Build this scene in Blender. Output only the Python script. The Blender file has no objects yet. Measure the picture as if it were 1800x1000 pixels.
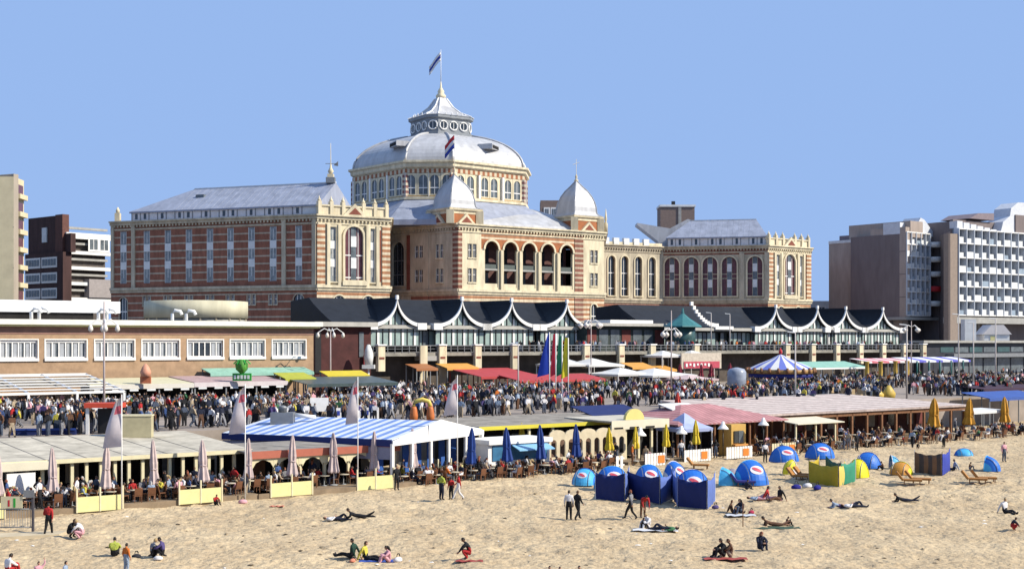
import bpy, bmesh, math, random
from mathutils import Matrix, Vector
R = math.radians; PI = math.pi
sc = bpy.context.scene
# ---------------- camera, sky, sun, exposure ----------------
FP = 2300.0; HY = 600.0; CH = 10.5           # focal length and horizon in photo pixels, eye height above the sand
cd = bpy.data.cameras.new('camera'); cam = bpy.data.objects.new('camera', cd); sc.collection.objects.link(cam)
cam.location = (0, 0, CH); cam.rotation_euler = (R(90), 0, 0)
cd.sensor_width = 36; cd.lens = 36*FP/1800; cd.shift_y = (HY-500)/1800
cd.clip_start = 1; cd.clip_end = 6000
sc.camera = cam
SUN_AZ = R(13); SUN_EL = R(37)               # azimuth measured from +X towards the camera
sdir = Vector((math.cos(SUN_AZ)*math.cos(SUN_EL), -math.sin(SUN_AZ)*math.cos(SUN_EL), math.sin(SUN_EL)))
w = bpy.data.worlds.new("World"); sc.world = w; w.use_nodes = True
nt = w.node_tree; nt.nodes.clear()
sky = nt.nodes.new('ShaderNodeTexSky'); sky.sky_type = 'NISHITA'; sky.sun_disc = False
sky.sun_elevation = SUN_EL; sky.sun_rotation = R(90)+SUN_AZ; sky.air_density = 1.0; sky.ozone_density = 2.0
bg1 = nt.nodes.new('ShaderNodeBackground'); bg1.inputs[1].default_value = 0.05
bg2 = nt.nodes.new('ShaderNodeBackground'); bg2.inputs[0].default_value = (0.318, 0.494, 0.872, 1); bg2.inputs[1].default_value = 0.715
mx = nt.nodes.new('ShaderNodeMixShader'); mx.inputs[0].default_value = 0.90
wo = nt.nodes.new('ShaderNodeOutputWorld')
nt.links.new(sky.outputs[0], bg1.inputs[0]); nt.links.new(bg1.outputs[0], mx.inputs[1]); nt.links.new(bg2.outputs[0], mx.inputs[2]); nt.links.new(mx.outputs[0], wo.inputs[0])
sl = bpy.data.lights.new('sun', 'SUN'); sl.energy = 5.0; sl.angle = R(0.5); sl.color = (1.0, 0.93, 0.80)
so = bpy.data.objects.new('sun', sl); sc.collection.objects.link(so); so.rotation_euler = sdir.to_track_quat('Z', 'Y').to_euler()
sc.view_settings.view_transform = 'Standard'; sc.view_settings.look = 'None'; sc.view_settings.gamma = 1
sc.view_settings.exposure = 0.55
# ---------------- helpers ----------------
rnd = random.Random(7)
COL = sc.collection
def lin(c): return tuple(((v/255)/12.92 if v/255 <= .04045 else ((v/255+.055)/1.055)**2.4) for v in c)
MATS = {}; ALB = .79      # overall reflectance level of the painted and built surfaces
def mat(name, col, rough=.7, var=.25, scale=1.2, metal=0.0, bump=0.0, bscale=8, spec=.3, col2=None, streak=False):
    if name in MATS: return MATS[name]
    col = tuple(v*ALB for v in col); m = bpy.data.materials.new(name); m.use_nodes = True; t = m.node_tree; b = t.nodes['Principled BSDF']
    b.inputs['Roughness'].default_value = rough; b.inputs['Metallic'].default_value = metal
    b.inputs['Specular IOR Level'].default_value = spec
    tc = t.nodes.new('ShaderNodeTexCoord'); n = t.nodes.new('ShaderNodeTexNoise'); n.inputs['Scale'].default_value = scale; n.inputs['Detail'].default_value = 6; n.inputs['Roughness'].default_value = .65
    mp = t.nodes.new('ShaderNodeMapping'); mp.inputs['Scale'].default_value = (1, 1, .22) if streak else (1, 1, 1)
    t.links.new(tc.outputs['Object'], mp.inputs['Vector']); t.links.new(mp.outputs[0], n.inputs['Vector'])
    r = t.nodes.new('ShaderNodeValToRGB'); r.color_ramp.elements[0].position = .3; r.color_ramp.elements[1].position = .7
    c2 = col2 or tuple(v*(1-var) for v in col)
    r.color_ramp.elements[0].color = (*c2, 1); r.color_ramp.elements[1].color = (*[min(1, v*(1+var*.35)) for v in col], 1)
    t.links.new(n.outputs['Fac'], r.inputs[0]); t.links.new(r.outputs[0], b.inputs['Base Color'])
    if bump:
        n2 = t.nodes.new('ShaderNodeTexNoise'); n2.inputs['Scale'].default_value = bscale; n2.inputs['Detail'].default_value = 4
        t.links.new(tc.outputs['Object'], n2.inputs['Vector'])
        bu = t.nodes.new('ShaderNodeBump'); bu.inputs['Strength'].default_value = bump; bu.inputs['Distance'].default_value = .1
        t.links.new(n2.outputs['Fac'], bu.inputs['Height']); t.links.new(bu.outputs[0], b.inputs['Normal'])
    MATS[name] = m; return m
def band(name, ca, cb, period, frac, axis='Z', phase=0.0, rough=.8, var=.3, nscale=1.0, vec=None):
    """two colours in stripes along one axis (courses of stone in brick, woven stripes)"""
    if name in MATS: return MATS[name]
    ca, cb = tuple(v*ALB for v in ca), tuple(v*ALB for v in cb); m = bpy.data.materials.new(name); m.use_nodes = True; t = m.node_tree; b = t.nodes['Principled BSDF']
    b.inputs['Roughness'].default_value = rough; b.inputs['Specular IOR Level'].default_value = .2
    tc = t.nodes.new('ShaderNodeTexCoord'); sx = t.nodes.new('ShaderNodeSeparateXYZ'); t.links.new(tc.outputs['Object'], sx.inputs[0])
    src = sx.outputs[axis]
    ma = t.nodes.new('ShaderNodeMath'); ma.operation = 'ADD'; ma.inputs[1].default_value = phase+1000*period; t.links.new(src, ma.inputs[0])
    mm = t.nodes.new('ShaderNodeMath'); mm.operation = 'MODULO'; mm.inputs[1].default_value = period; t.links.new(ma.outputs[0], mm.inputs[0])
    lt = t.nodes.new('ShaderNodeMath'); lt.operation = 'LESS_THAN'; lt.inputs[1].default_value = period*frac; t.links.new(mm.outputs[0], lt.inputs[0])
    n = t.nodes.new('ShaderNodeTexNoise'); n.inputs['Scale'].default_value = nscale; n.inputs['Detail'].default_value = 8; n.inputs['Roughness'].default_value = .7
    mp = t.nodes.new('ShaderNodeMapping'); mp.inputs['Scale'].default_value = (1, 1, .3 if axis == 'Z' else 1)
    t.links.new(tc.outputs['Object'], mp.inputs['Vector']); t.links.new(mp.outputs[0], n.inputs['Vector'])
    mix = t.nodes.new('ShaderNodeMix'); mix.data_type = 'RGBA'; mix.inputs['A'].default_value = (*ca, 1); mix.inputs['B'].default_value = (*cb, 1)
    t.links.new(lt.outputs[0], mix.inputs['Factor'])
    mr = t.nodes.new('ShaderNodeMapRange'); mr.inputs['From Min'].default_value = .3; mr.inputs['From Max'].default_value = .7; mr.inputs['To Min'].default_value = 1-var; mr.inputs['To Max'].default_value = 1+var*.5
    t.links.new(n.outputs['Fac'], mr.inputs['Value'])
    mu = t.nodes.new('ShaderNodeMix'); mu.data_type = 'RGBA'; mu.blend_type = 'MULTIPLY'; mu.inputs['Factor'].default_value = 1
    t.links.new(mix.outputs['Result'], mu.inputs['A']); t.links.new(mr.outputs[0], mu.inputs['B']); t.links.new(mu.outputs['Result'], b.inputs['Base Color'])
    MATS[name] = m; return m
def tag(o, label=None, cat=None, group=None, kind=None):
    if label: o['label'] = label
    if cat: o['category'] = cat
    if group: o['group'] = group
    if kind: o['kind'] = kind
    return o
MW = {}
def thing(name, label, cat, loc=(0, 0, 0), rz=0.0, group=None):
    o = bpy.data.objects.new(name, None); COL.objects.link(o); o.empty_display_size = .3
    o.location = loc; o.rotation_euler = (0, 0, rz); tag(o, label, cat, group)
    MW[o.name] = Matrix.Translation(loc) @ Matrix.Rotation(rz, 4, 'Z'); return o
class Fr:
    """a vertical wall plane: p0 to p1 seen from the camera side, a = along, h = height, d = outwards"""
    def __init__(s, p0, p1):
        s.o = Vector((p0[0], p0[1], 0)); v = Vector((p1[0]-p0[0], p1[1]-p0[1], 0)); s.L = v.length; s.u = v.normalized(); s.w = Vector((s.u.y, -s.u.x, 0))
    def P(s, a, h, d): return s.o + s.u*a + s.w*d + Vector((0, 0, h))
    def ax(s, px):
        m = (px-900)/FP; # ray x = m*y
        return (m*s.o.y-s.o.x)/(s.u.x-m*s.u.y)
    def D(s, a): return (s.o+s.u*a).y
class MB:
    def __init__(s, world=False): s.v = []; s.f = []; s.m = []; s.mats = []; s.world = world; s.sm = []
    def mi(s, m):
        if m not in s.mats: s.mats.append(m)
        return s.mats.index(m)
    def add(s, vs, fs, m, smooth=False):
        k = len(s.v); s.v += [tuple(p) for p in vs]; i = s.mi(m)
        for f in fs: s.f.append([k+q for q in f]); s.m.append(i); s.sm.append(smooth)
        return s
    def box(s, x0, x1, y0, y1, z0, z1, m, rot=None, tilt=None):
        vs = [Vector((x, y, z)) for z in (z0, z1) for x, y in ((x0, y0), (x1, y0), (x1, y1), (x0, y1))]
        if rot is not None:
            c = Vector(((x0+x1)/2, (y0+y1)/2, (z0+z1)/2)); vs = [c + rot @ (p-c) for p in vs]
        return s.add(vs, [(3, 2, 1, 0), (4, 5, 6, 7), (0, 1, 5, 4), (1, 2, 6, 5), (2, 3, 7, 6), (3, 0, 4, 7)], m)
    def fb(s, F, a0, a1, h0, h1, d0, d1, m):
        vs = [F.P(a, h, d) for h in (h0, h1) for a, d in ((a0, d1), (a1, d1), (a1, d0), (a0, d0))]
        return s.add(vs, [(3, 2, 1, 0), (4, 5, 6, 7), (0, 1, 5, 4), (1, 2, 6, 5), (2, 3, 7, 6), (3, 0, 4, 7)], m)
    def fpoly(s, F, pts, d0, d1, m):
        n = len(pts); vs = [F.P(a, h, d1) for a, h in pts]+[F.P(a, h, d0) for a, h in pts]
        fs = [tuple(range(n)), tuple(range(2*n-1, n-1, -1))]+[(i, i+n, (i+1) % n+n, (i+1) % n) for i in range(n)]
        return s.add(vs, fs, m)
    def tube(s, pts, r, m, n=6, r1=None, cap=True):
        pts = [Vector(p) for p in pts]; k = len(pts); vs = []; 
        for i, p in enumerate(pts):
            d = (pts[min(i+1, k-1)]-pts[max(i-1, 0)]).normalized()
            a = d.cross(Vector((0, 0, 1)) if abs(d.z) < .9 else Vector((1, 0, 0))).normalized(); b = d.cross(a)
            rr = r if r1 is None else r+(r1-r)*i/(k-1)
            if isinstance(r, (list, tuple)): rr = r[i]
            for j in range(n): vs.append(p+(a*math.cos(2*PI*j/n)+b*math.sin(2*PI*j/n))*rr)
        fs = [(i*n+j, i*n+(j+1) % n, (i+1)*n+(j+1) % n, (i+1)*n+j) for i in range(k-1) for j in range(n)]
        if cap: fs += [tuple(range(n-1, -1, -1)), tuple(range((k-1)*n, k*n))]
        return s.add(vs, fs, m, n > 5)
    def lathe(s, prof, m, n=12, c=(0, 0), fold=0, nf=0, squash=(1, 1), smooth=True, a0=0.0):
        vs = []
        for r, z in prof:
            for j in range(n):
                a = 2*PI*j/n+a0; q = r*(1+fold*(1 if j % 2 else -1)) if fold else r
                vs.append((c[0]+q*math.cos(a)*squash[0], c[1]+q*math.sin(a)*squash[1], z))
        k = len(prof); fs = [(i*n+j, i*n+(j+1) % n, (i+1)*n+(j+1) % n, (i+1)*n+j) for i in range(k-1) for j in range(n)]
        fs += [tuple(range(n-1, -1, -1)), tuple(range((k-1)*n, k*n))]
        return s.add(vs, fs, m, smooth)
    def loft(s, rings, m, cap=True, smooth=False):
        n = len(rings[0]); vs = [p for r in rings for p in r]; k = len(rings)
        fs = [(i*n+j, i*n+(j+1) % n, (i+1)*n+(j+1) % n, (i+1)*n+j) for i in range(k-1) for j in range(n)]
        if cap: fs += [tuple(range(n-1, -1, -1)), tuple(range((k-1)*n, k*n))]
        return s.add(vs, fs, m, smooth)
    def wall(s, F, a0, a1, h0, h1, d0, d1, m, ops, rim=None, rimd=.18, rimw=.35, sill=True):
        """wall from a0 to a1 with openings [(centre, width, bottom, top, arched)], real holes with reveals and an optional raised surround"""
        ops = sorted(ops); x = a0
        for c, wd, b, t, arch in ops:
            l, r = c-wd/2, c+wd/2
            if l > x+1e-4: s.fb(F, x, l, h0, h1, d0, d1, m)
            if b > h0+1e-4: s.fb(F, l, r, h0, b, d0, d1, m)
            rad = wd/2 if arch else 0; sp = t-rad; N = 10
            if arch:
                pts = [(c-rad*math.cos(PI*k/N), sp+rad*math.sin(PI*k/N)) for k in range(N+1)]
            else: pts = [(l, t), (r, t)]
            for (pa, pz), (qa, qz) in zip(pts, pts[1:]):
                vs = [F.P(pa, pz, d1), F.P(qa, qz, d1), F.P(qa, h1, d1), F.P(pa, h1, d1), F.P(pa, pz, d0), F.P(qa, qz, d0), F.P(qa, h1, d0), F.P(pa, h1, d0)]
                s.add(vs, [(0, 1, 2, 3), (4, 7, 6, 5), (1, 0, 4, 5), (2, 6, 7, 3)], m)
            if rim:
                q = rimw
                s.fb(F, l-q, l-.003, b, sp, d1-.1, d1+rimd, rim); s.fb(F, r+.003, r+q, b, sp, d1-.1, d1+rimd, rim)
                if arch:
                    for k in range(N):
                        A, B = PI*k/N, PI*(k+1)/N
                        pp = [(c-(rad+e)*math.cos(g), sp+(rad+e)*math.sin(g)) for g, e in ((A, .003), (A, q), (B, q), (B, .003))]
                        s.fpoly(F, pp[::-1], d1-.1, d1+rimd, rim)
                else: s.fb(F, l-q, r+q, t+.003, t+q, d1-.1, d1+rimd, rim)
                if sill: s.fb(F, l-q, r+q, b-.3, b-.003, d1-.1, d1+rimd+.12, rim)
            x = r
        if a1 > x+1e-4: s.fb(F, x, a1, h0, h1, d0, d1, m)
        return s
    def mesh(s, name, parent=None):
        me = bpy.data.meshes.new(name); vs = s.v
        if s.world and parent is not None:
            iv = MW[parent.name].inverted(); vs = [tuple(iv @ Vector(p)) for p in vs]
        me.from_pydata(vs, [], s.f)
        for m in s.mats: me.materials.append(m)
        me.polygons.foreach_set('material_index', s.m); me.polygons.foreach_set('use_smooth', s.sm); me.update(); return me
    def build(s, name, parent=None, **k):
        p = parent
        while s.world and p is not None and p.name not in MW: p = p.parent
        o = bpy.data.objects.new(name, s.mesh(name, p)); COL.objects.link(o); o.parent = parent
        if k: tag(o, **k)
        return o
def kids(o): return [c for c in KID.get(o.name, [])]
def copy_tree(o, parent=None):
    c = o.copy(); COL.objects.link(c); c.parent = parent
    for ch in list(o.children): copy_tree(ch, c)
    return c
def place(o, loc, rz=0.0, scale=1.0, label=None, group=None):
    o.location = loc; o.rotation_euler = (0, 0, rz); o.scale = (scale,)*3 if not isinstance(scale, tuple) else scale
    if label: o['label'] = label
    if group: o['group'] = group
    return o
# coast frame: s runs along the beach front, t away from the sea
U = Vector((.8, .6)); N_ = Vector((-.6, .8)); A = math.atan2(.6, .8)
def st(s, t, z=0.0): return (-25.6+.8*s-.6*t, 81+.6*s+.8*t, z)
def Dt(x, t): return (t+80.16)/(.8-.6*(x-900)/FP)
def sx(x, t):
    m = (x-900)/FP; D = Dt(x, t); return .8*(m*D+25.6)+.6*(D-81)
def zy(x, t, y): return CH+(HY-y)/FP*Dt(x, t)
def G(x, y, z=0.0):
    D = (CH-z)*FP/(y-HY); return ((x-900)/FP*D, D, z)
def XD(x, D): return ((x-900)/FP*D, D)
# ---------------- materials ----------------
brick = mat('red_brick', (.27, .085, .055), .85, .35, .8)
bandb = band('banded_brick', (.33, .135, .085), (.52, .42, .31), 1.72, .2, var=.4)
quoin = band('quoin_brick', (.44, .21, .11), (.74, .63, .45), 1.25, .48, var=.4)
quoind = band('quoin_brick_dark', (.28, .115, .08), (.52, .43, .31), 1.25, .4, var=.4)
stone = mat('sandstone', (.60, .52, .38), .85, .42, .7, streak=True)  # darker copy of the stone, shade of the unlit facades put into the colour
stone2 = mat('pale_sandstone', (.80, .70, .49), .85, .38, .7, streak=True)  # lighter copy of the same stone, coloured for the sunlit faces and trim
white = mat('white_paint', (.92, .90, .86), .5, .12, 2)
cream = mat('cream_paint', (.76, .68, .44), .6, .15, 2)
yel = mat('pale_yellow_board', (.78, .72, .34), .6, .12, 2)
roofm = mat('grey_zinc_roof', (.37, .40, .49), .5, .3, .5, metal=.1, streak=True)
domem = mat('dome_zinc', (.56, .56, .57), .45, .28, .5, metal=.12, streak=True)
glassd = mat('dark_window_glass', (.035, .045, .055), .12, .5, .6, spec=.8)
glassb = mat('blue_grey_glass', (.15, .175, .19), .25, .5, .8, spec=.45)
curtain = mat('white_window_panel', (.80, .81, .80), .6, .2, .7)
darkv = mat('dark_interior', (.02, .018, .018), .9, .5, 1)  # near-black colour stands for the shade inside rooms and openings
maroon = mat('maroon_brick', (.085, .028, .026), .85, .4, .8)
navyroof = mat('navy_slate_roof', (.014, .017, .024), .7, .35, .7, bump=.2, bscale=3)
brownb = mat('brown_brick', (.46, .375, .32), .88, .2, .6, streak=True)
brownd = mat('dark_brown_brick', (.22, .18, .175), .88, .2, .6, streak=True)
concrete = mat('concrete', (.42, .41, .38), .85, .25, .6)
asph = mat('promenade_paving', (.36, .30, .25), .85, .3, .5)
greyc = mat('grey_metal', (.28, .29, .30), .5, .2, 2, metal=.3)
wood = mat('weathered_wood', (.26, .12, .055), .7, .35, 3)
black = mat('black_metal', (.02, .02, .022), .5, .3, 3)
# ---------------- ground ----------------
mb = MB(); mb.add([(-3000, -200, -.6), (3000, -200, -.6), (3000, 5000, -.6), (-3000, 5000, -.6)], [(0, 1, 2, 3)], mat('bare_ground', (.40, .32, .22), .9, .3, .05))
mb.build('ground', kind='structure')
def sand_material():
    m = bpy.data.materials.new('beach_sand'); m.use_nodes = True; t = m.node_tree; b = t.nodes['Principled BSDF']; b.inputs['Roughness'].default_value = .95; b.inputs['Specular IOR Level'].default_value = .1
    tc = t.nodes.new('ShaderNodeTexCoord')
    n1 = t.nodes.new('ShaderNodeTexNoise'); n1.inputs['Scale'].default_value = .16; n1.inputs['Detail'].default_value = 5
    n2 = t.nodes.new('ShaderNodeTexNoise'); n2.inputs['Scale'].default_value = 2.3; n2.inputs['Detail'].default_value = 7; n2.inputs['Roughness'].default_value = .7
    for n in (n1, n2): t.links.new(tc.outputs['Object'], n.inputs['Vector'])
    r1 = t.nodes.new('ShaderNodeValToRGB'); r1.color_ramp.elements[0].position = .35; r1.color_ramp.elements[1].position = .65
    r1.color_ramp.elements[0].color = (.43, .33, .205, 1); r1.color_ramp.elements[1].color = (.52, .41, .26, 1)
    r2 = t.nodes.new('ShaderNodeValToRGB'); r2.color_ramp.elements[0].position = .33; r2.color_ramp.elements[1].position = .58
    r2.color_ramp.elements[0].color = (.68, .66, .66, 1); r2.color_ramp.elements[1].color = (1, 1, 1, 1)
    mu = t.nodes.new('ShaderNodeMix'); mu.data_type = 'RGBA'; mu.blend_type = 'MULTIPLY'; mu.inputs['Factor'].default_value = 1
    t.links.new(n1.outputs['Fac'], r1.inputs[0]); t.links.new(n2.outputs['Fac'], r2.inputs[0])
    t.links.new(r1.outputs[0], mu.inputs['A']); t.links.new(r2.outputs[0], mu.inputs['B']); t.links.new(mu.outputs['Result'], b.inputs['Base Color'])
    n3 = t.nodes.new('ShaderNodeTexNoise'); n3.inputs['Scale'].default_value = 3.2; n3.inputs['Detail'].default_value = 3
    t.links.new(tc.outputs['Object'], n3.inputs['Vector'])
    bu = t.nodes.new('ShaderNodeBump'); bu.inputs['Strength'].default_value = .9; bu.inputs['Distance'].default_value = .16
    t.links.new(n3.outputs['Fac'], bu.inputs['Height']); t.links.new(bu.outputs[0], b.inputs['Normal'])
    return m
import numpy as np
def vnoise(x, y, seed):
    xi = np.floor(x).astype(np.int64); yi = np.floor(y).astype(np.int64); fx = x-xi; fy = y-yi
    def h(a, b):
        q = (a*374761393+b*668265263+seed*1442695041) & 0xffffffff; q = ((q ^ (q >> 13))*1274126177) & 0xffffffff; return ((q ^ (q >> 16)) & 0xffff)/65535.0
    sx_ = fx*fx*(3-2*fx); sy_ = fy*fy*(3-2*fy)
    return (h(xi, yi)*(1-sx_)+h(xi+1, yi)*sx_)*(1-sy_)+(h(xi, yi+1)*(1-sx_)+h(xi+1, yi+1)*sx_)*sy_
def sandz(x, y):
    X = np.array([float(x)]); Y = np.array([float(y)]); return float((.10*(vnoise(X*.12, Y*.12, 1)-.5)+.16*(vnoise(X*.7, Y*.7, 2)-.5)+.13*(vnoise(X*1.7, Y*1.7, 3)-.5))[0])
def sand():
    d = .22; xs = np.arange(-45, 95, d); ys = np.concatenate([np.arange(45, 110, d), np.arange(110, 185, d*2)])
    X, Y = np.meshgrid(xs, ys); Z = .10*(vnoise(X*.12, Y*.12, 1)-.5)+.16*(vnoise(X*.7, Y*.7, 2)-.5)+.13*(vnoise(X*1.7, Y*1.7, 3)-.5)
    dm = vnoise(X*1.15+3, Y*1.15, 4); Z -= .12*np.clip((dm-.68)/.3, 0, 1); tr = vnoise(X*2.9, Y*2.9, 6); Z -= .13*np.clip((tr-.62)/.3, 0, 1)*(.35+vnoise(X*.09, Y*.14, 7))
    Z += -.0
    n, k = X.shape; vs = np.stack([X, Y, Z], -1).reshape(-1, 3)
    idx = np.arange(n*k).reshape(n, k); f = np.stack([idx[:-1, :-1], idx[:-1, 1:], idx[1:, 1:], idx[1:, :-1]], -1).reshape(-1, 4)
    me = bpy.data.meshes.new('sand'); me.vertices.add(len(vs)); me.vertices.foreach_set('co', vs.ravel())
    me.loops.add(f.size); me.loops.foreach_set('vertex_index', f.ravel().astype(np.int32)); me.polygons.add(len(f))
    me.polygons.foreach_set('loop_start', np.arange(0, f.size, 4, dtype=np.int32)); me.polygons.foreach_set('loop_total', np.full(len(f), 4, dtype=np.int32))
    me.polygons.foreach_set('use_smooth', np.ones(len(f), bool)); me.update(); me.validate()
    me.materials.append(sand_material()); o = bpy.data.objects.new('sand', me); COL.objects.link(o); tag(o, kind='structure')
sand()
PT = 17.0; PZ = 3.5      # promenade starts at t=PT, height PZ
mb = MB(world=True); F = Fr(st(-60, PT), st(330, PT))
mb.fb(F, 0, 390, -.5, PZ, -95, 0, asph); mb.build('promenade', kind='structure')
mb = MB(world=True); F = Fr(st(-300, 93), st(700, 93)); mb.fb(F, 0, 1000, -.4, 9.0, -1500, 0, mat('street_paving', (.3, .28, .26), .9, .3, .1)); mb.build('street', kind='structure')
# ---------------- the grand hotel ----------------
Z = lambda h: h+CH
HC = (XD(760, 330)[0], 330, 9.0)
hotel = thing('palace_hotel', 'long brick and sandstone palace hotel with zinc dome, behind the glass restaurants', 'hotel', HC)
zc, zl = 28.3, 12.6
def crown(mb, F, a0, a1, cm=stone2):
    mb.fb(F, a0, a1, Z(zc-1.0), Z(zc-.35), -.2, .55, cm); mb.fb(F, a0, a1, Z(zc-.352), Z(zc), -.2, .95, cm)
    mb.fb(F, a0, a1, Z(zc-2.1), Z(zc-1.8), -.2, .2, cm)
    k = int((a1-a0)/.9)
    for i in range(k): mb.fb(F, a0+.2+i*.9, a0+.55+i*.9, Z(zc-1.5), Z(zc-1.003), -.1, .42, cm)
    mb.fb(F, a0, a1, Z(zl-.6), Z(zl), -.2, .6, cm); mb.fb(F, a0, a1, Z(zl-1.2), Z(zl-.603), -.2, .3, cm)
def strip_win(F, c, wd, b, t, d, name='window', n=3, parent=None):
    """tall strip of windows: glass panes between white spandrel panels"""
    m = MB(True); m.fb(F, c-wd/2, c+wd/2, b, t, d-.12, d, mat('pale_glass', (.30, .33, .34), .3, .5, .8, spec=.4)); H = (t-b)/n
    for i in range(n):
        if i: m.fb(F, c-wd/2, c+wd/2, b+H*i-.2*H, b+H*i+.24*H, d+.003, d+.14, mat('spandrel_white', (.80, .80, .78), .6, .15, .7))
        m.fb(F, c-.05, c+.05, b+H*i+.3*H, b+H*(i+1)-.14*H, d, d+.06, white)
    m.fb(F, c-wd/2, c-wd/2+.1, b, t, d, d+.1, white); m.fb(F, c+wd/2-.1, c+wd/2, b, t, d, d+.1, white)
    return m.build(name, parent or hotel)
def arch_glass(F, c, wd, b, t, d, rails, mull=1, gm=glassd, fm=white, name='window', strip=False, back=None):
    m = MB(True); rad = wd/2; sp = t-rad; N = 12
    pts = [(c+wd/2, b), (c+wd/2, sp)]+[(c+rad*math.cos(PI*k/N), sp+rad*math.sin(PI*k/N)) for k in range(1, N)]+[(c-wd/2, sp), (c-wd/2, b)]
    m.fpoly(F, pts, d-.15, d, gm)
    for r_ in rails: m.fb(F, c-wd/2, c+wd/2, r_-.12, r_+.12, d+.003, d+.1, fm)
    for i in range(mull):
        a = c-wd/2+wd*(i+1)/(mull+1); hh = sp+math.sqrt(max(0, rad*rad-(a-c)**2)); m.fb(F, a-.06, a+.06, b, hh-.05, d+.001, d+.08, fm)
    if strip:
        q = wd*.15; H = (t-b); m.fb(F, c-q, c+q, b, t-.2, d+.002, d+.12, glassb)
        for k in (.12, .52): m.fb(F, c-q, c+q, b+H*k+.1*H, b+H*k+.3*H, d+.003, d+.2, curtain)
    return m.build(name, hotel)
def pair(F, px, yb, yt, wl, gap=.3, w1=1.1, rim=stone2):
    """two narrow sashes side by side; returns openings"""
    a = F.ax(px); return [(a-w1/2-gap/2, w1, yb, yt, False), (a+w1/2+gap/2, w1, yb, yt, False)]
def sashes(F, ops, d=-.28):
    for c, wd, b, t, arch in ops:
        m = MB(True); m.fb(F, c-wd/2, c+wd/2, b, t, d-.1, d, glassd); mid = b+(t-b)*.55
        m.fb(F, c-wd/2, c+wd/2, mid-.06, mid+.06, d, d+.08, white); m.fb(F, c-.04, c+.04, b, t, d+.001, d+.07, white)
        m.fb(F, c-wd/2, c-wd/2+.09, b, t, d+.002, d+.09, white); m.fb(F, c+wd/2-.09, c+wd/2, b, t, d+.002, d+.09, white)
        m.build('window', hotel)
# left wing, side facade (in shade)
F1 = Fr(XD(195, 310), XD(557, 291)); L = F1.L; m = MB(True)
sa = [F1.ax(x) for x in (217, 258, 295, 332, 369, 405, 442, 480, 525)]
hi = [(a, 1.7, Z(13.6), Z(25.9), False) for a in sa]
m.wall(F1, 0, L, Z(zl), Z(zc), -.8, 0, bandb, hi)
lo = [(a+s_*.65, .75, Z(8.4), Z(10.6), False) for a in sa[1:8] for s_ in (-1, 1)]+[(sa[0], 2.2, Z(5), Z(10.3), True), (sa[8], 2.6, Z(5), Z(10.6), True)]
m.wall(F1, 0, L, Z(-2), Z(zl), -.8, 0, bandb, lo, rim=stone, rimw=.18, rimd=.1)
m.build('wall', hotel)
for a in sa: strip_win(F1, a, 1.7, Z(13.6), Z(25.9), -.15)
sashes(F1, [o for o in lo if not o[4]])
for o in lo[-2:]: arch_glass(F1, o[0], o[1], o[2], o[3], -.3, [Z(7)], 2)
m = MB(True); crown(m, F1, 0, L+.4, stone)
for x0, x1 in ((196, 201), (232, 238), (496, 503), (549, 556)): m.fb(F1, F1.ax(x0), F1.ax(x1), Z(zl), Z(zc-1.003), 0, .35, stone)
m.build('cornice', hotel)
def attic_roof(F, a0, a1, hipl, hipr, dep, ze, zr, nm, gabr=0):
    m = MB(True); m.fb(F, a0, a1, Z(zc-.3), Z(ze-.15), -2.5, -1.6, curtain)
    k = int((a1-a0)/2.4)
    for i in range(k):
        if (i*7) % 5 < 3: m.fb(F, a0+1+i*2.4, a0+1.7+i*2.4, Z(zc+.5), Z(ze-.5), -1.65, -1.55, glassd)
        m.fb(F, a0+i*2.4, a0+.18+i*2.4, Z(zc-.3), Z(ze-.15), -1.6, -1.5, greyc)
    m.build('attic', hotel)
    m = MB(True); e0, e1 = -1.2, -1.2-dep; r_ = (e0+e1)/2
    P = [F.P(a0-.4, Z(ze), e0), F.P(a1+.4, Z(ze), e0), F.P(a1+.4, Z(ze), e1), F.P(a0-.4, Z(ze), e1), F.P(a0-.4+hipl, Z(zr), r_), F.P(a1+.4-hipr, Z(zr), r_)]
    Q = [p-Vector((0, 0, .35)) for p in P[:4]]
    m.add(P+Q, [(0, 1, 5, 4), (2, 3, 4, 5), (3, 0, 4), (1, 2, 5), (0, 6, 7, 1), (1, 7, 8, 2), (2, 8, 9, 3), (3, 9, 6, 0), (9, 8, 7, 6)], roofm)
    n = int((a1-a0-hipl-hipr)/1.6)      # standing seams
    for i in range(n+1):
        a = a0+hipl+i*1.6
        m.tube([F.P(a, Z(ze)+.02, e0), F.P(a, Z(zr)+.02, r_)], .025, roofm, 4)
    m.fb(F, a0+hipl-.4, a1-hipr+.4, Z(zr-.1), Z(zr+.2), r_-.2, r_+.2, curtain)
    return m.build(nm, hotel), r_
rf, r_ = attic_roof(F1, F1.ax(224), F1.ax(553), 12.5, 0.2, 17, 30.6, 36.4, 'roof')
m = MB(True); a = F1.ax(318); m.fb(F1, a, a+2.2, Z(33.4), Z(34.6), -7.6, -6.0, glassb); m.build('skylight', rf)
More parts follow.
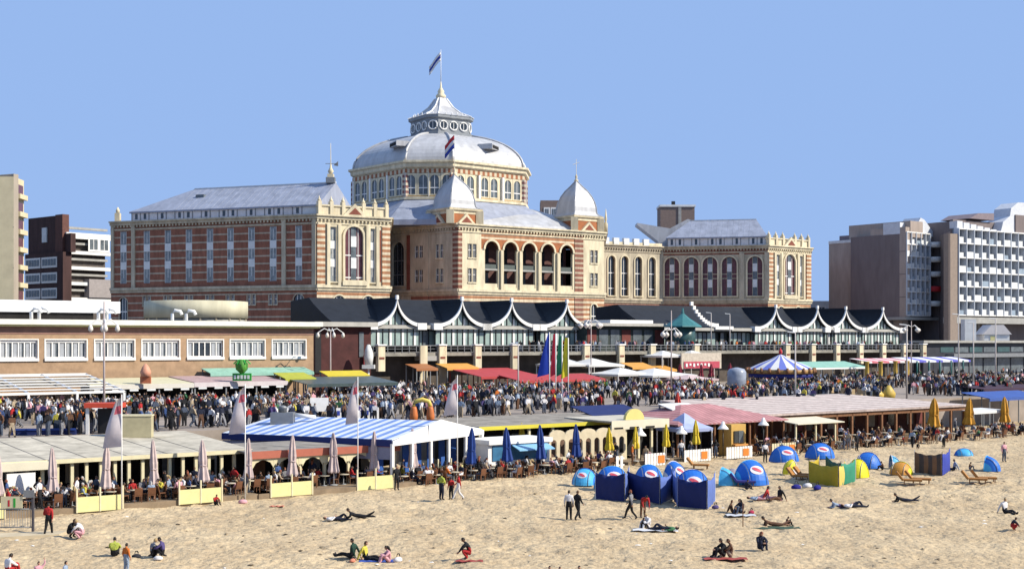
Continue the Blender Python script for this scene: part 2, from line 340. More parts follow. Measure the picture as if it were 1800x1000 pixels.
# end pavilion faces: shared design for both wings
def pavilion(F, x, big, quo, yy=0, name='wall'):
    L = F.L; m = MB(True); f = lambda t: t*L
    ops = [(f(.215), .085*L, Z(13.4), Z(25.6), False), (f(.50), .25*L, Z(13.8), Z(25.9), True), (f(.755), .065*L, Z(13.4), Z(25.6), False)]
    m.wall(F, 0, L, Z(zl), Z(zc), -.8, 0, stone2, ops, rim=stone2, rimw=.5, rimd=.35)
    m.wall(F, 0, L, Z(-2), Z(zl), -.8, 0, quo, [(f(.3), .16*L, Z(5), Z(10.3), True), (f(.7), .16*L, Z(5), Z(10.3), True)], rim=stone2)
    m.build('wall', hotel)
    strip_win(F, ops[0][0], ops[0][1], Z(13.4), Z(25.6), -.15); strip_win(F, ops[2][0], ops[2][1], Z(13.4), Z(25.6), -.15)
    arch_glass(F, ops[1][0], ops[1][1], Z(13.8), Z(25.9), -.25, [Z(19.4), Z(14.4)], 3, gm=mat('maroon_glazing', (.16, .06, .07), .3, .4, 1), strip=True)
    for k in (.3, .7): arch_glass(F, f(k), .16*L, Z(5), Z(10.3), -.3, [Z(7.5)], 2)
    m = MB(True); crown(m, F, -.3, L+.3)
    for k0, k1, mt in ((0, .105, quo), (.89, 1, quo)): m.fb(F, f(k0), f(k1), Z(zl), Z(zc-2.11), 0, .28, mt)
    for k in (.125, .275, .66, .80): m.fb(F, f(k), f(k)+.75, Z(zl), Z(zc-2.11), 0, .6, stone2)
    m.fb(F, f(.83), f(.88), Z(zl+1), Z(zc-3), 0, .08, brick)
    # little balcony course and the arched brickwork below it
    m.fb(F, f(.33), f(.67), Z(zl), Z(zl+1.0), .55, .9, stone2)
    m.build('cornice', hotel)
    m = MB(True); m.fb(F, f(.03), f(.97), Z(zc), Z(zc+1.9), -1.1, -.2, stone2)
    m.fb(F, f(.01), f(.99), Z(zc+1.903), Z(zc+2.25), -1.3, .05, stone2)
    for k in (.04, .2, .36, .64, .8, .96):
        m.fb(F, f(k)-.4, f(k)+.4, Z(zc), Z(zc+3.0), -1.05, .15, stone2); 
        c = F.P(f(k), 0, -.4); m.lathe([(.32, Z(zc+3.0)), (.45, Z(zc+3.3)), (.15, Z(zc+3.7)), (.05, Z(zc+4.2))], stone2, 6, (c.x, c.y))
    m.build('parapet', hotel)
    m = MB(True); m.fpoly(F, [(f(.34), Z(zc)), (f(.66), Z(zc)), (f(.5), Z(zc+2.7))], .1, .75, stone2); m.fpoly(F, [(f(.41), Z(zc+.25)), (f(.59), Z(zc+.25)), (f(.5), Z(zc+1.75))], .7, .8, brick)
    m.build('pediment', hotel)
F2 = Fr(XD(557, 291), XD(685, 300)); pavilion(F2, 0, 0, quoin)
def plainwall(p0, p1, mt, z0=-2, z1=zc):
    F = Fr(p0, p1); m = MB(True); m.fb(F, 0, F.L, Z(z0), Z(z1), -.8, 0, mt); crown(m, F, 0, F.L, stone); m.build('wall', hotel); return F
plainwall(XD(685, 300), XD(684, 330), bandb)
# recess with tall dark arch
F3 = Fr(XD(668, 328), XD(753, 319)); m = MB(True)
o1 = [(F3.ax(700), 3.9, Z(13.8), Z(24.6), True)]; o2 = pair(F3, 736, Z(20.5), Z(23.4), 0)+pair(F3, 736, Z(14.5), Z(17.5), 0)
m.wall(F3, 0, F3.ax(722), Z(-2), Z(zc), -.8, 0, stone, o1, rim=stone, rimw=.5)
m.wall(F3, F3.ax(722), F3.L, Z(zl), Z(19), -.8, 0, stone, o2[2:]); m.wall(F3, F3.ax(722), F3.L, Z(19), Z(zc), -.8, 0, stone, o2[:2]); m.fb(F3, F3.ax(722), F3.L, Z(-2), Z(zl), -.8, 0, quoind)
m.fb(F3, F3.ax(716), F3.ax(721), Z(zl), Z(zc-2.2), 0, .3, brick)
m.build('wall', hotel); arch_glass(F3, o1[0][0], 3.9, Z(13.8), Z(24.6), -.6, [Z(16.5), Z(20)], 2, fm=greyc); sashes(F3, o2)
m = MB(True); crown(m, F3, 0, F3.L, stone); m.fb(F3, 1, F3.L, Z(zc), Z(zc+1.6), -1.2, -.4, stone)
for k in range(9): m.fb(F3, 1.8+k*1.0, 2.3+k*1.0, Z(zc+.3), Z(zc+1.4), -.42, -.36, glassd)
m.build('cornice', hotel)
# central block
def tower_face(F, x0, x1, wpx, base=stone):
    m = MB(True); A_, B_ = F.ax(x0), F.ax(x1)
    up = pair(F, wpx, Z(20.2), Z(23.5), 0); dn = pair(F, wpx, Z(14.3), Z(17.6), 0)
    m.wall(F, A_, B_, Z(18.8), Z(zc), -.8, 0, base, up, rim=stone2, rimw=.12, rimd=.1); m.wall(F, A_, B_, Z(zl), Z(18.8), -.8, 0, base, dn, rim=stone2, rimw=.12, rimd=.1)
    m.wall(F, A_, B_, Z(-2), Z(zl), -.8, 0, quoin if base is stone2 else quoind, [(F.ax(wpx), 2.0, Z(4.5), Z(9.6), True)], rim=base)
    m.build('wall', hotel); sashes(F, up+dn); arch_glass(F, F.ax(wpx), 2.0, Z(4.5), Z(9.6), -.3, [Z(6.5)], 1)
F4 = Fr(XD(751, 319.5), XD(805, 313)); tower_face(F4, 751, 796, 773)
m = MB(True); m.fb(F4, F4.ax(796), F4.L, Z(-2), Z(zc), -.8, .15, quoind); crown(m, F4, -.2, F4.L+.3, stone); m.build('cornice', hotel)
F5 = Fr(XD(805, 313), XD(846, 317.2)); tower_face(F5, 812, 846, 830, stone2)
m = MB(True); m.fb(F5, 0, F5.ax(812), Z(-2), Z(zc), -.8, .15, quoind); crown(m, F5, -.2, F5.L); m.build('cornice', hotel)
F6 = Fr(XD(846, 317.2), XD(1010, 334)); m = MB(True)
ar = [(F6.ax(x), 3.9, Z(13.2), Z(24.4), True) for x in (864, 897, 930, 963, 996)]
m.wall(F6, 0, F6.L, Z(zl), Z(22.4), -.8, 0, stone2, [(o[0], o[1], o[2], Z(22.4), False) for o in ar]); m.wall(F6, 0, F6.L, Z(22.4), Z(24.9), -.8, 0, mat('orange_brick', (.42, .15, .06), .8, .3, .8), [(o[0], o[1], Z(22.4), o[3], True) for o in ar], rim=stone2, rimw=.5, rimd=.3, sill=False)
m.fb(F6, 0, F6.L, Z(24.9), Z(zc), -.8, 0, quoin); m.fb(F6, 0, F6.L, Z(-2), Z(zl), -.8, 0, quoin)
m.fb(F6, 0, F6.L, Z(zl-.5), Z(25), -4.2, -3.6, mat('loggia_back_wall', (.15, .07, .06), .8, .3, 1)); m.build('wall', hotel)
for c, wd, b, t, _ in ar:
    m = MB(True); m.fb(F6, c-wd/2, c+wd/2, Z(17.3), Z(17.7), -3.6, -.1, concrete); m.fb(F6, c-wd/2, c+wd/2, Z(17.7), Z(18.8), -.5, -.35, mat('balcony_green', (.10, .12, .11), .6, .2, 2))
    m.build('balcony', hotel)
    m = MB(True); m.fb(F6, c-1.4, c+1.4, Z(13.2), Z(16.9), -3.6, -3.4, glassb); m.fb(F6, c-1.2, c-.1, Z(13.3), Z(16.7), -3.4, -3.3, curtain); m.fb(F6, c-1.5, c+1.5, Z(18.9), Z(23), -3.6, -3.4, glassd); m.fb(F6, c-1.2, c-1.0, Z(18.9), Z(23), -3.4, -3.3, white); m.build('window', hotel)
    m = MB(True); m.fb(F6, c-1.95, c+1.95, Z(13.2), Z(14.1), -.3, -.15, stone2); m.build('balustrade', hotel)
m = MB(True); crown(m, F6, 0, F6.L); 
for i, o in enumerate(ar[:-1]): q = (o[0]+ar[i+1][0])/2; m.fb(F6, q-.28, q+.28, Z(zl), Z(22.3), 0, .5, stone2)
m.build('cornice', hotel)
F7 = Fr(XD(1010, 334), XD(1062, 340)); m = MB(True); m.fb(F7, 0, F7.ax(1025), Z(-2), Z(zc), -.8, .15, quoind); crown(m, F7, 0, F7.L+.3); m.build('cornice', hotel)
tower_face(F7, 1025, 1062, 1044, stone2)
plainwall(XD(1062, 340), XD(1058, 384), bandb)
# right wing
F9 = Fr(XD(1060, 380), XD(1166, 391)); m = MB(True)
ar = [(F9.ax(x), 2.5, Z(13.4), Z(25.0), True) for x in (1075, 1098, 1122, 1146)]
m.wall(F9, 0, F9.L, Z(zl), Z(zc), -.8, 0, stone, ar, rim=stone2, rimw=.4, rimd=.25); m.fb(F9, 0, F9.L, Z(-2), Z(zl), -.8, 0, quoind); m.build('wall', hotel)
for o in ar: arch_glass(F9, o[0], 2.5, o[2], o[3], -.6, [Z(15.5), Z(20)], 1)
m = MB(True); crown(m, F9, 0, F9.L, stone)
for k in range(5): m.fb(F9, .5+k*3.6, 2.4+k*3.6, Z(zc), Z(zc+2.0), -1.4, -.3, curtain)
m.fb(F9, 0, F9.L, Z(zc), Z(zc+.9), -1.0, -.6, stone2); m.build('cornice', hotel)
F10 = Fr(XD(1166, 391), XD(1350, 384)); m = MB(True)
ar = [(F10.ax(x), 4.3, Z(13.4), Z(25.0), True) for x in (1181, 1215, 1248, 1282, 1327)]
m.wall(F10, 0, F10.L, Z(zl), Z(25.6), -.8, 0, stone, ar, rim=stone2, rimw=.4, rimd=.25); m.fb(F10, 0, F10.L, Z(25.6), Z(zc), -.8, 0, quoind); m.fb(F10, 0, F10.L, Z(-2), Z(zl), -.8, 0, quoind); m.build('wall', hotel)
for o in ar: arch_glass(F10, o[0], 4.3, o[2], o[3], -.5, [Z(18.6), Z(19.9)], 2, gm=mat('maroon_glazing', (.16, .06, .07), .3, .4, 1), strip=True, fm=stone)
m = MB(True); crown(m, F10, 0, F10.L, stone)
for x in (1304, 1348): m.fb(F10, F10.ax(x)-.7, F10.ax(x)+.7, Z(zl), Z(zc-2.2), 0, .4, stone)
m.build('cornice', hotel)
rf, _ = attic_roof(F10, F10.ax(1172), F10.ax(1346), 6.5, 3.5, 15, 31.0, 36.6, 'roof')
F11 = Fr(XD(1350, 384), XD(1425, 396)); pavilion(F11, 0, 0, quoin)
plainwall(XD(1425, 396), XD(1415, 425), bandb)
# swept winged roof beside the right roof
F = Fr(XD(1120, 400), XD(1200, 400)); m = MB(True)
m.fpoly(F, [(0, Z(35.6)), (6.5, Z(30.5)), (7, Z(28)), (11, Z(28)), (16.5, Z(37)), (15.5, Z(37.4)), (10, Z(34.5)), (0, Z(36.2))], -7, 0, domem); m.build('roof_wing', hotel)
# roof decks and hidden mass of the building
m = MB(True)
front = [XD(195, 310), XD(557, 291), XD(685, 300), XD(684, 320), XD(753, 319), XD(805, 313), XD(1010, 334), XD(1062, 340), XD(1062, 380), XD(1166, 391), XD(1350, 384), XD(1425, 396)]
back = [XD(1405, 425), XD(1060, 420), XD(1000, 400), XD(620, 385), XD(560, 340), XD(215, 340)]
loop = [Vector((x, y, Z(zc-.2))) for x, y in front+back]
bm = bmesh.new(); bm.faces.new([bm.verts.new(p-Vector(HC)) for p in loop]); bmesh.ops.triangulate(bm, faces=bm.faces[:]); me = bpy.data.meshes.new('roof_deck'); bm.to_mesh(me); me.materials.append(roofm)
o = bpy.data.objects.new('roof_deck', me); COL.objects.link(o); o.parent = hotel
m = MB(True); bl = [front[-1]]+back+[front[0]]
for p, q in zip(bl, bl[1:]): m.add([(p[0], p[1], 7), (q[0], q[1], 7), (q[0], q[1], Z(zc-.25)), (p[0], p[1], Z(zc-.25))], [(0, 1, 2, 3)], bandb)
m.build('rear_wall', hotel)
# dome on its chamfered square drum
DX, DD = XD(775, 348); wl, ch = 23.2, 11.9
def octa(sc_, z, rot=R(-4.5), w_=wl, c_=ch):
    k = c_/math.sqrt(2); h = w_/2; r_ = h+k   # square turned 45 degrees with cut corners
    P = [(h, -r_), (r_, -h), (r_, h), (h, r_), (-h, r_), (-r_, h), (-r_, -h), (-h, -r_)]
    a = R(45)+rot; ca, sa_ = math.cos(a), math.sin(a)
    return [Vector((DX+(x*ca-y*sa_)*sc_, DD+(x*sa_+y*ca)*sc_, Z(z))) for x, y in P]
m = MB(True)
m.loft([octa(1.0, 24), octa(1.0, 43.2)], stone2); m.build('drum', hotel)
m = MB(True); m.loft([octa(1.42, 28.2), octa(1.42, 29.5), octa(1.02, 35.2), octa(.98, 35.4)], roofm); m.build('skirt_roof', hotel)
m = MB(True); m.loft([octa(1.02, 43.2), octa(1.035, 43.5), octa(1.035, 44.3), octa(1.06, 44.5), octa(1.06, 45.0)], stone2)
m.loft([octa(1.012, 41.9), octa(1.012, 42.9)], band('dentil_brick', (.40, .16, .08), (.66, .56, .40), 1.2, .5, 'X')); m.loft([octa(1.03, 35.3), octa(1.03, 36.0)], stone2); m.build('drum_cornice', hotel)
P = octa(1.0, 0); N8 = len(P)
for i in range(8):
    p, q = P[i], P[(i+1) % 8]; 
    if (p+q).y/2 > DD+2: continue
    # seen from outside the faces run left to right
    F = Fr(p, q)
    if F.w.dot(Vector(((p.x+q.x)/2-DX, (p.y+q.y)/2-DD, 0))) < 0: F = Fr(q, p)
    n = 3 if F.L > 20 else 2; m = MB(True)
    for e in (0, F.L): m.fb(F, e-.7, e+.7, Z(36), Z(41.9), -.5, .35, band('pier_stripes', (.26, .12, .11), (.62, .54, .42), 1.3, .5))
    for k in range(n):
        c = F.L*(k+.5)/n; gp = 1.55
        for s_ in (-1, 1):
            arch_glass(F, c+s_*gp, 2.2, Z(36.6), Z(41.4), .12, [Z(38.2)], 1, gm=glassb if i else glassd)
            m.wall(F, c+s_*gp-1.5, c+s_*gp+1.5, Z(36.3), Z(41.8), .003, .3, stone2, [(c+s_*gp, 2.2, Z(36.6), Z(41.4), True)])
        m.fb(F, c-3.6 if n == 3 else c-3.0, c-3.05 if n == 3 else c-2.9, Z(36), Z(41.9), 0, .6, white)
        m.fb(F, c-2.6, c+2.6, Z(36.02), Z(36.28), 0, .28, mat('ochre_panel', (.52, .33, .13), .7, .2, 1))
    m.build('drum_face', hotel)
m = MB(True); prof = []
for k in range(13):
    a = PI/2*k/12*.80; prof.append((octa(1.0-.62*(1-math.cos(a))/(1-math.cos(PI/2*.8)), 45.0+8.9*math.sin(a)/math.sin(PI/2*.8))))
m.loft(prof, domem); dome = m.build('dome', hotel)
m = MB(True)
for i in range(8): m.tube([pr[i]+Vector((0, 0, .1)) for pr in prof], .34, domem, 6)
m.build('dome_rib', dome)
for px, py in ((700, 268), (862, 268)):
    F = Fr(XD(px-6, 333), XD(px+6, 333+ (5 if px > 775 else -5))); m = MB(True); m.fb(F, 0, F.L, Z(49.0), Z(50.3), -2.5, 1.4, domem); m.fb(F, .3, F.L-.3, Z(49.2), Z(50.0), 1.3, 1.45, darkv); m.build('dormer', dome)
m = MB(True); lw, lc = 9.1, 2.9
O2 = lambda s_, z: octa(s_, z, R(-12), lw, lc)
m.loft([O2(1.12, 53.4), O2(1.12, 54.4), O2(1.0, 54.6), O2(1.0, 58.0), O2(1.08, 58.3), O2(1.08, 59.0)], mat('lantern_zinc', (.27, .29, .31), .5, .25, .5))
lan = m.build('lantern', dome)
m = MB(True); P = O2(1.0, 0)
for i in range(8):
    p, q = P[i], P[(i+1) % 8]; F = Fr(p, q)
    if F.w.dot(Vector(((p.x+q.x)/2-DX, (p.y+q.y)/2-DD, 0))) < 0: F = Fr(q, p)
    n = 3 if F.L > 6 else 1
    for k in range(n):
        c = F.L*(k+.5)/n; cc = F.P(c, Z(56.3), .1)
        ring = [F.P(c+1.15*math.cos(2*PI*j/14), Z(56.3)+1.15*math.sin(2*PI*j/14), .12) for j in range(14)]
        m.tube(ring+[ring[0]], .2, white, 5, cap=False)
        m.fpoly(F, [(c+.95*math.cos(2*PI*j/14), Z(56.3)+.95*math.sin(2*PI*j/14)) for j in range(14)], .02, .1, glassd)
        m.fb(F, c-.06, c+.06, Z(55.4), Z(57.2), .1, .16, white)
m.build('round_window', dome)
m = MB(True); m.loft([O2(1.1, 59.0), O2(.72, 60.2), O2(.42, 62.0), O2(.20, 64.4), O2(.12, 64.8)], domem)
for i in range(8): m.tube([O2(s_, z)[i] for s_, z in ((1.1, 59.05), (.72, 60.25), (.42, 62.05), (.20, 64.4))], .2, white, 5)
m.lathe([(1.2, Z(64.6)), (1.4, Z(65.2)), (.8, Z(65.9)), (.9, Z(66.4)), (.3, Z(67.4)), (.12, Z(69))], stone2, 8, (DX, DD))
for j in range(28):
    a = 2*PI*j/28; m.lathe([(.1, Z(59)), (.12, Z(59.5)), (.03, Z(59.9))], white, 4, (DX+7.4*math.cos(a), DD+7.4*math.sin(a)))
m.build('lantern_roof', dome)
m = MB(True); m.tube([(DX, DD, Z(68.5)), (DX, DD, Z(77.5))], .13, white, 6, r1=.06); m.build('flagpole', hotel)
def flagmesh(mb, p, dirx, L_, H_, cols, droop=.5, amp=.25, ph=0):
    """waving flag hanging from its hoist, in horizontal colour bands"""
    n = 8; th = .03
    for b_, cm in enumerate(cols):
        vs = []
        for k in range(n+1):
            f = k/n; off = amp*math.sin(f*6+ph)*f
            for e in (0, 1):
                z = p[2]-(b_+e)*H_/len(cols)-droop*L_*f**1.2
                for sd in (0, 1): vs.append((p[0]+dirx[0]*L_*f*.8-dirx[1]*off, p[1]+dirx[1]*L_*f*.8+dirx[0]*off+sd*th, z))
        fs = []
        for k in range(n):
            q = k*4; fs += [(q, q+4, q+6, q+2), (q+1, q+3, q+7, q+5), (q, q+1, q+5, q+4), (q+2, q+6, q+7, q+3)]
        fs += [(0, 2, 3, 1), (n*4, n*4+1, n*4+3, n*4+2)]
        mb.add(vs, fs, cm, True)
fred = mat('flag_red', (.55, .03, .04), .7, .1); fwh = mat('flag_white', (.8, .8, .8), .7, .08); fbl = mat('flag_blue', (.03, .06, .38), .7, .1)
m = MB(True); flagmesh(m, (DX, DD, Z(77)), (-.95, .3), 4.2, 2.4, [fwh, fbl, fwh], .9)
m.build('flag', None, label='small white and blue flag flying highest, on the pole over the dome', cat='flag')
# turrets
def turret(px, D, zb, zt, rot, half=4.4, hd=3.6):
    cx, cy = XD(px, D); rz = Matrix.Rotation(rot, 3, 'Z')
    sq = lambda s_, z: [Vector((cx, cy, z))+rz @ Vector((x*s_, y*s_, 0)) for x, y in ((-1, -1), (1, -1), (1, 1), (-1, 1))]
    m = MB(True); m.loft([sq(half, Z(zc-.1)), sq(half, Z(zb))], mat('orange_brick', (.42, .15, .06), .8, .3, .8)); m.loft([sq(half*1.02, Z(zb-.8)), sq(half*1.02, Z(zb))], stone2); m.loft([sq(half*1.1, Z(zb)), sq(half*1.14, Z(zb+.5))], stone2)
    for i in range(4):
        p = sq(half, 0)[i]; m.fb(Fr((p.x-.9, p.y), (p.x+.9, p.y)), 0, 1.8, Z(zc-.1), Z(zb), -.9, .9, stone2)
        q = sq(half, 0)[(i+1) % 4]; F = Fr(p, q)
        if F.w.dot(Vector(((p.x+q.x)/2-cx, (p.y+q.y)/2-cy, 0))) < 0: F = Fr(q, p)
        m.fpoly(F, [(F.L*.2, Z(zc)), (F.L*.8, Z(zc)), (F.L*.5, Z(zc+2.5))], .02, .7, stone2); m.fpoly(F, [(F.L*.32, Z(zc+.3)), (F.L*.68, Z(zc+.3)), (F.L*.5, Z(zc+1.7))], .65, .75, brick)
    m.build('turret_base', hotel)
    H = zt-zb-.5; pr = [(1.28, 0), (1.10, .04), (1.02, .09), (1.0, .14), (.98, .26), (.90, .42), (.76, .58), (.55, .74), (.29, .88), (.09, 1.0), (.05, 1.03)]
    m = MB(True); m.loft([sq(hd*a, Z(zb+.5+H*b)) for a, b in pr], domem)
    for i in range(4): m.tube([sq(hd*a, Z(zb+.5+H*b))[i] for a, b in pr], .2, domem, 5)
    m.lathe([(.3, Z(zt)), (.6, Z(zt+.5)), (.2, Z(zt+.9)), (.35, Z(zt+1.4)), (.06, Z(zt+2.2)), (.05, Z(zt+6))], stone2, 6, (cx, cy)); m.build('turret_roof', hotel); return cx, cy
t1 = turret(799, 319, 31.5, 40.2, R(38)); t2 = turret(1013, 341, 31.8, 41.4, R(38), 4.5, 3.75)
m = MB(True); m.tube([(t1[0], t1[1], Z(44)), (t1[0], t1[1], Z(50.5))], .09, white, 5); m.build('flagpole', hotel)
m = MB(True); flagmesh(m, (t1[0], t1[1], Z(50.3)), (-.9, .3), 3.4, 3.2, [fred, fwh, fbl], .75)
m.build('flag', None, label='red, white and blue tricolour drooping on the pole of the left front turret', cat='flag')
# lean roof of the central block
m = MB(True); inner = lambda p, k, z: Vector((p[0]+(DX-p[0])*k, p[1]+(DD-p[1])*k, Z(z)))
fp = [XD(760, 322), XD(805, 314.5), XD(846, 318.5), XD(1010, 335), XD(1056, 341), XD(1056, 385), XD(900, 395), XD(760, 380)]
m.loft([[inner(p, 0, zc-.1) for p in fp], [inner(p, .03, 29.2) for p in fp], [inner(p, .22, 32.2) for p in fp], [inner(p, .42, 34.6) for p in fp], [inner(p, .6, 35.2) for p in fp]], domem); m.build('roof', hotel)
for px in (545,):
    c = F1.P(F1.ax(px), 0, r_); m = MB(True); m.box(c.x-1, c.x+1, c.y-1, c.y+1, Z(36.3), Z(37.6), greyc); m.box(c.x-.7, c.x+.7, c.y-.7, c.y+.7, Z(37.6), Z(38.4), stone2)
    m.lathe([(.3, Z(38.4)), (.7, Z(39)), (.3, Z(39.8)), (.1, Z(41)), (.05, Z(45.5))], stone2, 6, (c.x, c.y)); m.tube([(c.x-1.2, c.y, Z(40.8)), (c.x+1.6, c.y, Z(40.8))], .08, greyc, 5); m.add([(c.x+.6, c.y, Z(40.4)), (c.x+1.7, c.y, Z(40.2)), (c.x+1.7, c.y, Z(41.4)), (c.x+.6, c.y+.08, Z(40.4)), (c.x+1.7, c.y+.08, Z(40.2)), (c.x+1.7, c.y+.08, Z(41.4))], [(0, 1, 2), (5, 4, 3), (0, 3, 4, 1), (1, 4, 5, 2), (2, 5, 3, 0)], greyc); m.build('weather_vane', hotel)
c = t2; m = MB(True); m.tube([(c[0]-.9, c[1], Z(46)), (c[0]+.8, c[1], Z(46.6))], .09, white, 5); m.build('weather_vane', hotel)
c = XD(1065, 341); m = MB(True); m.lathe([(.5, Z(zc)), (.5, Z(30.5)), (.2, Z(31.2)), (.35, Z(31.8)), (.05, Z(34.5))], stone2, 6, c); m.build('pinnacle', hotel)
c = F1.P(1.2, 0, -1); m = MB(True); m.box(c.x-.6, c.x+.6, c.y-.6, c.y+.6, Z(zc), Z(30.4), stone2); m.lathe([(.4, Z(30.4)), (.5, Z(31)), (.1, Z(31.8))], stone2, 6, (c.x, c.y)); m.build('pinnacle', hotel)
# ---------------- glass restaurants on the terrace ----------------
glz = mat('blinded_glass', (.36, .46, .42), .2, .3, .8, spec=.7)
def restaurant(nm, label, x0, x1, peaks, t, hw, xg0=None, zp=6.6, zlo=2.5, zb=-.9):
    loc = st(sx(x0, t), t, Z(-3)); th = thing(nm, label, 'restaurant', loc, A)
    Fx = Fr(st(sx(x0, t), t)[:2], st(sx(x1, t), t)[:2]); L = Fx.L
    g = mat('terrace_stone_shaded', (.17, .155, .13), .85, .4, .8)
    # main roof
    m = MB(True); P = lambda a, z, d: Fx.P(a, Z(z), d)
    prof = [(.5, zlo), (-1.5, zlo+.7), (-4, zlo+1.9), (-6.5, zp-.9), (-8, zp+.1)]
    rings = [[P(0, z, d) for d, z in prof]+[P(0, zp-.3, -14), P(0, zlo, -14)], [P(L, z, d) for d, z in prof]+[P(L, zp-.3, -14), P(L, zlo, -14)]]
    m.loft(rings, navyroof); m.fb(Fx, 0, L, Z(zlo-.55), Z(zlo), -.2, .75, mat('fascia_grey', (.5, .48, .43), .6, .2, 1)); m.build('roof', th)
    m = MB(True); m.fb(Fx, 0, L, Z(-6.5 if t < 91.5 else -4), Z(zlo-.5), -13, -1.2, darkv if x0 < 700 else mat('dark_green_wall', (.05, .065, .06), .7, .3, 1)); m.build('wall', th)
    a0 = Fx.ax(xg0) if xg0 else 0
    # low glazing between the gables
    n = int((L-a0)/1.15)
    m = MB(True)
    for i in range(n):
        a = a0+(L-a0)*i/n; 
        if (i*5+3) % 11 > 1: m.fb(Fx, a+.06, a+(L-a0)/n-.06, Z(zb), Z(zlo-.7), -.9, -.8, glz if (i*3) % 4 else glassb)
    m.build('window', th)
    m = MB(True)
    for i in range(n+1): a = a0+(L-a0)*i/n; m.fb(Fx, a-.06, a+.06, Z(zb), Z(zlo-.55), -.8, -.7, black)
    m.fb(Fx, a0, L, Z(zb), Z(zb+.15), -.8, -.6, black); m.fb(Fx, a0, L, Z(zlo-.9), Z(zlo-.7), -.8, -.6, black); m.build('mullion', th)
    for px in peaks:
        c = Fx.ax(px); hl, hr = c-Fx.ax(px-hw), Fx.ax(px+hw)-c; f = lambda e: zlo+(zp+.1-zlo)*(1-math.sqrt(max(0, 1-max(0, 1-abs(e)/(hl if e < 0 else hr))**2)))
        K = [-hl*(1-k/14)**1.6 for k in range(14)]+[0]+[hr*(k/14)**1.6 for k in range(1, 15)]
        pts = [(c-hl, Z(zb))]+[(c+e, Z(f(e)-.15)) for e in K]+[(c+hr, Z(zb))]
        m = MB(True); m.fpoly(Fx, pts[::-1], .2, .3, glz); m.build('gable_glass', th)
        m = MB(True); nn = int((hl+hr)/1.0)
        for k in range(nn+1):
            e = -hl+(hl+hr)*k/nn; m.fb(Fx, c+e-.07, c+e+.07, Z(zb), Z(f(e)-.1), .3, .4, black)
            if k < nn and k % 2: m.fb(Fx, c+e+.1, c+e+.5, Z(zb+.2), Z(min(f(e), f(e+.5))-.4), .302, .33, white)
        m.fb(Fx, c-hl, c+hr, Z(zlo-1.0), Z(zlo-.88), .41, .5, black); m.fb(Fx, c-hl, c+hr, Z(zb), Z(zb+.2), .41, .5, black); m.build('gable_frame', th)
        m = MB(True)   # swept gable roof and white barge boards
        q = [(c+e, f(e)) for e in K]
        m.loft([[P(a, z, .9) for a, z in q]+[P(a, z-.3, .9) for a, z in q[::-1]], [P(a, z, -9) for a, z in q]+[P(a, z-.3, -9) for a, z in q[::-1]]], navyroof); m.build('gable_roof', th)
        m = MB(True)
        for (a, z), (b, y) in zip(q, q[1:]): m.fpoly(Fx, [(a, Z(z-.28)), (b, Z(y-.28)), (b, Z(y+.28)), (a, Z(z+.28))], .85, 1.15, white)
        m.fb(Fx, c-.2, c+.2, Z(zp-.2), Z(zp+.45), .75, 1.19, white); m.build('barge_board', th)
        m = MB(True)
        for s_ in (-1, 1): e = (-hl if s_ < 0 else hr); m.fb(Fx, c+e-.8, c+e+.8, Z(zlo-.7), Z(zlo+.33), -.1, 1.25, white)
        m.build('gutter_box', th)
    return th, Fx
ra, FA = restaurant('glass_restaurant', 'dark swept-roof glass restaurant with white curved gables, nearer one below the central dome', 588, 1024, (692, 806, 893, 990), 90.7, 43, 655)
rb, FB = restaurant('glass_restaurant', 'long dark-roofed glass restaurant with four pointed white gables, farther one at the right', 1138, 1572, (1357, 1430, 1480, 1545), 90.9, 33, 1142)
m = MB(True)
for k in range(12):
    f = k/11; a = FB.ax(1208)+f*6.5; m.fb(FB, a, a+.65, Z(2.6+3.9*(1-f)**2.2), Z(3.3+3.9*(1-f)**2.2), .6, .95, white)
m.fb(FB, FB.ax(1208)+6.3, FB.ax(1208)+11, Z(2.2), Z(2.8), .6, 1.0, white); m.build('barge_board', rb)
# terrace with its retaining wall, piers and balustrade
TW = 78.5; F = Fr(st(sx(655, TW), TW)[:2], st(sx(1625, TW), TW)[:2]); TZ = -1.6
m = MB(True); m.fb(F, 0, F.L, PZ-.3, Z(TZ), -40, -3, mat('terrace_wall_shaded', (.11, .09, .075), .9, .4, .8)); m.fb(F, 0, F.L, Z(TZ-.5), Z(TZ), -3.003, 0, mat('slab_edge', (.34, .32, .27), .85, .4, .6)); m.build('terrace', kind='structure')  # dark body colour paints the shade of the recess under the terrace
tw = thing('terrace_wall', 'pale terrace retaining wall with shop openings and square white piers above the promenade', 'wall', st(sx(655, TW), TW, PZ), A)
m = MB(True); m.fb(F, 0, F.L, Z(TZ-1.9), Z(TZ-.5), -4.2, -3.6, mat('terrace_stone_shaded', (.17, .155, .13))); m.build('wall', tw)  # stone darkened to stand for shade under the slab
m = MB(True); m.fb(F, F.ax(742), F.ax(776), PZ+4.2, Z(TZ-.5), -2.0, .15, concrete)
for px in (742, 776): m.fb(F, F.ax(px)-.6, F.ax(px)+.6, PZ, Z(TZ+1), .15, .5, stone2)
m.build('gateway', tw)
for px in (668, 775, 838, 903, 1029, 1090, 1145, 1222, 1382, 1427, 1470, 1511, 1551, 1588, 1622):
    a = F.ax(px); m = MB(True); m.fb(F, a-.55, a+.55, Z(TZ-2.6), Z(TZ+1.0), -.2, .5, stone2); m.fb(F, a-.7, a+.7, Z(TZ+1.0), Z(TZ+1.2), -.35, .65, white); m.fb(F, a-.4, a+.4, Z(TZ-.9), Z(TZ-.6), .5, .56, brick); m.build('pier', tw)
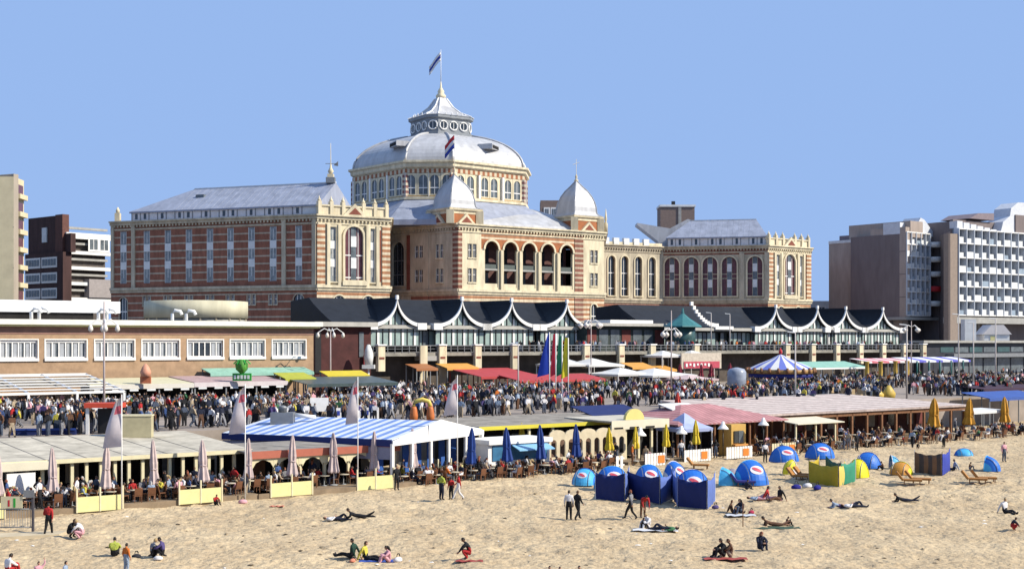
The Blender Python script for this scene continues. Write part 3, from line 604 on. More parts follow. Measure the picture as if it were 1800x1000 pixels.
m = MB(True); m.fb(F, 0, F.L, Z(TZ+.95), Z(TZ+1.05), 0, .12, greyc); m.fb(F, 0, F.L, Z(TZ+.5), Z(TZ+.56), .02, .1, greyc)
for i in range(int(F.L/1.2)): m.fb(F, i*1.2, i*1.2+.07, Z(TZ), Z(TZ+.95), .02, .1, greyc)
m.build('railing', tw)
m = MB(True); k = 0; a = F.ax(790)
shopc = [darkv, mat('shop_red', (.20, .05, .04), .7, .3, 1), mat('shop_grey', (.16, .15, .15), .7, .3, 1), mat('shop_teal', (.05, .11, .12), .6, .3, 1), mat('shop_cream', (.42, .36, .26), .7, .3, 1), darkv]
while a < F.L-4:
    wd = 3.2+(k*7 % 5)*.7; m.fb(F, a, a+wd-.25, PZ, PZ+3.3, -4.6, -3.9+.15*(k % 3), shopc[(k*5+k//3) % 6]); m.fb(F, a+.4, a+wd*.5, PZ+.3, PZ+2.6, -3.75, -3.5, glassb if k % 2 else darkv); a += wd; k += 1
m.build('shop_front', tw)
F_ = Fr(st(sx(1030, 88), 88)[:2], st(sx(1168, 88), 88)[:2])
lt = thing('terrace_pavilion', 'low dark green terrace bar with white roof edge between the two glass restaurants', 'bar', (F_.o.x, F_.o.y, 9), A)
m = MB(True); m.fb(F_, 0, F_.L, Z(TZ), Z(2.6), -8, 0, mat('dark_green_wall', (.05, .065, .06))); m.build('wall', lt)
m = MB(True); m.fb(F_, -.5, F_.L+.4, Z(2.6), Z(3.1), -9, 1.6, mat('fascia_grey', (.5, .48, .43))); m.fb(F_, F_.L*.35, F_.L*.9, Z(3.1), Z(3.7), -8, -1, white); m.build('roof', lt)
for k in range(7): m = MB(True); a = F_.L*(k+.1)/7; m.fb(F_, a, a+F_.L*.11, Z(TZ+.8), Z(2.0), .003, .1, glassb if k % 3 else shopc[1]); m.build('window', lt)
# teal turret kiosk
c = st(sx(1200, 84), 84, Z(TZ)); th = thing('garden_kiosk', 'small octagonal kiosk with pointed teal roof on the terrace', 'kiosk', c, A)
teal = mat('teal_roof', (.05, .20, .21), .5, .25, 1)
m = MB(); m.lathe([(2.2, 0), (2.2, 4.2)], mat('teal_glass', (.05, .11, .11), .3, .4, 1), 8); m.build('wall', th)
m = MB(); m.lathe([(3.3, 4.1), (3.2, 4.3), (1.2, 5.6), (.3, 6.4), (.12, 7.4)], teal, 8, smooth=False); m.build('roof', th)
# ---------------- brick building at the left ----------------
t0 = 58.4; xl = -60; sA, sB = sx(xl, t0), sx(551, t0); F = Fr(st(sA, t0)[:2], st(sB, t0)[:2]); L = F.L
bb = thing('brick_building', 'low tan brick building with white roof fascia and row of white windows at left', 'building', st(sA, t0, PZ), A)
tanb = mat('tan_brick', (.47, .31, .19), .9, .3, .9)
ops = []
for px0, px1 in ((0, 66), (80, 152), (167, 236), (250, 315), (330, 392), (405, 465), (479, 537)):
    a, b = F.ax(px0), F.ax(px1); ops.append(((a+b)/2, b-a, Z(-1.75), Z(.15), False))
m = MB(True); m.wall(F, 0, L, PZ, Z(1.75), -1, 0, tanb, ops, rim=white, rimw=.12, rimd=.05); m.fb(F, L-.5, L, PZ, Z(1.75), -14, -1.003, tanb); m.fb(F, 0, L, PZ, Z(1.7), -14, -13, tanb)
m.fb(F, 0, L, Z(.75), Z(1.54), .003, .05, mat('frieze_red', (.32, .18, .14), .9, .25, .7)); m.build('wall', bb)
m = MB(True); m.fb(F, -1, L+.8, Z(1.75), Z(2.3), -15, .9, mat('fascia_white', (.82, .80, .72), .5, .1, 1)); m.fb(F, -1, L+.6, Z(1.55), Z(1.748), -14, .6, yel); m.build('roof', bb)
for i, (c, wd, b, t, _) in enumerate(ops):
    m = MB(True); m.fb(F, c-wd/2, c+wd/2, b, t, -.4, -.3, glassb if i != 4 else glassd)
    n = 6
    for k in range(n+1): a = c-wd/2+(wd-.12)*k/n; m.fb(F, a, a+.12, b, t, -.3, -.18, white)
    for k in range(n):
        a = c-wd/2+wd*k/n
        if i != 4 or k in (0, 4, 5): m.fb(F, a+.14, a+wd/n*(.55 if k % 2 else .8), b+.1, t-.1, -.299, -.27, mat('net_curtain', (.42, .44, .47), .7, .2, 2))
    m.fb(F, c-wd/2, c+wd/2, t-.28, t, -.3, -.16, white); m.fb(F, c-wd/2, c+wd/2, b, b+.12, -.3, -.16, white); m.build('window', bb)
m = MB(True)
for px in (86, 100, 207, 222, 340, 365): c = F.P(F.ax(px), 0, -6); m.tube([(c.x, c.y, Z(2.2)), (c.x, c.y, Z(3.2)), (c.x+.3, c.y, Z(3.6)), (c.x+.9, c.y, Z(3.5)), (c.x+1.1, c.y, Z(3.1))], .2, white, 6)
m.build('roof_vent', bb)
m = MB(True); m.fb(F, F.ax(0), F.ax(252), Z(3.2), Z(4.5), -10, -7, mat('tarpaulin_white', (.78, .79, .80), .6, .1, 1)); m.fb(F, F.ax(0), F.ax(205), Z(2.3), Z(3.2), -10, -7.3, darkv); m.build('roof_unit', bb)
def simple_building(name, label, F, z0, z1, dep, mt, parts=(), cat='building'):
    th = thing(name, label, cat, (F.o.x, F.o.y, z0)); m = MB(True); m.fb(F, 0, F.L, z0, z1, -dep, 0, mt); m.build('wall', th); return th
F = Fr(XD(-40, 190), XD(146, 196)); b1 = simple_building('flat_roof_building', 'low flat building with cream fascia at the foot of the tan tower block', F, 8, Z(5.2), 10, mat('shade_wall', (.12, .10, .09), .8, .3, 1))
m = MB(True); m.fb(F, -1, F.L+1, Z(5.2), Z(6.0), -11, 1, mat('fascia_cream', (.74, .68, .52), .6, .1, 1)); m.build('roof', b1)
m = MB(True); c = XD(345, 205)
m.lathe([(7.6, 9), (7.6, Z(3.6))], mat('pavilion_render', (.36, .36, .33), .8, .3, .5, streak=True), 40, c); m.lathe([(7.95, Z(3.61)), (7.95, Z(6.2)), (7.3, Z(6.25))], mat('parapet_render', (.62, .58, .42), .8, .25, .5, streak=True), 40, c)
for j in range(20): a = 2*PI*j/20; m.box(c[0]+7.65*math.cos(a)-.12, c[0]+7.65*math.cos(a)+.12, c[1]+7.65*math.sin(a)-.12, c[1]+7.65*math.sin(a)+.12, 9, Z(3.65), stone)
m.build('round_pavilion', label='low round grey pavilion with a cream parapet behind the brick building', cat='pavilion')
F = Fr(st(sx(553, 62), 62)[:2], st(sx(660, 62), 62)[:2])
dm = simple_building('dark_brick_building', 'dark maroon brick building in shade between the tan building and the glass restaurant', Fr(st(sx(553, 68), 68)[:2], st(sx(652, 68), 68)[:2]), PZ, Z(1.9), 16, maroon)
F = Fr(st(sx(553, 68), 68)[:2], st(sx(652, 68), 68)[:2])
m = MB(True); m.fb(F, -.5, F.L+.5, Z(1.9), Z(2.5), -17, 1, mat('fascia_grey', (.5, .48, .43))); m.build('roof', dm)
m = MB(True); m.fb(F, F.L*.0, F.L*.1, PZ+3, Z(1.2), 0, .2, black); m.fb(F, F.L*.78, F.L*.86, Z(-2), Z(1.2), .003, .12, glassb); m.fb(F, F.L*.84, F.L*.97, Z(-3.2), Z(-1.8), .3, .5, mat('shop_sign_red', (.45, .05, .06), .6, .1)); m.build('window', dm)
m = MB(True); c = F.P(F.L*.8, 0, 2.2)
m.box(c.x-.8, c.x+.8, c.y-.5, c.y+.5, PZ+3.5, PZ+4.0, mat('sign_white', (.75, .75, .72), .6, .2)); m.lathe([(.5, PZ+4), (.62, PZ+5), (.5, PZ+5.8), (.2, PZ+6.6)], mat('sign_white', (.75, .75, .72)), 10, (c.x, c.y)); m.tube([(c.x, c.y, PZ), (c.x, c.y, PZ+3.6)], .12, white, 6)
m.build('cone_sculpture', label='white ice-cream shaped figure on a post in front of the dark maroon wall', cat='sculpture')
# ---------------- far buildings left ----------------
F = Fr(XD(-120, 335), XD(24, 322)); tb = thing('tower_block', 'tall tan slab tower block cut off by the left edge of the photo', 'building', (F.o.x, F.o.y, 9))
m = MB(True); m.fb(F, 0, F.L, 9, Z(41.2), -1.5, 0, mat('tan_render', (.42, .36, .29), .85, .2, .3, streak=True)); F_ = Fr(XD(24, 322), XD(42, 330)); m.fb(F_, 0, F_.L, 9, Z(40.5), -6, 0, mat('tan_render_lit', (.72, .62, .40), .8, .15, .4)); m.build('wall', tb)  # right side is the same render, coloured brighter as if sunlit
for k in range(7):
    m = MB(True); m.fb(F_, F_.L*.25, F_.L, Z(9+k*4.4), Z(10.2+k*4.4), .003, 1.0, mat('tan_render_lit', (.72, .62, .40))); m.build('balcony', tb); m = MB(True); m.fb(F_, F_.L*.4, F_.L*.9, Z(10.4+k*4.4), Z(12.6+k*4.4), .003, .08, mat('maroon_glazing', (.16, .06, .07))); m.build('window', tb)
m = MB(True)
for z in (18, 28): m.fb(F, 0, F.L, Z(z), Z(z+.25), .002, .06, mat('joint_brown', (.30, .25, .20), .8, .1))
m.build('joint', tb)
def grid_windows(F, th, a0, a1, z0, z1, nx, nz, fr=.62, fh=.5, frame=white, gl=glassb, d=.05):
    for i in range(nx):
        for j in range(nz):
            w_ = (a1-a0)/nx; h_ = (z1-z0)/nz; a = a0+w_*(i+(1-fr)/2); z = z0+h_*(j+(1-fh)/2); m = MB(True)
            m.fb(F, a-.35, a+w_*fr+.35, z-.6, z+h_*fh+.5, .003, d+.08, frame)
            n = max(2, int(w_*fr/1.3)); q = w_*fr/n
            for k in range(n): m.fb(F, a+k*q+.12, a+(k+1)*q-.12, z, z+h_*fh, d+.082, d+.14, gl)
            m.build('window', th)
F = Fr(XD(44, 362), XD(112, 350)); mp_ = mat('purple_brown_brick', (.085, .045, .042), .9, .4, .6, streak=True); ap = thing('brick_apartments', 'dark red brick apartment block with ribbon windows, left of the palace hotel', 'building', (F.o.x, F.o.y, 9))
m = MB(True); m.fb(F, 0, F.L*.98, 9, Z(24), -2.6, 0, mp_); m.fb(F, 0, F.L*.86, Z(24), Z(34), -3, -1, mp_); m.fb(F, F.L*.72, F.L*.9, Z(24), Z(34.2), -2.8, -.8, mat('rust_panel', (.15, .065, .05), .8, .3)); m.fb(F, F.L*.9, F.L*1.05, Z(24), Z(29), -3, -1.5, mp_); m.fb(F, F.L*.38, F.L*.5, Z(27), Z(31), -1, -.7, curtain); m.build('wall', ap)
grid_windows(F, ap, 0, F.L*.85, Z(11), Z(23.5), 2, 3, .84, .42)
F = Fr(XD(117, 352), XD(192, 362)); ap2 = thing('balcony_apartments', 'apartment block with dark recessed balconies and white bands beside the palace hotel', 'building', (F.o.x, F.o.y, 9))
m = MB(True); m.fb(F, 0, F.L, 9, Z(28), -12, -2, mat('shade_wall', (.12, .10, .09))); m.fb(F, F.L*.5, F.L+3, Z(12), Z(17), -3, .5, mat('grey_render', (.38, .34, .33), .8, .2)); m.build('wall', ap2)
for k in range(5):
    m = MB(True); z = 11+k*4.2; m.fb(F, 0, F.L+1, Z(z), Z(z+.9 if k < 4 else z+1.6), -2, 0, white if k % 2 == 0 or k > 2 else curtain); m.fb(F, 0, F.L, Z(z+2.6), Z(z+3.2), -2, -.8, concrete); m.build('balcony', ap2)
grid_windows(F, ap2, F.L*.5, F.L, Z(24), Z(29), 2, 1, .8, .55)
# ---------------- modern hotel at the right ----------------
def balcony_block(F, th, a0, a1, z0, z1, nx, nz, skew=0):
    w_ = (a1-a0)/nx; h_ = (z1-z0)/nz
    m = MB(True); m.fb(F, a0, a1, z0, z1, -2.2, -1.6, mat('balcony_glass', (.30, .34, .38), .25, .5, .6)); m.build('glazing', th)
    for j in range(nz+1):
        m = MB(True); m.fb(F, a0, a1, z0+j*h_-.2, z0+j*h_+.15, -1.6, .2, white)
        if j < nz:
            for i in range(nx):
                a = a0+i*w_
                m.fb(F, a+.2, a+w_*(.62 if (i*3+j*5+skew) % 4 else .95), z0+j*h_+.16, z0+j*h_+h_*(.42 if (i+j) % 2 else .34), 0, .15, curtain if (i*5+j*3) % 7 else mat('balcony_pane_blue', (.36, .44, .52), .3, .3, 1))
                m.fb(F, a+.2, a+w_*.5, z0+j*h_+.5, z0+(j+1)*h_-.4, -1.59, -1.45, curtain)
                m.fb(F, a+w_*.45, a+w_*.9, z0+j*h_+h_*.12, z0+j*h_+h_*.38, -.6, -.45, darkv) if (i+j) % 3 else None
        m.build('balcony', th)
    m = MB(True)
    for i in range(nx+1): a = a0+i*w_; m.fb(F, a-.12, a+.12, z0, z1, -1.6, .35, mat('fin_blue_white', (.62, .66, .72), .5, .15))
    m.build('fin', th)
h1 = thing('modern_hotel', 'brown brick stepped hotel block with a glazed balcony corner, right of the palace hotel', 'hotel', (*XD(1590, 400), 9))
Fa = Fr(XD(1457, 424), XD(1530, 412)); Fb = Fr(XD(1530, 410), XD(1592, 400)); Fc = Fr(XD(1592, 400), XD(1652, 412))
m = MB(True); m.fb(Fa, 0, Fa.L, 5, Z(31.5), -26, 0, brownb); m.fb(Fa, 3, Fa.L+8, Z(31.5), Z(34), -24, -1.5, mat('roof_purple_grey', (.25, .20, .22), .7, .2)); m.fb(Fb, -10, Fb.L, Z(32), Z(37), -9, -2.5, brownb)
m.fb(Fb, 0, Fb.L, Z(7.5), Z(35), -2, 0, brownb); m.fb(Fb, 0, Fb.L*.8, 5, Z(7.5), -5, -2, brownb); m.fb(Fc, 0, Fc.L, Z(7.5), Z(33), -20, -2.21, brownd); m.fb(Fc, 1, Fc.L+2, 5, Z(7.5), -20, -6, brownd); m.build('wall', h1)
m = MB(True); m.fb(Fa, 0, Fa.L, Z(31.502), Z(32.4), -4, .2, curtain); m.fb(Fb, Fb.L*.3, Fb.L*.8, Z(35.002), Z(36.6), -2.4, -1.2, curtain); m.fb(Fa, Fa.L*.8, Fa.L*.97, Z(12), Z(29), .003, .2, glassb); m.fb(Fb, -.5, Fb.L+.3, Z(6.6), Z(7.498), -3, .5, concrete); m.fb(Fc, -.3, Fc.L, Z(6.6), Z(7.498), -20, .5, concrete)
for z in (13.5, 20.5, 27.5): m.fb(Fb, 0, Fb.L, Z(z), Z(z+.2), .002, .05, brownd)
m.build('trim', h1)
balcony_block(Fc, h1, .3, Fc.L*.70, Z(8), Z(33.5), 5, 7)
m = MB(True)
for k in range(5):
    cc = Fc.P(Fc.L*.83, 0, 0); m.lathe([(2.2, Z(11+k*4.6)), (2.3, Z(12.6+k*4.6))], curtain if k != 1 else fred, 14, (cc.x, cc.y))
m.build('round_balcony', h1)
m = MB(True); m.fpoly(Fc, [(0, Z(33)), (Fc.L*1.1, Z(33)), (Fc.L*1.0, Z(34)), (Fc.L*.72, Z(38)), (Fc.L*.6, Z(38.6)), (Fc.L*.5, Z(36.5)), (0, Z(36.5))], -8, -2.0, mat('white_cladding', (.70, .72, .76), .5, .15)); m.build('roof', h1)
h2 = thing('modern_hotel', 'white balconied hotel block with dark brick side wall at the right edge of the photo', 'hotel', (*XD(1670, 392), 9))
Fd = Fr(XD(1650, 412), XD(1668, 394)); Fe = Fr(XD(1668, 394), XD(1684, 396)); Ff = Fr(XD(1684, 396), XD(1850, 424))
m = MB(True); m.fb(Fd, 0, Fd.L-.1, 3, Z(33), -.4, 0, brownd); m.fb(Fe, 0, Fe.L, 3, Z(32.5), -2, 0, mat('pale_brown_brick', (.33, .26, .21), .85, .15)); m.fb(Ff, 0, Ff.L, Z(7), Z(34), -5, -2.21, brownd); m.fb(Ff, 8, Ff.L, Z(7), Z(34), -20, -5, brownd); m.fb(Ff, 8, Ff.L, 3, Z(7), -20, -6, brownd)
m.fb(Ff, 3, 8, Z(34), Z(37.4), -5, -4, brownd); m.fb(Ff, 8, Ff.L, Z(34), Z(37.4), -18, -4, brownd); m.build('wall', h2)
balcony_block(Ff, h2, .2, Ff.L, Z(8), Z(34.2), 13, 6, 1)
m = MB(True); m.fb(Ff, -.5, Ff.L, Z(5.5), Z(7.4), -5, 0, concrete); 
for i in range(7): m.fb(Ff, 3+i*4, 3.5+i*4, 3, Z(5.5), -4, -3.5, concrete)
m.build('trim', h2)
m = MB(True)
for i in range(7): m.fb(Ff, 1+i*3.4-(i % 2)*.2, 3.6+i*3.4, Z(34.4), Z(36.6-i*.35), -3.8, -1.0, mat('white_cladding', (.70, .72, .76)))
m.fpoly(Ff, [(Ff.ax(1764), Z(34.4)), (Ff.L, Z(34.4)), (Ff.L, Z(44.6)), (Ff.ax(1794), Z(44)), (Ff.ax(1782), Z(42)), (Ff.ax(1780), Z(39.5)), (Ff.ax(1768), Z(37.5))], -7, -.9, mat('white_cladding', (.70, .72, .76))); m.fpoly(Ff, [(Ff.ax(1788), Z(34)), (Ff.L, Z(34)), (Ff.L, Z(40)), (Ff.ax(1788), Z(40))], -.88, -.5, brownd); m.fpoly(Ff, [(Ff.ax(1720), Z(38)), (Ff.ax(1762), Z(38)), (Ff.ax(1762), Z(40.2)), (Ff.ax(1735), Z(39.8))], -14, -3, mat('roof_purple_grey', (.25, .20, .22))); m.build('roof', h2)
F = Fr(XD(1425, 440), XD(1458, 440)); b = simple_building('pale_house', 'small pale building seen in the gap between the palace hotel and the modern hotel', F, 9, Z(13.6), 10, curtain); grid_windows(F, b, 1.5, F.L-.5, Z(8), Z(13), 1, 1, .5, .4)
F = Fr(XD(950, 430), XD(985, 430)); b = simple_building('rooftop_block', 'brick block rising between the two front turrets behind the palace hotel', F, 9, Z(46.3), 10, mat('drab_brick', (.26, .19, .16), .8, .2)); grid_windows(F, b, 1, F.L-1, Z(40), Z(45), 2, 1, .6, .4)
F = Fr(XD(1161, 440), XD(1221, 440)); b = simple_building('roof_tower', 'square brown block topped with a small chimney, above the right wing of the palace hotel', F, 9, Z(45.2), 10, mat('drab_brick', (.26, .19, .16)))
m = MB(True); m.fb(F, -.3, F.L+.3, Z(45.2), Z(45.9), -10, .3, curtain); m.fb(F, 4, 5.2, Z(45.9), Z(47.3), -3, -2, black); m.fb(F, 6, 7, Z(31), Z(45.2), 0, .2, concrete); m.build('trim', b)
# low dark hall under the modern hotel
F = Fr(st(sx(1622, 86), 86)[:2], st(sx(1860, 86), 86)[:2])
hl = simple_building('dark_hall', 'low dark glass-fronted hall along the promenade at the right edge', F, PZ, Z(-.3), 25, mat('hall_dark', (.045, .047, .06), .5, .4, .5))
m = MB(True); m.fb(F, -1, F.L, Z(-.3), Z(.2), -25, 1, concrete); m.fb(F, 8, F.L, Z(-3.4), Z(-2.6), 0, 2, greyc); m.build('roof', hl)
for k in range(9):
    m = MB(True); a = 6+k*5.2; m.fb(F, a, a+4.6, PZ+.2, Z(-3.6), .003, .1, glassb); m.fb(F, a, a+4.6, Z(-2.3), Z(-1.2), .003, .1, glassb if k % 2 else mat('shop_teal', (.05, .11, .12))); m.build('window', hl)
F = Fr(XD(1696, 330), XD(1716, 330)); m = MB(True); m.fb(F, 0, F.L, 9, Z(5.6), -3, 0, curtain); m.build('white_shed', label='small white shed under the white balconied hotel', cat='shed')
m = MB(True); F = Fr(XD(1727, 332), XD(1778, 332)); m.fb(F, .5, F.L-.5, 9, Z(1.8), -6, 0, curtain); m.fpoly(F, [(0, Z(1.8)), (F.L, Z(1.8)), (F.L*.72, Z(4.2)), (F.L*.3, Z(4.2))], -6, .3, mat('tent_pale', (.74, .70, .68), .7, .1)); m.fb(F, 2, 3.4, 9.2, Z(1.4), .003, .1, yel); m.build('marquee', label='pale marquee with sloping roof under the hotel at the right edge', cat='marquee')
# ---------------- beach clubs ----------------
def sheet(m, s0, s1, t0, t1, zf, zb, mt, th=.08, z1f=None, z1b=None):
    """sloping roof sheet over the plan rectangle; zf at the sea side, zb at the back"""
    P = [st(s0, t0, zf), st(s1, t0, zf if z1f is None else z1f), st(s1, t1, zb if z1b is None else z1b), st(s0, t1, zb)]
    m.add(P+[(p[0], p[1], p[2]-th) for p in P], [(0, 1, 2, 3), (7, 6, 5, 4), (0, 4, 5, 1), (1, 5, 6, 2), (2, 6, 7, 3), (3, 7, 4, 0)], mt)
def sbox(m, s0, s1, t0, t1, z0, z1, mt): m.fb(Fr(st(0, 0)[:2], st(1, 0)[:2]), s0, s1, z0, z1, -t1, -t0, mt)
roofw = mat('sheet_roof_pale', (.60, .55, .45), .85, .4, .8, spec=.05); roofg = mat('sheet_roof_grey', (.34, .31, .27), .85, .4, .8, spec=.05)
deckm = mat('timber_deck', (.30, .22, .14), .8, .35, 1)
def club(name, label, x0, x1, t0, t1, zf, zb, rm, fm, fh=.35, posts=0, pm=cream, pw=.2, wm=darkv, deck=.3, wallt=None, df=2.5, cat='beach pavilion', gl=True):
    s0, s1 = sx(x0, t0), sx(x1, t0); th = thing(name, label, cat, st(s0, t0, 0), A)
    m = MB(True); sheet(m, s0-.3, s1+.3, t0-.4, t1, zf, zb, rm); sheet(m, s0-.1, s1+.1, t0-.1, t1-.2, zf-.081, zb-.081, rm, .12); m.build('roof', th)
    m = MB(True); sbox(m, s0-.3, s1+.3, t0-.45, t0-.4, zf-fh, zf+.02, fm); m.build('fascia', th)
    wt = wallt or t0+(t1-t0)*.45
    m = MB(True); sbox(m, s0, s1, wt, t1-.4, deck, zf-.25, wm); m.build('wall', th)
    m = MB(True); sbox(m, s0-.4, s1+.4, t0-df, t1, -.3, deck, deckm); m.build('deck', th)
    for k in range(posts+1):
        a = s0+(s1-s0)*k/max(1, posts); m = MB(True); sbox(m, a-pw/2, a+pw/2, t0-.2, t0+.0, deck, zf-fh*.5, pm); m.build('post', th)
    if gl:
        n = int((s1-s0)/1.3)
        for k in range(n):
            a = s0+(s1-s0)*k/n
            if (k*7+3) % 5 < 3: m = MB(True); sbox(m, a+.1, a+1.0, wt-.08, wt-.02, deck+.6, deck+2.2, [glassb, shopc[4], glassd, wood][k*3 % 4]); m.build('window', th)
    return th
c1 = club('beach_pavilion', 'long beach pavilion with weathered pale sheet roof and cream posts, leftmost on the sand', -120, 432, 4, 15.5, 3.0, 3.65, roofw, cream, .25, 22, cream, df=3.9)
m = MB(True); s0 = sx(8, 3.9); sbox(m, s0, sx(58, 3.9), 3.4, 3.6, .9, 2.3, white); sbox(m, s0-6, sx(95, 3.9), 3.3, 3.6, 2.45, 2.95, mat('fascia_cream', (.74, .68, .52))); m.build('sign_board', c1)
m = MB(True)
for x in (60, 130, 200, 270, 330): a = sx(x, 6); sheet(m, a, a+.1, 3.7, 15.3, 3.02, 3.66, roofg, .04)
m.build('roof_seam', c1)
c2 = club('beach_pavilion', 'beach pavilion with orange-red fascia and cream arched posts, beside the long pale one', 436, 692, 2.5, 8, 2.95, 3.1, roofg, mat('fascia_orange_red', (.46, .14, .09), .7, .15, 1), .5, 6, cream)
m = MB(True); s0, s1 = sx(438, 2.4), sx(690, 2.4); n = 6; Fq = Fr(st(s0, 2.2)[:2], st(s1, 2.2)[:2]); L = Fq.L; w_ = L/n
m.wall(Fq, 0, L, 1.9, 2.45, -.1, 0, cream, [(w_*(k+.5), w_-.3, 1.9, 2.35, False) for k in range(n)])
for k in range(n):
    for sg in (-1, 1): e = w_*(k+.5)+sg*(w_/2-.15); m.fpoly(Fq, [(e, 2.35), (e-sg*.7, 2.35), (e-sg*.25, 2.15), (e, 1.75)][::sg], -.09, -.01, cream)
m.build('arch_trim', c2)
# striped tent roof
bst = band('blue_white_canvas', (.20, .32, .66), (.70, .75, .84), 1.0, .5, 'Y', rough=.65, var=.22)
tp = thing('striped_tent', 'large tent hall with blue and white striped roof and white gable facing right', 'tent', (-8.6, 94, 0), math.atan2(.89, .46))
W_, LL, ez, rz_ = 13.4, 15.5, 3.45, 4.45
m = MB(); m.add([(0, 0, ez), (W_/2, 0, rz_), (W_, 0, ez), (0, LL, ez), (W_/2, LL, rz_), (W_, LL, ez)]+[(0, 0, ez-.06), (W_/2, 0, rz_-.06), (W_, 0, ez-.06), (0, LL, ez-.06), (W_/2, LL, rz_-.06), (W_, LL, ez-.06)],
      [(1, 0, 3, 4), (2, 1, 4, 5), (6, 7, 10, 9), (7, 8, 11, 10), (0, 1, 7, 6), (1, 2, 8, 7), (4, 3, 9, 10), (5, 4, 10, 11), (0, 6, 9, 3), (2, 5, 11, 8)], bst); m.build('roof', tp)
m = MB(); m.add([(-.1, -.15, ez-.1), (W_/2, -.15, rz_+.1), (W_+.1, -.15, ez-.1), (W_+.1, -.15, ez-.45), (-.1, -.15, ez-.45), (-.1, -.05, ez-.1), (W_/2, -.05, rz_+.1), (W_+.1, -.05, ez-.1), (W_+.1, -.05, ez-.45), (-.1, -.05, ez-.45)], [(4, 3, 2, 1, 0), (5, 6, 7, 8, 9), (0, 1, 6, 5), (1, 2, 7, 6), (2, 3, 8, 7), (3, 4, 9, 8), (4, 0, 5, 9)], white); m.build('gable', tp)
m = MB(); m.box(-.12, -.02, 0, LL, ez-.5, ez-.02, mat('navy_valance', (.02, .035, .16), .7, .1)); 
m.box(0, .06, 0, LL, 2.0, ez-.55, mat('tent_wall_lilac', (.30, .31, .42), .6, .2)); m.box(.3, W_-.3, LL*.5, LL*.52, .3, ez-.3, darkv); m.build('side_wall', tp)
for k in range(6): m = MB(); m.box(-.1+k*W_/5-.08, .1+k*W_/5, -.12, .06, 0, ez-.3, white); m.build('post', tp)
m = MB()
for k in range(7): m.box(1+k*1.8, 1.9+k*1.8, 2.0, 2.06, .3, 2.8, mat('blue_curtain', (.04, .12, .40), .7, .2))
m.build('curtain', tp)
m = MB(True); c = XD(497, 103.5)
m.box(c[0]-.9, c[0]+.9, c[1]-.5, c[1]+.5, 3.9, 4.9, greyc); m.lathe([(.3, 4.9), (.3, 5.2), (.45, 5.3), (.1, 5.45)], greyc, 8, c); m.tube([(c[0]+1, c[1], 4.7), (c[0]+2.6, c[1], 4.5)], .18, white, 6)
m.build('vent_unit', tp)
# kiosk, arcades, awnings to the right
kb = thing('snack_kiosk', 'white and sky-blue snack kiosk behind the closed blue parasols', 'kiosk', st(sx(858, 3), 3, 0), A)
s0, s1 = sx(858, 3), sx(966, 3); m = MB(True); sbox(m, s0, s1, 3, 6, 0, 2.4, white); m.build('wall', kb); m = MB(True); sbox(m, s0-.1, s1+.1, 2.7, 6.1, 2.4, 2.75, white); m.build('roof', kb)
m = MB(True); sbox(m, s0+.4, s1-.3, 2.93, 2.99, 1.1, 2.3, mat('kiosk_blue_glass', (.06, .20, .36), .3, .4, 1)); m.build('window', kb)
m = MB(True); sheet(m, s0+2.2, s1-.4, 1.8, 2.95, 1.95, 2.35, mat('kiosk_sky_awning', (.25, .50, .75), .6, .15)); m.build('awning', kb)
yc = club('beach_pavilion', 'beach pavilion with flat grey roof and a long yellow awning edge', 842, 1088, 8, 15, 3.45, 3.8, roofg, mat('yellow_fabric', (.72, .62, .06), .6, .1), .3, 6, cream)
arc = thing('cream_arcade', 'cream scalloped arcade screen in front of the yellow-edged pavilion', 'screen', st(sx(966, 4.5), 4.5, 0), A)
s0, s1 = sx(966, 4.5), sx(1100, 4.5); Fq = Fr(st(s0, 4.5)[:2], st(s1, 4.5)[:2]); n = 9; w_ = Fq.L/n
m = MB(True); m.wall(Fq, 0, Fq.L, 0, 2.75, -.15, 0, mat('arcade_cream', (.68, .58, .40), .7, .2), [(w_*(k+.5), w_*.62, .9, 2.35, True) for k in range(n)]); m.fb(Fq, 0, Fq.L, .3, 2.6, -1.5, -1.3, mat('arcade_back', (.22, .13, .09), .8, .5, 1)); m.build('wall', arc)
m = MB(True)
for k in range(5): m.fpoly(Fq, [(Fq.L/5*(k+.5)+Fq.L/10*math.cos(PI*j/8), 2.752+.4*math.sin(PI*j/8)) for j in range(9)], -.1, .0, mat('arcade_cream', (.68, .58, .40)))
m.build('scallop', arc)
cb = club('beach_pavilion', 'cream flat-roofed pavilion with deep fascia and a yellow shell on its roof', 1074, 1166, 5, 11, 3.65, 3.7, mat('cream_roof', (.62, .57, .46), .7, .2), mat('fascia_cream', (.74, .68, .52)), .75, 4, cream)
m = MB(True); Fq = Fr(st(sx(1101, 5), 5.2)[:2], st(sx(1134, 5), 5.2)[:2]); m.fpoly(Fq, [(Fq.L/2*(1+math.cos(PI*j/10)), 3.66+.95*math.sin(PI*j/10)) for j in range(11)], -.2, .1, mat('shell_yellow', (.74, .62, .22), .6, .12)); m.build('shell_sign', cb)
m = MB(True)
for k in range(3): a = sx(1080+k*28, 4.5); sbox(m, a, a+1.0, 4.48, 4.54, 2.95, 3.1, darkv)
m.build('fascia_slot', cb)
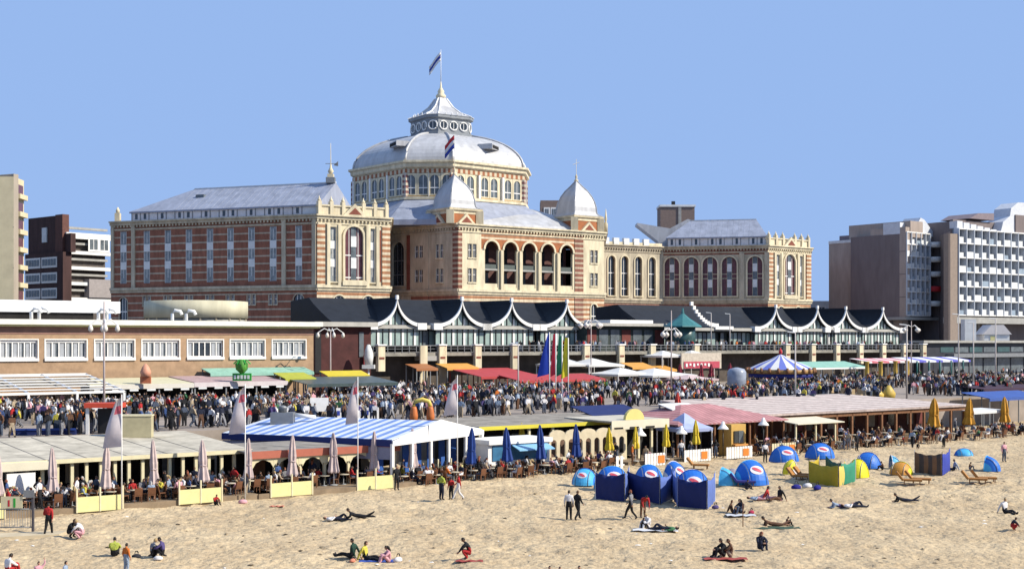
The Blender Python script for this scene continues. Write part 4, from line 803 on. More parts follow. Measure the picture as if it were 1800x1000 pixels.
def hip(name, label, x0, x1, t0, t1, z0, z1, mt, ins=3.0, cat='pavilion roof', wm=wood, posts=5, zb=0, seam=None, wt=None):
    s0, s1 = sx(x0, t0), sx(x1, t0); th = thing(name, label, cat, st(s0, t0, zb), A); tm = (t0+t1)/2
    m = MB(True); P = [st(s0, t0, z0), st(s1, t0, z0), st(s1, t1, z0), st(s0, t1, z0), st(s0+ins, tm, z1), st(s1-ins, tm, z1)]; P += [(p[0], p[1], p[2]-.12) for p in P[:4]]
    m.add(P, [(0, 1, 5, 4), (1, 2, 5), (2, 3, 4, 5), (3, 0, 4), (0, 6, 7, 1), (1, 7, 8, 2), (2, 8, 9, 3), (3, 9, 6, 0), (9, 8, 7, 6)], mt); m.build('roof', th)
    for k in range(posts+1):
        a = s0+.3+(s1-s0-.6)*k/posts
        for tt in (t0+.3, t1-.46): m = MB(True); sbox(m, a-.08, a+.08, tt, tt+.16, zb, z0-.1, wm); m.build('post', th)
    m = MB(True); w0 = wt or tm; sbox(m, s0+.4, s1-.4, w0, t1-.6, zb, z0-.3, darkv); m.build('wall', th); return th
pinkr = band('pink_canvas', (.44, .19, .20), (.52, .29, .29), .6, .4, 'X', var=.4, nscale=.6)
hip('tent_pavilion', 'open pavilion under a faded pink canvas hip roof', 1192, 1386, 4.5, 15, 3.05, 4.5, pinkr, 5.5, 'tent', wood, 6)
bigr = band('pink_white_shingle', (.52, .42, .38), (.76, .68, .62), 1.3, .3, 'Y', var=.4, nscale=1.6)
br = thing('wide_roof_pavilion', 'wide timber beach restaurant under a low faded pink-white roof', 'beach pavilion', st(sx(1320, 8), 8, 0), A)
s0, s1 = sx(1322, 8), sx(1690, 8); m = MB(True)
P = [st(s0, 7.4, 3.35), st(s1+.6, 7.4, 3.35), st(s1-6, 20, 4.35), st(s0-1, 20, 4.35)]
m.add(P+[(p[0], p[1], p[2]-.2) for p in P], [(0, 1, 2, 3), (7, 6, 5, 4), (0, 4, 5, 1), (1, 5, 6, 2), (2, 6, 7, 3), (3, 7, 4, 0)], bigr); m.build('roof', br)
m = MB(True); sbox(m, s0, s1-.2, 12, 12.3, .3, 3.3, mat('restaurant_brown', (.12, .045, .03), .8, .4, 1)); sbox(m, s0, s1, 7.6, 7.7, 2.75, 3.12, wood); m.build('wall', br)
for k in range(15): m = MB(True); a = s0+(s1-s0)*k/14; sbox(m, a-.12, a+.12, 7.6, 7.8, .3, 3.1, wood); m.build('post', br)
for k in range(20):
    a = s0+.5+(s1-s0)*k/20
    if k*7 % 4: m = MB(True); sbox(m, a, a+1.1, 11.9, 11.98, 1.1, 2.6, [glassb, glassd, shopc[1], shopc[4]][k*3 % 4]); m.build('window', br)
m = MB(True); sbox(m, s0-.5, s1+.5, 4.5, 13, -.3, .3, deckm); m.build('deck', br)
sh = thing('cream_awning', 'cream sloping awning on posts in front of the wide timber restaurant', 'awning', st(sx(1390, 4.5), 4.5, 0), A); m = MB(True); sheet(m, sx(1390, 4.5), sx(1472, 4.5), 3.6, 7.2, 2.6, 2.95, mat('awning_cream', (.76, .70, .52), .6, .12)); m.build('canopy', sh)
for x in (1397, 1432, 1466): m = MB(True); a = sx(x, 4); sbox(m, a-.07, a+.07, 3.8, 3.94, 0, 2.6, cream); m.build('post', sh)
ok = thing('orange_kiosk', 'ochre-orange kiosk with dark window under the pink canvas roof', 'kiosk', st(sx(1282, 4), 4, 0), A); m = MB(True); s0 = sx(1280, 4); sbox(m, s0, s0+1.9, 3.6, 5.2, 0, 2.9, mat('kiosk_ochre', (.62, .38, .10), .6, .2)); m.build('wall', ok)
m = MB(True); sbox(m, s0+.3, s0+.85, 3.5, 3.58, 1.2, 2.3, glassd); sbox(m, s0+.9, s0+1.5, 3.5, 3.58, 1.2, 2.3, glassb); m.build('window', ok); m = MB(True); sbox(m, s0+.1, s0+1.8, 3.2, 3.59, .95, 1.1, mat('counter_orange', (.66, .30, .08), .6, .1)); m.build('counter', ok)
def peak_tent(name, label, x, t, half, z0, z1, mt, zb=0, sides=4, rot=A, wm=white, cat='tent', grp=None):
    th = thing(name, label, cat, st(sx(x, t), t, zb), rot, grp); m = MB(); q = half*math.sqrt(2) if sides == 4 else half
    m.lathe([(q, z0-zb-.3), (q*1.02, z0-zb), (q*.55, z0-zb+(z1-z0)*.32), (q*.15, z0-zb+(z1-z0)*.85), (.05, z1-zb)], mt, sides, smooth=False, a0=PI/4 if sides == 4 else 0); m.build('canopy', th)
    for k in range(sides):
        a = 2*PI*k/sides+(PI/4 if sides == 4 else 0); m = MB(); m.tube([(q*.97*math.cos(a), q*.97*math.sin(a), 0), (q*.97*math.cos(a), q*.97*math.sin(a), z0-zb)], .06, wm, 5); m.build('post', th)
    return th
bluew = mat('canvas_lilac_blue', (.38, .44, .68), .6, .15, 1); whitc = mat('canvas_white', (.76, .75, .72), .6, .1, 1)
peak_tent('party_tent', 'white-blue peaked party tent between the cream pavilion and the pink canvas roof', 1203, 5.5, 1.8, 2.7, 4.0, bluew)
def awning(name, label, x0, x1, t0, t1, zf, zb, mt, zbase, pm=greyc, val=None, cat='awning', grp=None, n=3):
    s0, s1 = sx(x0, t0), sx(x1, t0); th = thing(name, label, cat, st(s0, t0, zbase), A, grp); m = MB(True); sheet(m, s0, s1, t0, t1, zf, zb, mt); sbox(m, s0, s1, t0-.03, t0+.03, zf-.35, zf-.081, val or mt); m.build('canopy', th)
    for k in range(n+1):
        a = s0+.1+(s1-s0-.2)*k/n
        for q0, q1, z1 in ((t0+.05, t0+.17, zf-.1), (t1-.2, t1-.08, zb-.1)): m = MB(True); sbox(m, a-.06, a+.06, q0, q1, zbase, z1, pm); m.build('post', th)
    return th
navyc = mat('canvas_navy', (.018, .03, .13), .7, .2, 1)
awning('canopy', 'navy blue canopy behind the yellow shell sign', 1042, 1136, 13.5, 16.8, 3.55, 4.3, navyc, 0)
awning('canopy', 'small white canopy panel in front of the pink canvas roof, beside the red parasol', 1182, 1234, 9, 11, 4.1, 4.6, whitc, 0)
awning('canopy', 'white flat canopy between the second and third orange parasols at right', 1712, 1765, 6, 9, 2.7, 2.8, whitc, 0)
awning('canopy', 'blue canvas canopy at the right edge, near the rightmost orange parasol', 1740, 1840, 12, 16, 3.6, 4.2, mat('canvas_royal', (.05, .11, .38), .6, .2), 0)
awning('canopy', 'dark low roof canopy behind the blue canvas at the right edge', 1730, 1840, 17.2, 21, 4.4, 4.7, mat('canopy_dark', (.06, .03, .05), .8, .2), 0)
# low fences of the terraces
def fence(x0, x1, t, h, mt, label, zb=0, n=2, grp=None):
    s0, s1 = sx(x0, t), sx(x1, t); th = thing('terrace_fence', label, 'fence', st(s0, t, zb), A, grp)
    for k in range(n): a, b = s0+(s1-s0)*k/n, s0+(s1-s0)*(k+1)/n; m = MB(True); sbox(m, a+.05, b-.05, t-.03, t+.03, zb+.02, zb+h, mt); m.build('panel', th)
    for k in range(n+1): a = s0+(s1-s0)*k/n; m = MB(True); sbox(m, a-.045, a+.045, t-.06, t+.06, zb, zb+h+.55, cream); m.build('post', th)
    return th
G2 = 'pale yellow fence panels along the sand'
fence(-40, 8, 0, .95, yel, 'pale yellow fence panels cut by the left edge of the photo', grp=G2)
fence(135, 216, 0, .95, yel, 'pale yellow fence panels in front of the pale-roofed pavilion, left of the first flag pole', grp=G2)
fence(315, 390, 0, .95, yel, 'pale yellow fence panels beside the child in red sitting on the sand', grp=G2)
fence(476, 549, 0, .95, yel, 'pale yellow fence panels in the middle of the orange-red fascia pavilion', grp=G2)
fence(628, 692, 0, .95, yel, 'pale yellow fence panels at the right end of the orange-red fascia pavilion', grp=G2)
fence(770, 815, 3, 1.0, yel, 'pale yellow fence panels under the white gable of the striped tent', grp=G2)
G3 = 'white picket fences with an orange square'
orq = mat('orange_square', (.72, .22, .03), .6, .1)
for x0, x1, t, lb in ((1083, 1098, 1, 'narrow white gate panel left of the fences with orange squares'), (1134, 1170, 1.2, 'white fence with orange square, nearest to the blue beach shelters'), (1203, 1250, 1.8, 'white fence with orange square, middle one of the row'), (1277, 1323, 1.8, 'white fence with orange square in front of the ochre-orange kiosk'), (1357, 1405, 2.2, 'white and orange fence behind the blue shelters beside the lamp')):
    s0, s1 = sx(x0, t), sx(x1, t); th = thing('picket_fence', lb, 'fence', st(s0, t, 0), A, G3); m = MB(True); n = max(2, int((s1-s0)/.32))
    for k in range(n): a = s0+(s1-s0)*k/n; sbox(m, a, a+.26, t-.02, t+.02, .02, 1.05, white if x0 < 1350 else cream)
    sbox(m, s0, s1, t+.021, t+.06, .25, .35, white); sbox(m, s0, s1, t+.021, t+.06, .8, .9, white); m.build('pickets', th)
    if x1-x0 > 20: m = MB(True); a = s0+(s1-s0)*.62; sbox(m, a, a+.75, t-.06, t-.021, .2, .85, orq); m.build('square_sign', th)
# closed parasols
def closed_parasol(label, x, t, h, cm, grp, rad=.34, zb=.3, low=.9):
    th = thing('closed_parasol', label, 'parasol', st(sx(x, t), t, zb), rnd.random()*6, grp); th.rotation_euler.x = rnd.uniform(-.035, .035); th.rotation_euler.y = rnd.uniform(-.035, .035); rad *= rnd.uniform(.9, 1.1); h *= rnd.uniform(.97, 1.03); q_ = rnd.uniform(.3, .42)
    m = MB(); m.tube([(0, 0, 0), (0, 0, h)], .035, white, 6); m.build('pole', th); m = MB(); m.lathe([(.32, 0), (.32, .08), (.06, .12)], concrete, 10); m.build('base', th)
    m = MB(); m.lathe([(rad*.85, low), (rad*1.0, low+.12), (rad*.86, low+.4), (rad*.62, low+(h-low)*q_), (rad*.68, low+(h-low)*(q_+.15)), (rad*.52, low+(h-low)*(q_+.38)), (rad*.34, h-.3), (.07, h-.02), (.02, h+.05)], cm, 14, fold=.2, smooth=False); m.build('canopy', th)
    m = MB(); m.lathe([(rad*.70, low+(h-low)*(q_+.01)), (rad*.72, low+(h-low)*(q_+.04))], cm, 10); m.build('tie', th)
G4 = 'closed pinkish white parasols on the left terraces'
pinkw = mat('parasol_pinkish', (.60, .48, .46), .75, .25, 2)
refs = ['cut by the left edge', 'second from left, before the white sign board', 'third from left, left of the first flag pole', 'fourth from left, right of the first flag pole', 'fifth from left, beside the fence by the child', 'sixth from left, just right of the second flag pole', 'seventh from left, over the yellow fence in the middle', 'eighth from left, before the third flag pole', 'ninth from left, over the last yellow fence', 'tenth and rightmost, before the striped tent gable']
for x, r_ in zip((-2, 95, 184, 272, 358, 437, 513, 587, 658, 727), refs): closed_parasol('closed pinkish white parasol, '+r_, x, 1.6, 3.7, pinkw, G4, .36)
bluc = mat('parasol_blue', (.015, .05, .24), .7, .2, 2); G5 = 'closed dark blue parasols'
for x, r_ in zip((828, 892, 952, 1014), ('leftmost of the four, right of the white gable', 'second of the four, before the snack kiosk', 'third of the four, at the kiosk right end', 'rightmost of the four, before the cream arcade')): closed_parasol('closed dark blue parasol, '+r_, x, 1.2, 3.6, bluc, G5, .40)
yelc = mat('parasol_yellow', (.68, .50, .03), .7, .2, 2); G6 = 'closed yellow parasols'
for x, t, h, r_ in ((918, 8.5, 3.3, 'leftmost, under the yellow awning edge'), (1072, 2.5, 3.0, 'at the left end of the cream pavilion'), (1117, 2.5, 3.0, 'under the yellow shell sign'), (1171, 2.5, 3.1, 'between the cream pavilion and the party tent'), (1224, 2.8, 3.2, 'rightmost, at the right edge of the party tent')): closed_parasol('closed yellow parasol, '+r_, x, t, h, yelc, G6, .33, low=1.1)
ora = mat('parasol_orange', (.62, .30, .03), .7, .2, 2); G7 = 'closed orange parasols'
for x, r_ in zip((1641, 1703, 1767), ('leftmost of the three at the wide roof', 'middle one of the three at right', 'rightmost of the three, near the right edge')): closed_parasol('closed orange parasol, '+r_, x, 5.5, 4.0, ora, G7, .62, low=1.0)
closed_parasol('closed red and yellow parasol in front of the pink canvas roof', 1194, 11.5, 5.2, mat('parasol_red', (.55, .06, .04), .7, .2), G7+' and red', .42, low=3.0)
# sail flags of the left terraces
G8 = 'tall white sail flags with a red emblem'
flagw = mat('sail_flag_white', (.66, .60, .62), .7, .15, 2); flagr = mat('sail_flag_red', (.62, .12, .16), .7, .15, 3)
def sail_flag(label, x, t, h, bot, wd, lean):
    th = thing('sail_flag', label, 'flag', st(sx(x, t), t, 0), 0, G8); m = MB(); m.tube([(0, 0, 0), (0, 0, h)], .045, white, 6, r1=.03); m.build('pole', th)
    n = 12; vs = []
    for k in range(n+1):
        f = k/n; z = h-.15-f*(h-bot); wv = .12*math.sin(f*7)
        e = -wd*1.12*(.14+.86*f**.55)-lean*f
        for j in range(4): u = j/3; vs += [(e*u, wv*u+.08*math.sin(u*4+f*5), z-.12*u), (e*u, wv*u+.08*math.sin(u*4+f*5)+.02, z-.12*u)]
    m = MB(); fs = []; fr_ = []
    for k in range(n):
        for j in range(3):
            a = k*8+j*2; q = [(a, a+2, a+10, a+8), (a+1, a+9, a+11, a+3)]
            (fr_ if (2 <= k <= 3 and j in (0, 1)) else fs).extend(q)
        a = k*8+6; fs.append((a, a+1, a+9, a+8))
    i0 = len(m.v); m.add(vs, fs, flagw, True); m.v = m.v; k_ = m.mi(flagr)
    for f in fr_: m.f.append([i0+q for q in f]); m.m.append(k_); m.sm.append(True)
    m.build('sail', th)
sail_flag('white sail flag with red emblem, leftmost, over the pale-roofed pavilion', 214, -.3, 7.2, 4.1, 1.0, .1)
sail_flag('white sail flag with red emblem at the left end of the striped tent', 431, -.3, 7.7, 4.6, .95, .05)
sail_flag('white sail flag with red emblem in front of the middle of the striped roof', 629, .2, 8.0, 4.9, .8, .0)
sail_flag('white sail flag with red emblem, rightmost, at the white gable', 804, .5, 8.0, 5.2, .85, .1)
# four coloured flags
cl = [('blue', (.02, .06, .45), 966, 1.35, 7.0), ('red', (.62, .03, .06), 977, .62, 7.0), ('green', (.02, .22, .10), 988, .72, 7.0), ('yellow', (.80, .68, .03), 999, .8, 6.8)]
for i, (nm, cc, x, wd, bot) in enumerate(cl):
    D = 141; X = (x-900)/FP*D; th = thing('tall_flag', f'tall {nm} flag, '+['leftmost and widest of the four', 'second of the four from left', 'third of the four from left', 'rightmost of the four'][i], 'flag', (X, D, PZ), 0, 'four tall coloured flags on the promenade')
    m = MB(); m.tube([(0, 0, 0), (0, 0, 8.0-.2*i)], .06, white, 6); m.build('pole', th); m = MB(); n = 10; vs = []
    for k in range(n+1):
        f = k/n; z = (8.0-.2*i)-f*(8.0-.2*i-bot+3.5); e = wd*((.05+.95*f**.8) if i == 0 else (.45+.55*f))
        for j in range(4): u = j/3; y = .15*math.sin(u*5+f*3+i)*u; vs += [(-e*u, y, z-.35*u*f), (-e*u, y+.02, z-.35*u*f)]
    fs = []
    for k in range(n):
        for j in range(3): a = k*8+j*2; fs += [(a, a+2, a+10, a+8), (a+1, a+9, a+11, a+3)]
        a = k*8+6; fs.append((a, a+1, a+9, a+8))
    m.add(vs, fs, mat('tall_flag_'+nm, cc, .65, .12, 2), True); m.build('cloth', th)
# ---------------- promenade stalls ----------------
pg = thing('white_pergola', 'white steel pergola frame with sloping rafters in front of the tan building', 'pergola', st(sx(-20, 45), 45, PZ), A)
s0, s1 = sx(-40, 45), sx(218, 45); m = MB(True); sbox(m, s0, s1, 44.9, 45.1, 5.5, 5.72, white); sbox(m, s0, s1, 55.9, 56.1, 7.0, 7.2, white)
for k in range(4): a = s0+(s1-s0)*k/3; m.tube([st(a, 45, 5.65), st(a, 56, 7.1)], .12, white, 4); sbox(m, a-.1, a+.1, 44.9, 45.1, PZ, 5.5, white)
for k in range(6): t = 46+k*1.7; m.tube([st(s0, t, 5.75+(t-45)*.13), st(s1, t, 5.75+(t-45)*.13)], .06, white, 4)
m.build('frame', pg)
m = MB(True); sheet(m, s0, s1, 50.5, 56, 6.1, 6.8, mat('pergola_cover', (.30, .27, .22), .8, .4, 1)); m.build('cover', pg)
def stall(label, x0, x1, t0, t1, zf, zb, rm, vm, wm, base=PZ, counter=None, lamps=True):
    s0, s1 = sx(x0, t0), sx(x1, t0); th = thing('food_stall', label, 'stall', st(s0, t0, base), A, 'stalls along the promenade')
    m = MB(True); sheet(m, s0, s1, t0, t1, zf, zb, rm, .15); m.build('roof', th); m = MB(True); sbox(m, s0-.05, s1+.05, t0-.08, t0, zf-.5, zf-.02, vm); m.build('valance', th)
    m = MB(True); sbox(m, s0, s1, t0+2.5, t0+2.8, base, zf-.2, wm); sbox(m, s0+.3, s1-.3, t0+1.6, t0+2.2, base, base+1.0, counter or shopc[2]); m.build('wall', th)
    n = max(2, int((s1-s0)/3))
    for k in range(n+1): m = MB(True); a = s0+.1+(s1-s0-.2)*k/n; sbox(m, a-.07, a+.07, t0+.1, t0+.24, base, zf-.15, greyc); m.build('post', th)
    m = MB(True)
    for k in range(n*2): a = s0+.4+(s1-s0)*k/(n*2); sbox(m, a, a+.9, t0-.14, t0-.081, zf-.72 if lamps else zf-.4, zf-.52 if lamps else zf-.2, curtain)
    m.build('lamp_panel', th); return th
q1 = stall('food stall with cream roof and orange ice-cone sign, left of the green sign', 158, 340, 50, 57, 6.15, 6.6, mat('stall_roof_cream', (.66, .62, .42), .7, .15), mat('valance_cream', (.70, .66, .58), .6, .1), darkv)
q2 = stall('food stall with dusty pink and mint roof under a bright green sign', 342, 505, 50, 57, 6.2, 6.7, mat('stall_roof_pink', (.48, .34, .34), .7, .25), mat('valance_pinkwhite', (.68, .60, .60), .6, .15), darkv)
m = MB(True); c = st(sx(256, 49.5), 49.5); m.box(c[0]-.55, c[0]+.55, c[1]-.1, c[1]+.1, 6.2, 6.9, mat('sign_orange', (.70, .22, .10), .6, .2)); m.lathe([(.5, 6.9), (.58, 7.4), (.35, 7.9), (.1, 8.2)], mat('sign_peach', (.72, .34, .22), .6, .2), 10, (c[0], c[1])); m.build('cone_sign', q1)
m = MB(True); c = st(sx(427, 49), 49.2); gsg = mat('sign_green', (.04, .42, .06), .5, .2); m.box(c[0]-1.0, c[0]+1.0, c[1]-.15, c[1]+.15, 6.3, 7.1, gsg); m.lathe([(.2, 7.1), (.55, 7.5), (.62, 8.1), (.25, 8.6)], mat('sign_leaf', (.10, .34, .05), .6, .5, 4), 9, (c[0], c[1]), fold=.2)
for k in range(6): a = k/6*2*PI; m.tube([(c[0], c[1], 8.1), (c[0]+.5*math.cos(a), c[1]+.3*math.sin(a), 8.5), (c[0]+.9*math.cos(a), c[1]+.5*math.sin(a), 8.1)], .08, gsg, 4)
for k in range(5): m.box(c[0]-.85+k*.36, c[0]-.62+k*.36, c[1]-.2, c[1]-.151, 6.5, 6.9, white)
m.build('green_sign', q2)
awning('canopy', 'long mint green awning with white top edge against the tan building', 370, 552, 55.5, 58, 7.0, 7.5, mat('canvas_mint', (.30, .55, .44), .6, .2), PZ)
awning('canopy', 'yellow-green rounded awning beside the mint green one', 502, 556, 50, 53, 6.4, 7.0, mat('canvas_lime', (.45, .46, .05), .6, .2), PZ)
awning('canopy', 'bright yellow awning in front of the dark maroon building', 576, 650, 52, 54, 6.6, 7.1, mat('canvas_yellow', (.66, .52, .03), .6, .15), PZ)
awning('canopy', 'dark glass canopy with white rafters beneath the bright yellow awning', 540, 700, 46, 52, 5.9, 6.5, mat('canopy_glass_dark', (.08, .11, .11), .3, .4, 1), PZ)
for x0, x1, lb in ((732, 770, 'dull orange awning at the gateway under the terrace'), (786, 842, 'bright orange awning beside the white terrace pier')):
    awning('canopy', lb, x0, x1, 75, 78, 6.7, 7.3, mat('canvas_orange' if x0 > 780 else 'canvas_rust', (.72, .36, .08) if x0 > 780 else (.40, .16, .06), .6, .15), PZ)
redc = mat('canvas_red', (.48, .06, .06), .65, .2, 1)
awning('canopy', 'long red awning with pale scalloped edge, left part, below the glass restaurant', 846, 950, 68, 76, 5.6, 6.6, redc, PZ, n=5, pm=mat('post_dark_red', (.28, .05, .04), .7, .2))
awning('canopy', 'long red awning, right part, behind the four tall flags', 914, 1066, 63, 68, 5.1, 5.8, redc, PZ, n=7, pm=mat('post_dark_red', (.28, .05, .04)))
# red brown terraces behind the flags
for i, (x, t, half, z0, z1, mt, lb) in enumerate(((990, 76, 3, 7.0, 8.0, whitc, 'white peaked tent just left of the yellow flag top'), (1040, 76, 3.6, 6.9, 7.9, whitc, 'broad white peaked tent right of the tall flags'), (1090, 70, 3.6, 5.6, 6.5, whitc, 'white tent with low ridge behind the crowd, left one'), (1150, 68, 4.6, 5.4, 6.4, whitc, 'large white tent with low ridge behind the crowd'), (1165, 77, 2.6, 8.2, 9.0, whitc, 'small white tent below the terrace piers'), (1215, 78, 2.8, 8.2, 9.0, whitc, 'small white tent beside the teal turret kiosk'), (1210, 62, 3.2, 4.9, 5.5, mat('canvas_palepink', (.66, .50, .48), .6, .1), 'flat pale pink parasol tent over the crowd'))): peak_tent('white_tent', lb, x, t, half, z0, z1, mt, PZ, cat='tent', grp='pale peaked tents on the promenade')
awning('canopy', 'orange awning strip beside the white tents below the terrace', 1112, 1152, 74, 77, 6.4, 7.1, mat('canvas_orange', (.72, .36, .08)), PZ)
awning('canopy', 'small orange awning strip left of the red and white billboard', 1166, 1190, 73, 76, 6.0, 6.6, mat('canvas_orange', (.72, .36, .08)), PZ)
bbd = thing('billboard', 'cream billboard with a red band on posts below the terrace', 'sign', st(sx(1200, 74), 74, PZ), A)
s0, s1 = sx(1198, 74), sx(1268, 74); m = MB(True); sbox(m, s0, s1, 74, 74.3, 6.0, 8.6, mat('board_cream', (.62, .54, .44), .7, .3, 2)); m.build('board', bbd); m = MB(True); sbox(m, s0+.5, s1-.5, 73.9, 73.99, 6.1, 7.2, mat('board_red', (.55, .08, .12), .6, .3, 2))
for k in range(7): sbox(m, s0+.8+k*.85, s0+1.2+k*.85, 73.8, 73.89, 6.35+.2*(k % 2), 6.9, white)
m.build('red_band', bbd); m = MB(True)
for k in range(3): a = s0+.5+(s1-s0-1)*k/2; sbox(m, a-.1, a+.1, 74.05, 74.25, PZ, 6.0, black)
m.build('post', bbd)
# carousel
cx_ = st(sx(1372, 56), 56, PZ); ca = thing('carousel', 'carousel with blue and white striped pointed roof, gold rim and navy skirt', 'carousel', cx_, 0)
m = MB(); n = 24; R0 = 5.0
cb_ = mat('carousel_blue', (.16, .20, .58), .6, .1); 
for k in range(n):
    a, b = 2*PI*k/n, 2*PI*(k+1)/n; pr = [(R0*1.02, 2.75), (R0*.7, 3.5), (R0*.3, 4.3), (.2, 5.0)]
    for (r0, z0), (r1, z1) in zip(pr, pr[1:]): m.add([(r0*math.cos(a), r0*math.sin(a), z0), (r0*math.cos(b), r0*math.sin(b), z0), (r1*math.cos(b), r1*math.sin(b), z1), (r1*math.cos(a), r1*math.sin(a), z1)], [(0, 1, 2, 3)], cb_ if k % 2 else whitc)
m.lathe([(.2, 5.0), (.3, 5.4), (.05, 6.0)], fred, 8); m.build('roof', ca)
m = MB(); m.lathe([(R0*1.0, 2.1), (R0*1.03, 2.2), (R0*1.03, 2.7), (R0*1.0, 2.745)], mat('gold_rim', (.42, .24, .08), .5, .4, 3), 24)
for k in range(24): a = 2*PI*k/24; m.lathe([(.25, 2.2), (.3, 2.5), (.15, 3.0)], wood, 6, (R0*1.03*math.cos(a), R0*1.03*math.sin(a)))
m.build('rim', ca); m = MB(); m.lathe([(R0*.98, 1.5), (R0*.98, 2.1)], mat('navy_skirt', (.02, .03, .20), .7, .2), 24); m.build('skirt', ca)
m = MB(); m.lathe([(R0, 0), (R0, .35)], wood, 24); m.build('platform', ca)
for k in range(8): a = 2*PI*k/8+.2; m = MB(); m.tube([(R0*.9*math.cos(a), R0*.9*math.sin(a), 0), (R0*.9*math.cos(a), R0*.9*math.sin(a), 2.7)], .08, mat('gold_post', (.55, .38, .10), .4, .3), 6); m.build('post', ca)
m = MB(); m.lathe([(1.3, .3), (1.3, 2.2)], mat('carousel_core', (.20, .16, .22), .6, .5, 2), 12); m.build('core', ca)
# right-hand awnings and columns
awning('canopy', 'long mint and white awning under the terrace piers, right of the carousel', 1402, 1524, 66, 71, 6.1, 7.0, mat('canvas_mint', (.30, .55, .44)), PZ, val=white, n=6)
awning('canopy', 'pink and white awning behind the yellow columns', 1524, 1598, 70, 74, 6.9, 7.4, band('canvas_pink_white', (.70, .22, .26), (.78, .74, .74), 3.2, .45, 'X'), PZ, n=4)
awning('canopy', 'violet-blue and white awning right of the yellow columns', 1598, 1706, 70, 74, 6.9, 7.5, band('canvas_violet_white', (.16, .16, .60), (.74, .75, .80), 5.2, .6, 'X'), PZ, n=6)
ycol = mat('column_ochre', (.55, .36, .07), .7, .35, 3)
for x, r_ in ((1524, 'leftmost of the four by the mint awning'), (1548, 'second of the four from left'), (1574, 'third of the four from left'), (1595, 'rightmost of the four')):
    m = MB(); m.lathe([(.42, 0), (.42, .3), (.30, .5), (.38, 1.8), (.30, 3.2), (.45, 3.4), (.45, 3.6)], ycol, 8); o = m.build('banner_column', label='ochre-yellow banner column, '+r_, cat='column', group='ochre-yellow banner columns'); place(o, st(sx(x, 62), 62, PZ))
gcol = mat('column_teal', (.02, .13, .12), .6, .3)
for i, x in enumerate((1612, 1633, 1652, 1672, 1693)):
    m = MB(); m.lathe([(.16, 0), (.16, 3.4)], gcol, 8); o = m.build('teal_post', label='dark teal post, '+('leftmost', 'second', 'third', 'fourth', 'rightmost')[i]+' of five under the violet awning', cat='post', group='dark teal posts'); place(o, st(sx(x, 68), 68, PZ))
def dome_post(x, t, zb, label, h=2.4):
    th = thing('lamp', label, 'lamp', st(sx(x, t), t, zb), 0, 'white capped garden lamps'); m = MB(); m.tube([(0, 0, 0), (0, 0, h)], .05, black, 6); m.build('post', th); m = MB(); m.lathe([(.52, h), (.45, h+.12), (.2, h+.4), (.1, h+.7)], white, 12); m.build('lamp_shade', th)
dome_post(1126, 3.2, 0, 'white capped lamp in front of the cream pavilion with the shell'); dome_post(1198, 2.8, 0, 'white capped lamp at the party tent'); dome_post(1271, 2.8, 0, 'white capped lamp left of the ochre-orange kiosk', 2.6); dome_post(1342, 2.2, 0, 'white capped lamp right of the ochre-orange kiosk', 2.8)
def globe_lamp(x, D, zb, ztop, zg, label, n=4, r=.9, gr=.22):
    th = thing('street_lamp', label, 'street lamp', ((x-900)/FP*D, D, zb), .4, 'tall promenade lamps with globe clusters'); m = MB(); m.tube([(0, 0, 0), (0, 0, (ztop-zb))], .11, mat('lamp_post_grey', (.50, .42, .40), .5, .2), 8, r1=.06); m.build('post', th)
    for k in range(n):
        a = 2*PI*k/n; m = MB(); p = [(0, 0, zg-zb+.5), (r*.5*math.cos(a), r*.5*math.sin(a), zg-zb+.8), (r*math.cos(a), r*math.sin(a), zg-zb+.3)]; m.tube(p, .05, white, 5); m.lathe([(.05, zg-zb-.1-gr), (gr, zg-zb-.1), (gr*.8, zg-zb+.12), (.1, zg-zb+.3)], mat('globe_white', (.80, .74, .66), .4, .1), 10, (p[2][0], p[2][1])); m.build('globe', th)
globe_lamp(183, 112, PZ, 13.9, 11.6, 'tall globe lamp in front of the tan building, between its second and third windows', 4, 1.1)
globe_lamp(581, 152, PZ, 11.9, 11.2, 'tall globe lamp in front of the dark maroon building', 4, 1.5)
globe_lamp(1180, 165, PZ, 14.4, 11.4, 'tall globe lamp in front of the teal turret kiosk', 4, 1.2, .35)
globe_lamp(1039, 200, PZ, 14.0, 13.0, 'tall globe lamp above the terrace, right of the glass restaurant gables', 5, 1.6, .45)
globe_lamp(1602, 225, PZ, 14.0, 12.5, 'tall globe lamp right of the last white gable', 4, 1.5, .4)
for x, D, zb, zt, lb in ((1250, 235, TZ+CH, 15.6, 'slim lamp mast over the long dark roof, left of the pair'), (1283, 235, TZ+CH, 15.4, 'slim lamp mast over the long dark roof, right of the pair'), (1398, 150, PZ, 11.5, 'slim pale mast right of the carousel'), (1594, 160, PZ, 12.5, 'slim pale mast by the ochre columns'), (1685, 190, PZ, 14.4, 'slim pale mast before the white balconied hotel, left one'), (1711, 190, PZ, 13.2, 'slim pale mast before the white balconied hotel, middle one'), (1750, 180, PZ, 13.6, 'slim pale mast before the white balconied hotel, right one'), (911, 150, PZ, 10.2, 'slim pale mast left of the tall blue flag')):
    th = thing('lamp_mast', lb, 'mast', ((x-900)/FP*D, D, zb), 0, 'slim promenade masts'); m = MB(); m.tube([(0, 0, 0), (0, 0, zt-zb)], .12, mat('mast_grey', (.55, .50, .47), .5, .15), 6, r1=.07); m.build('post', th); m = MB(); m.tube([(0, 0, zt-zb), (-.9, 0, zt-zb+.1)], .07, curtain, 5); m.build('arm', th)
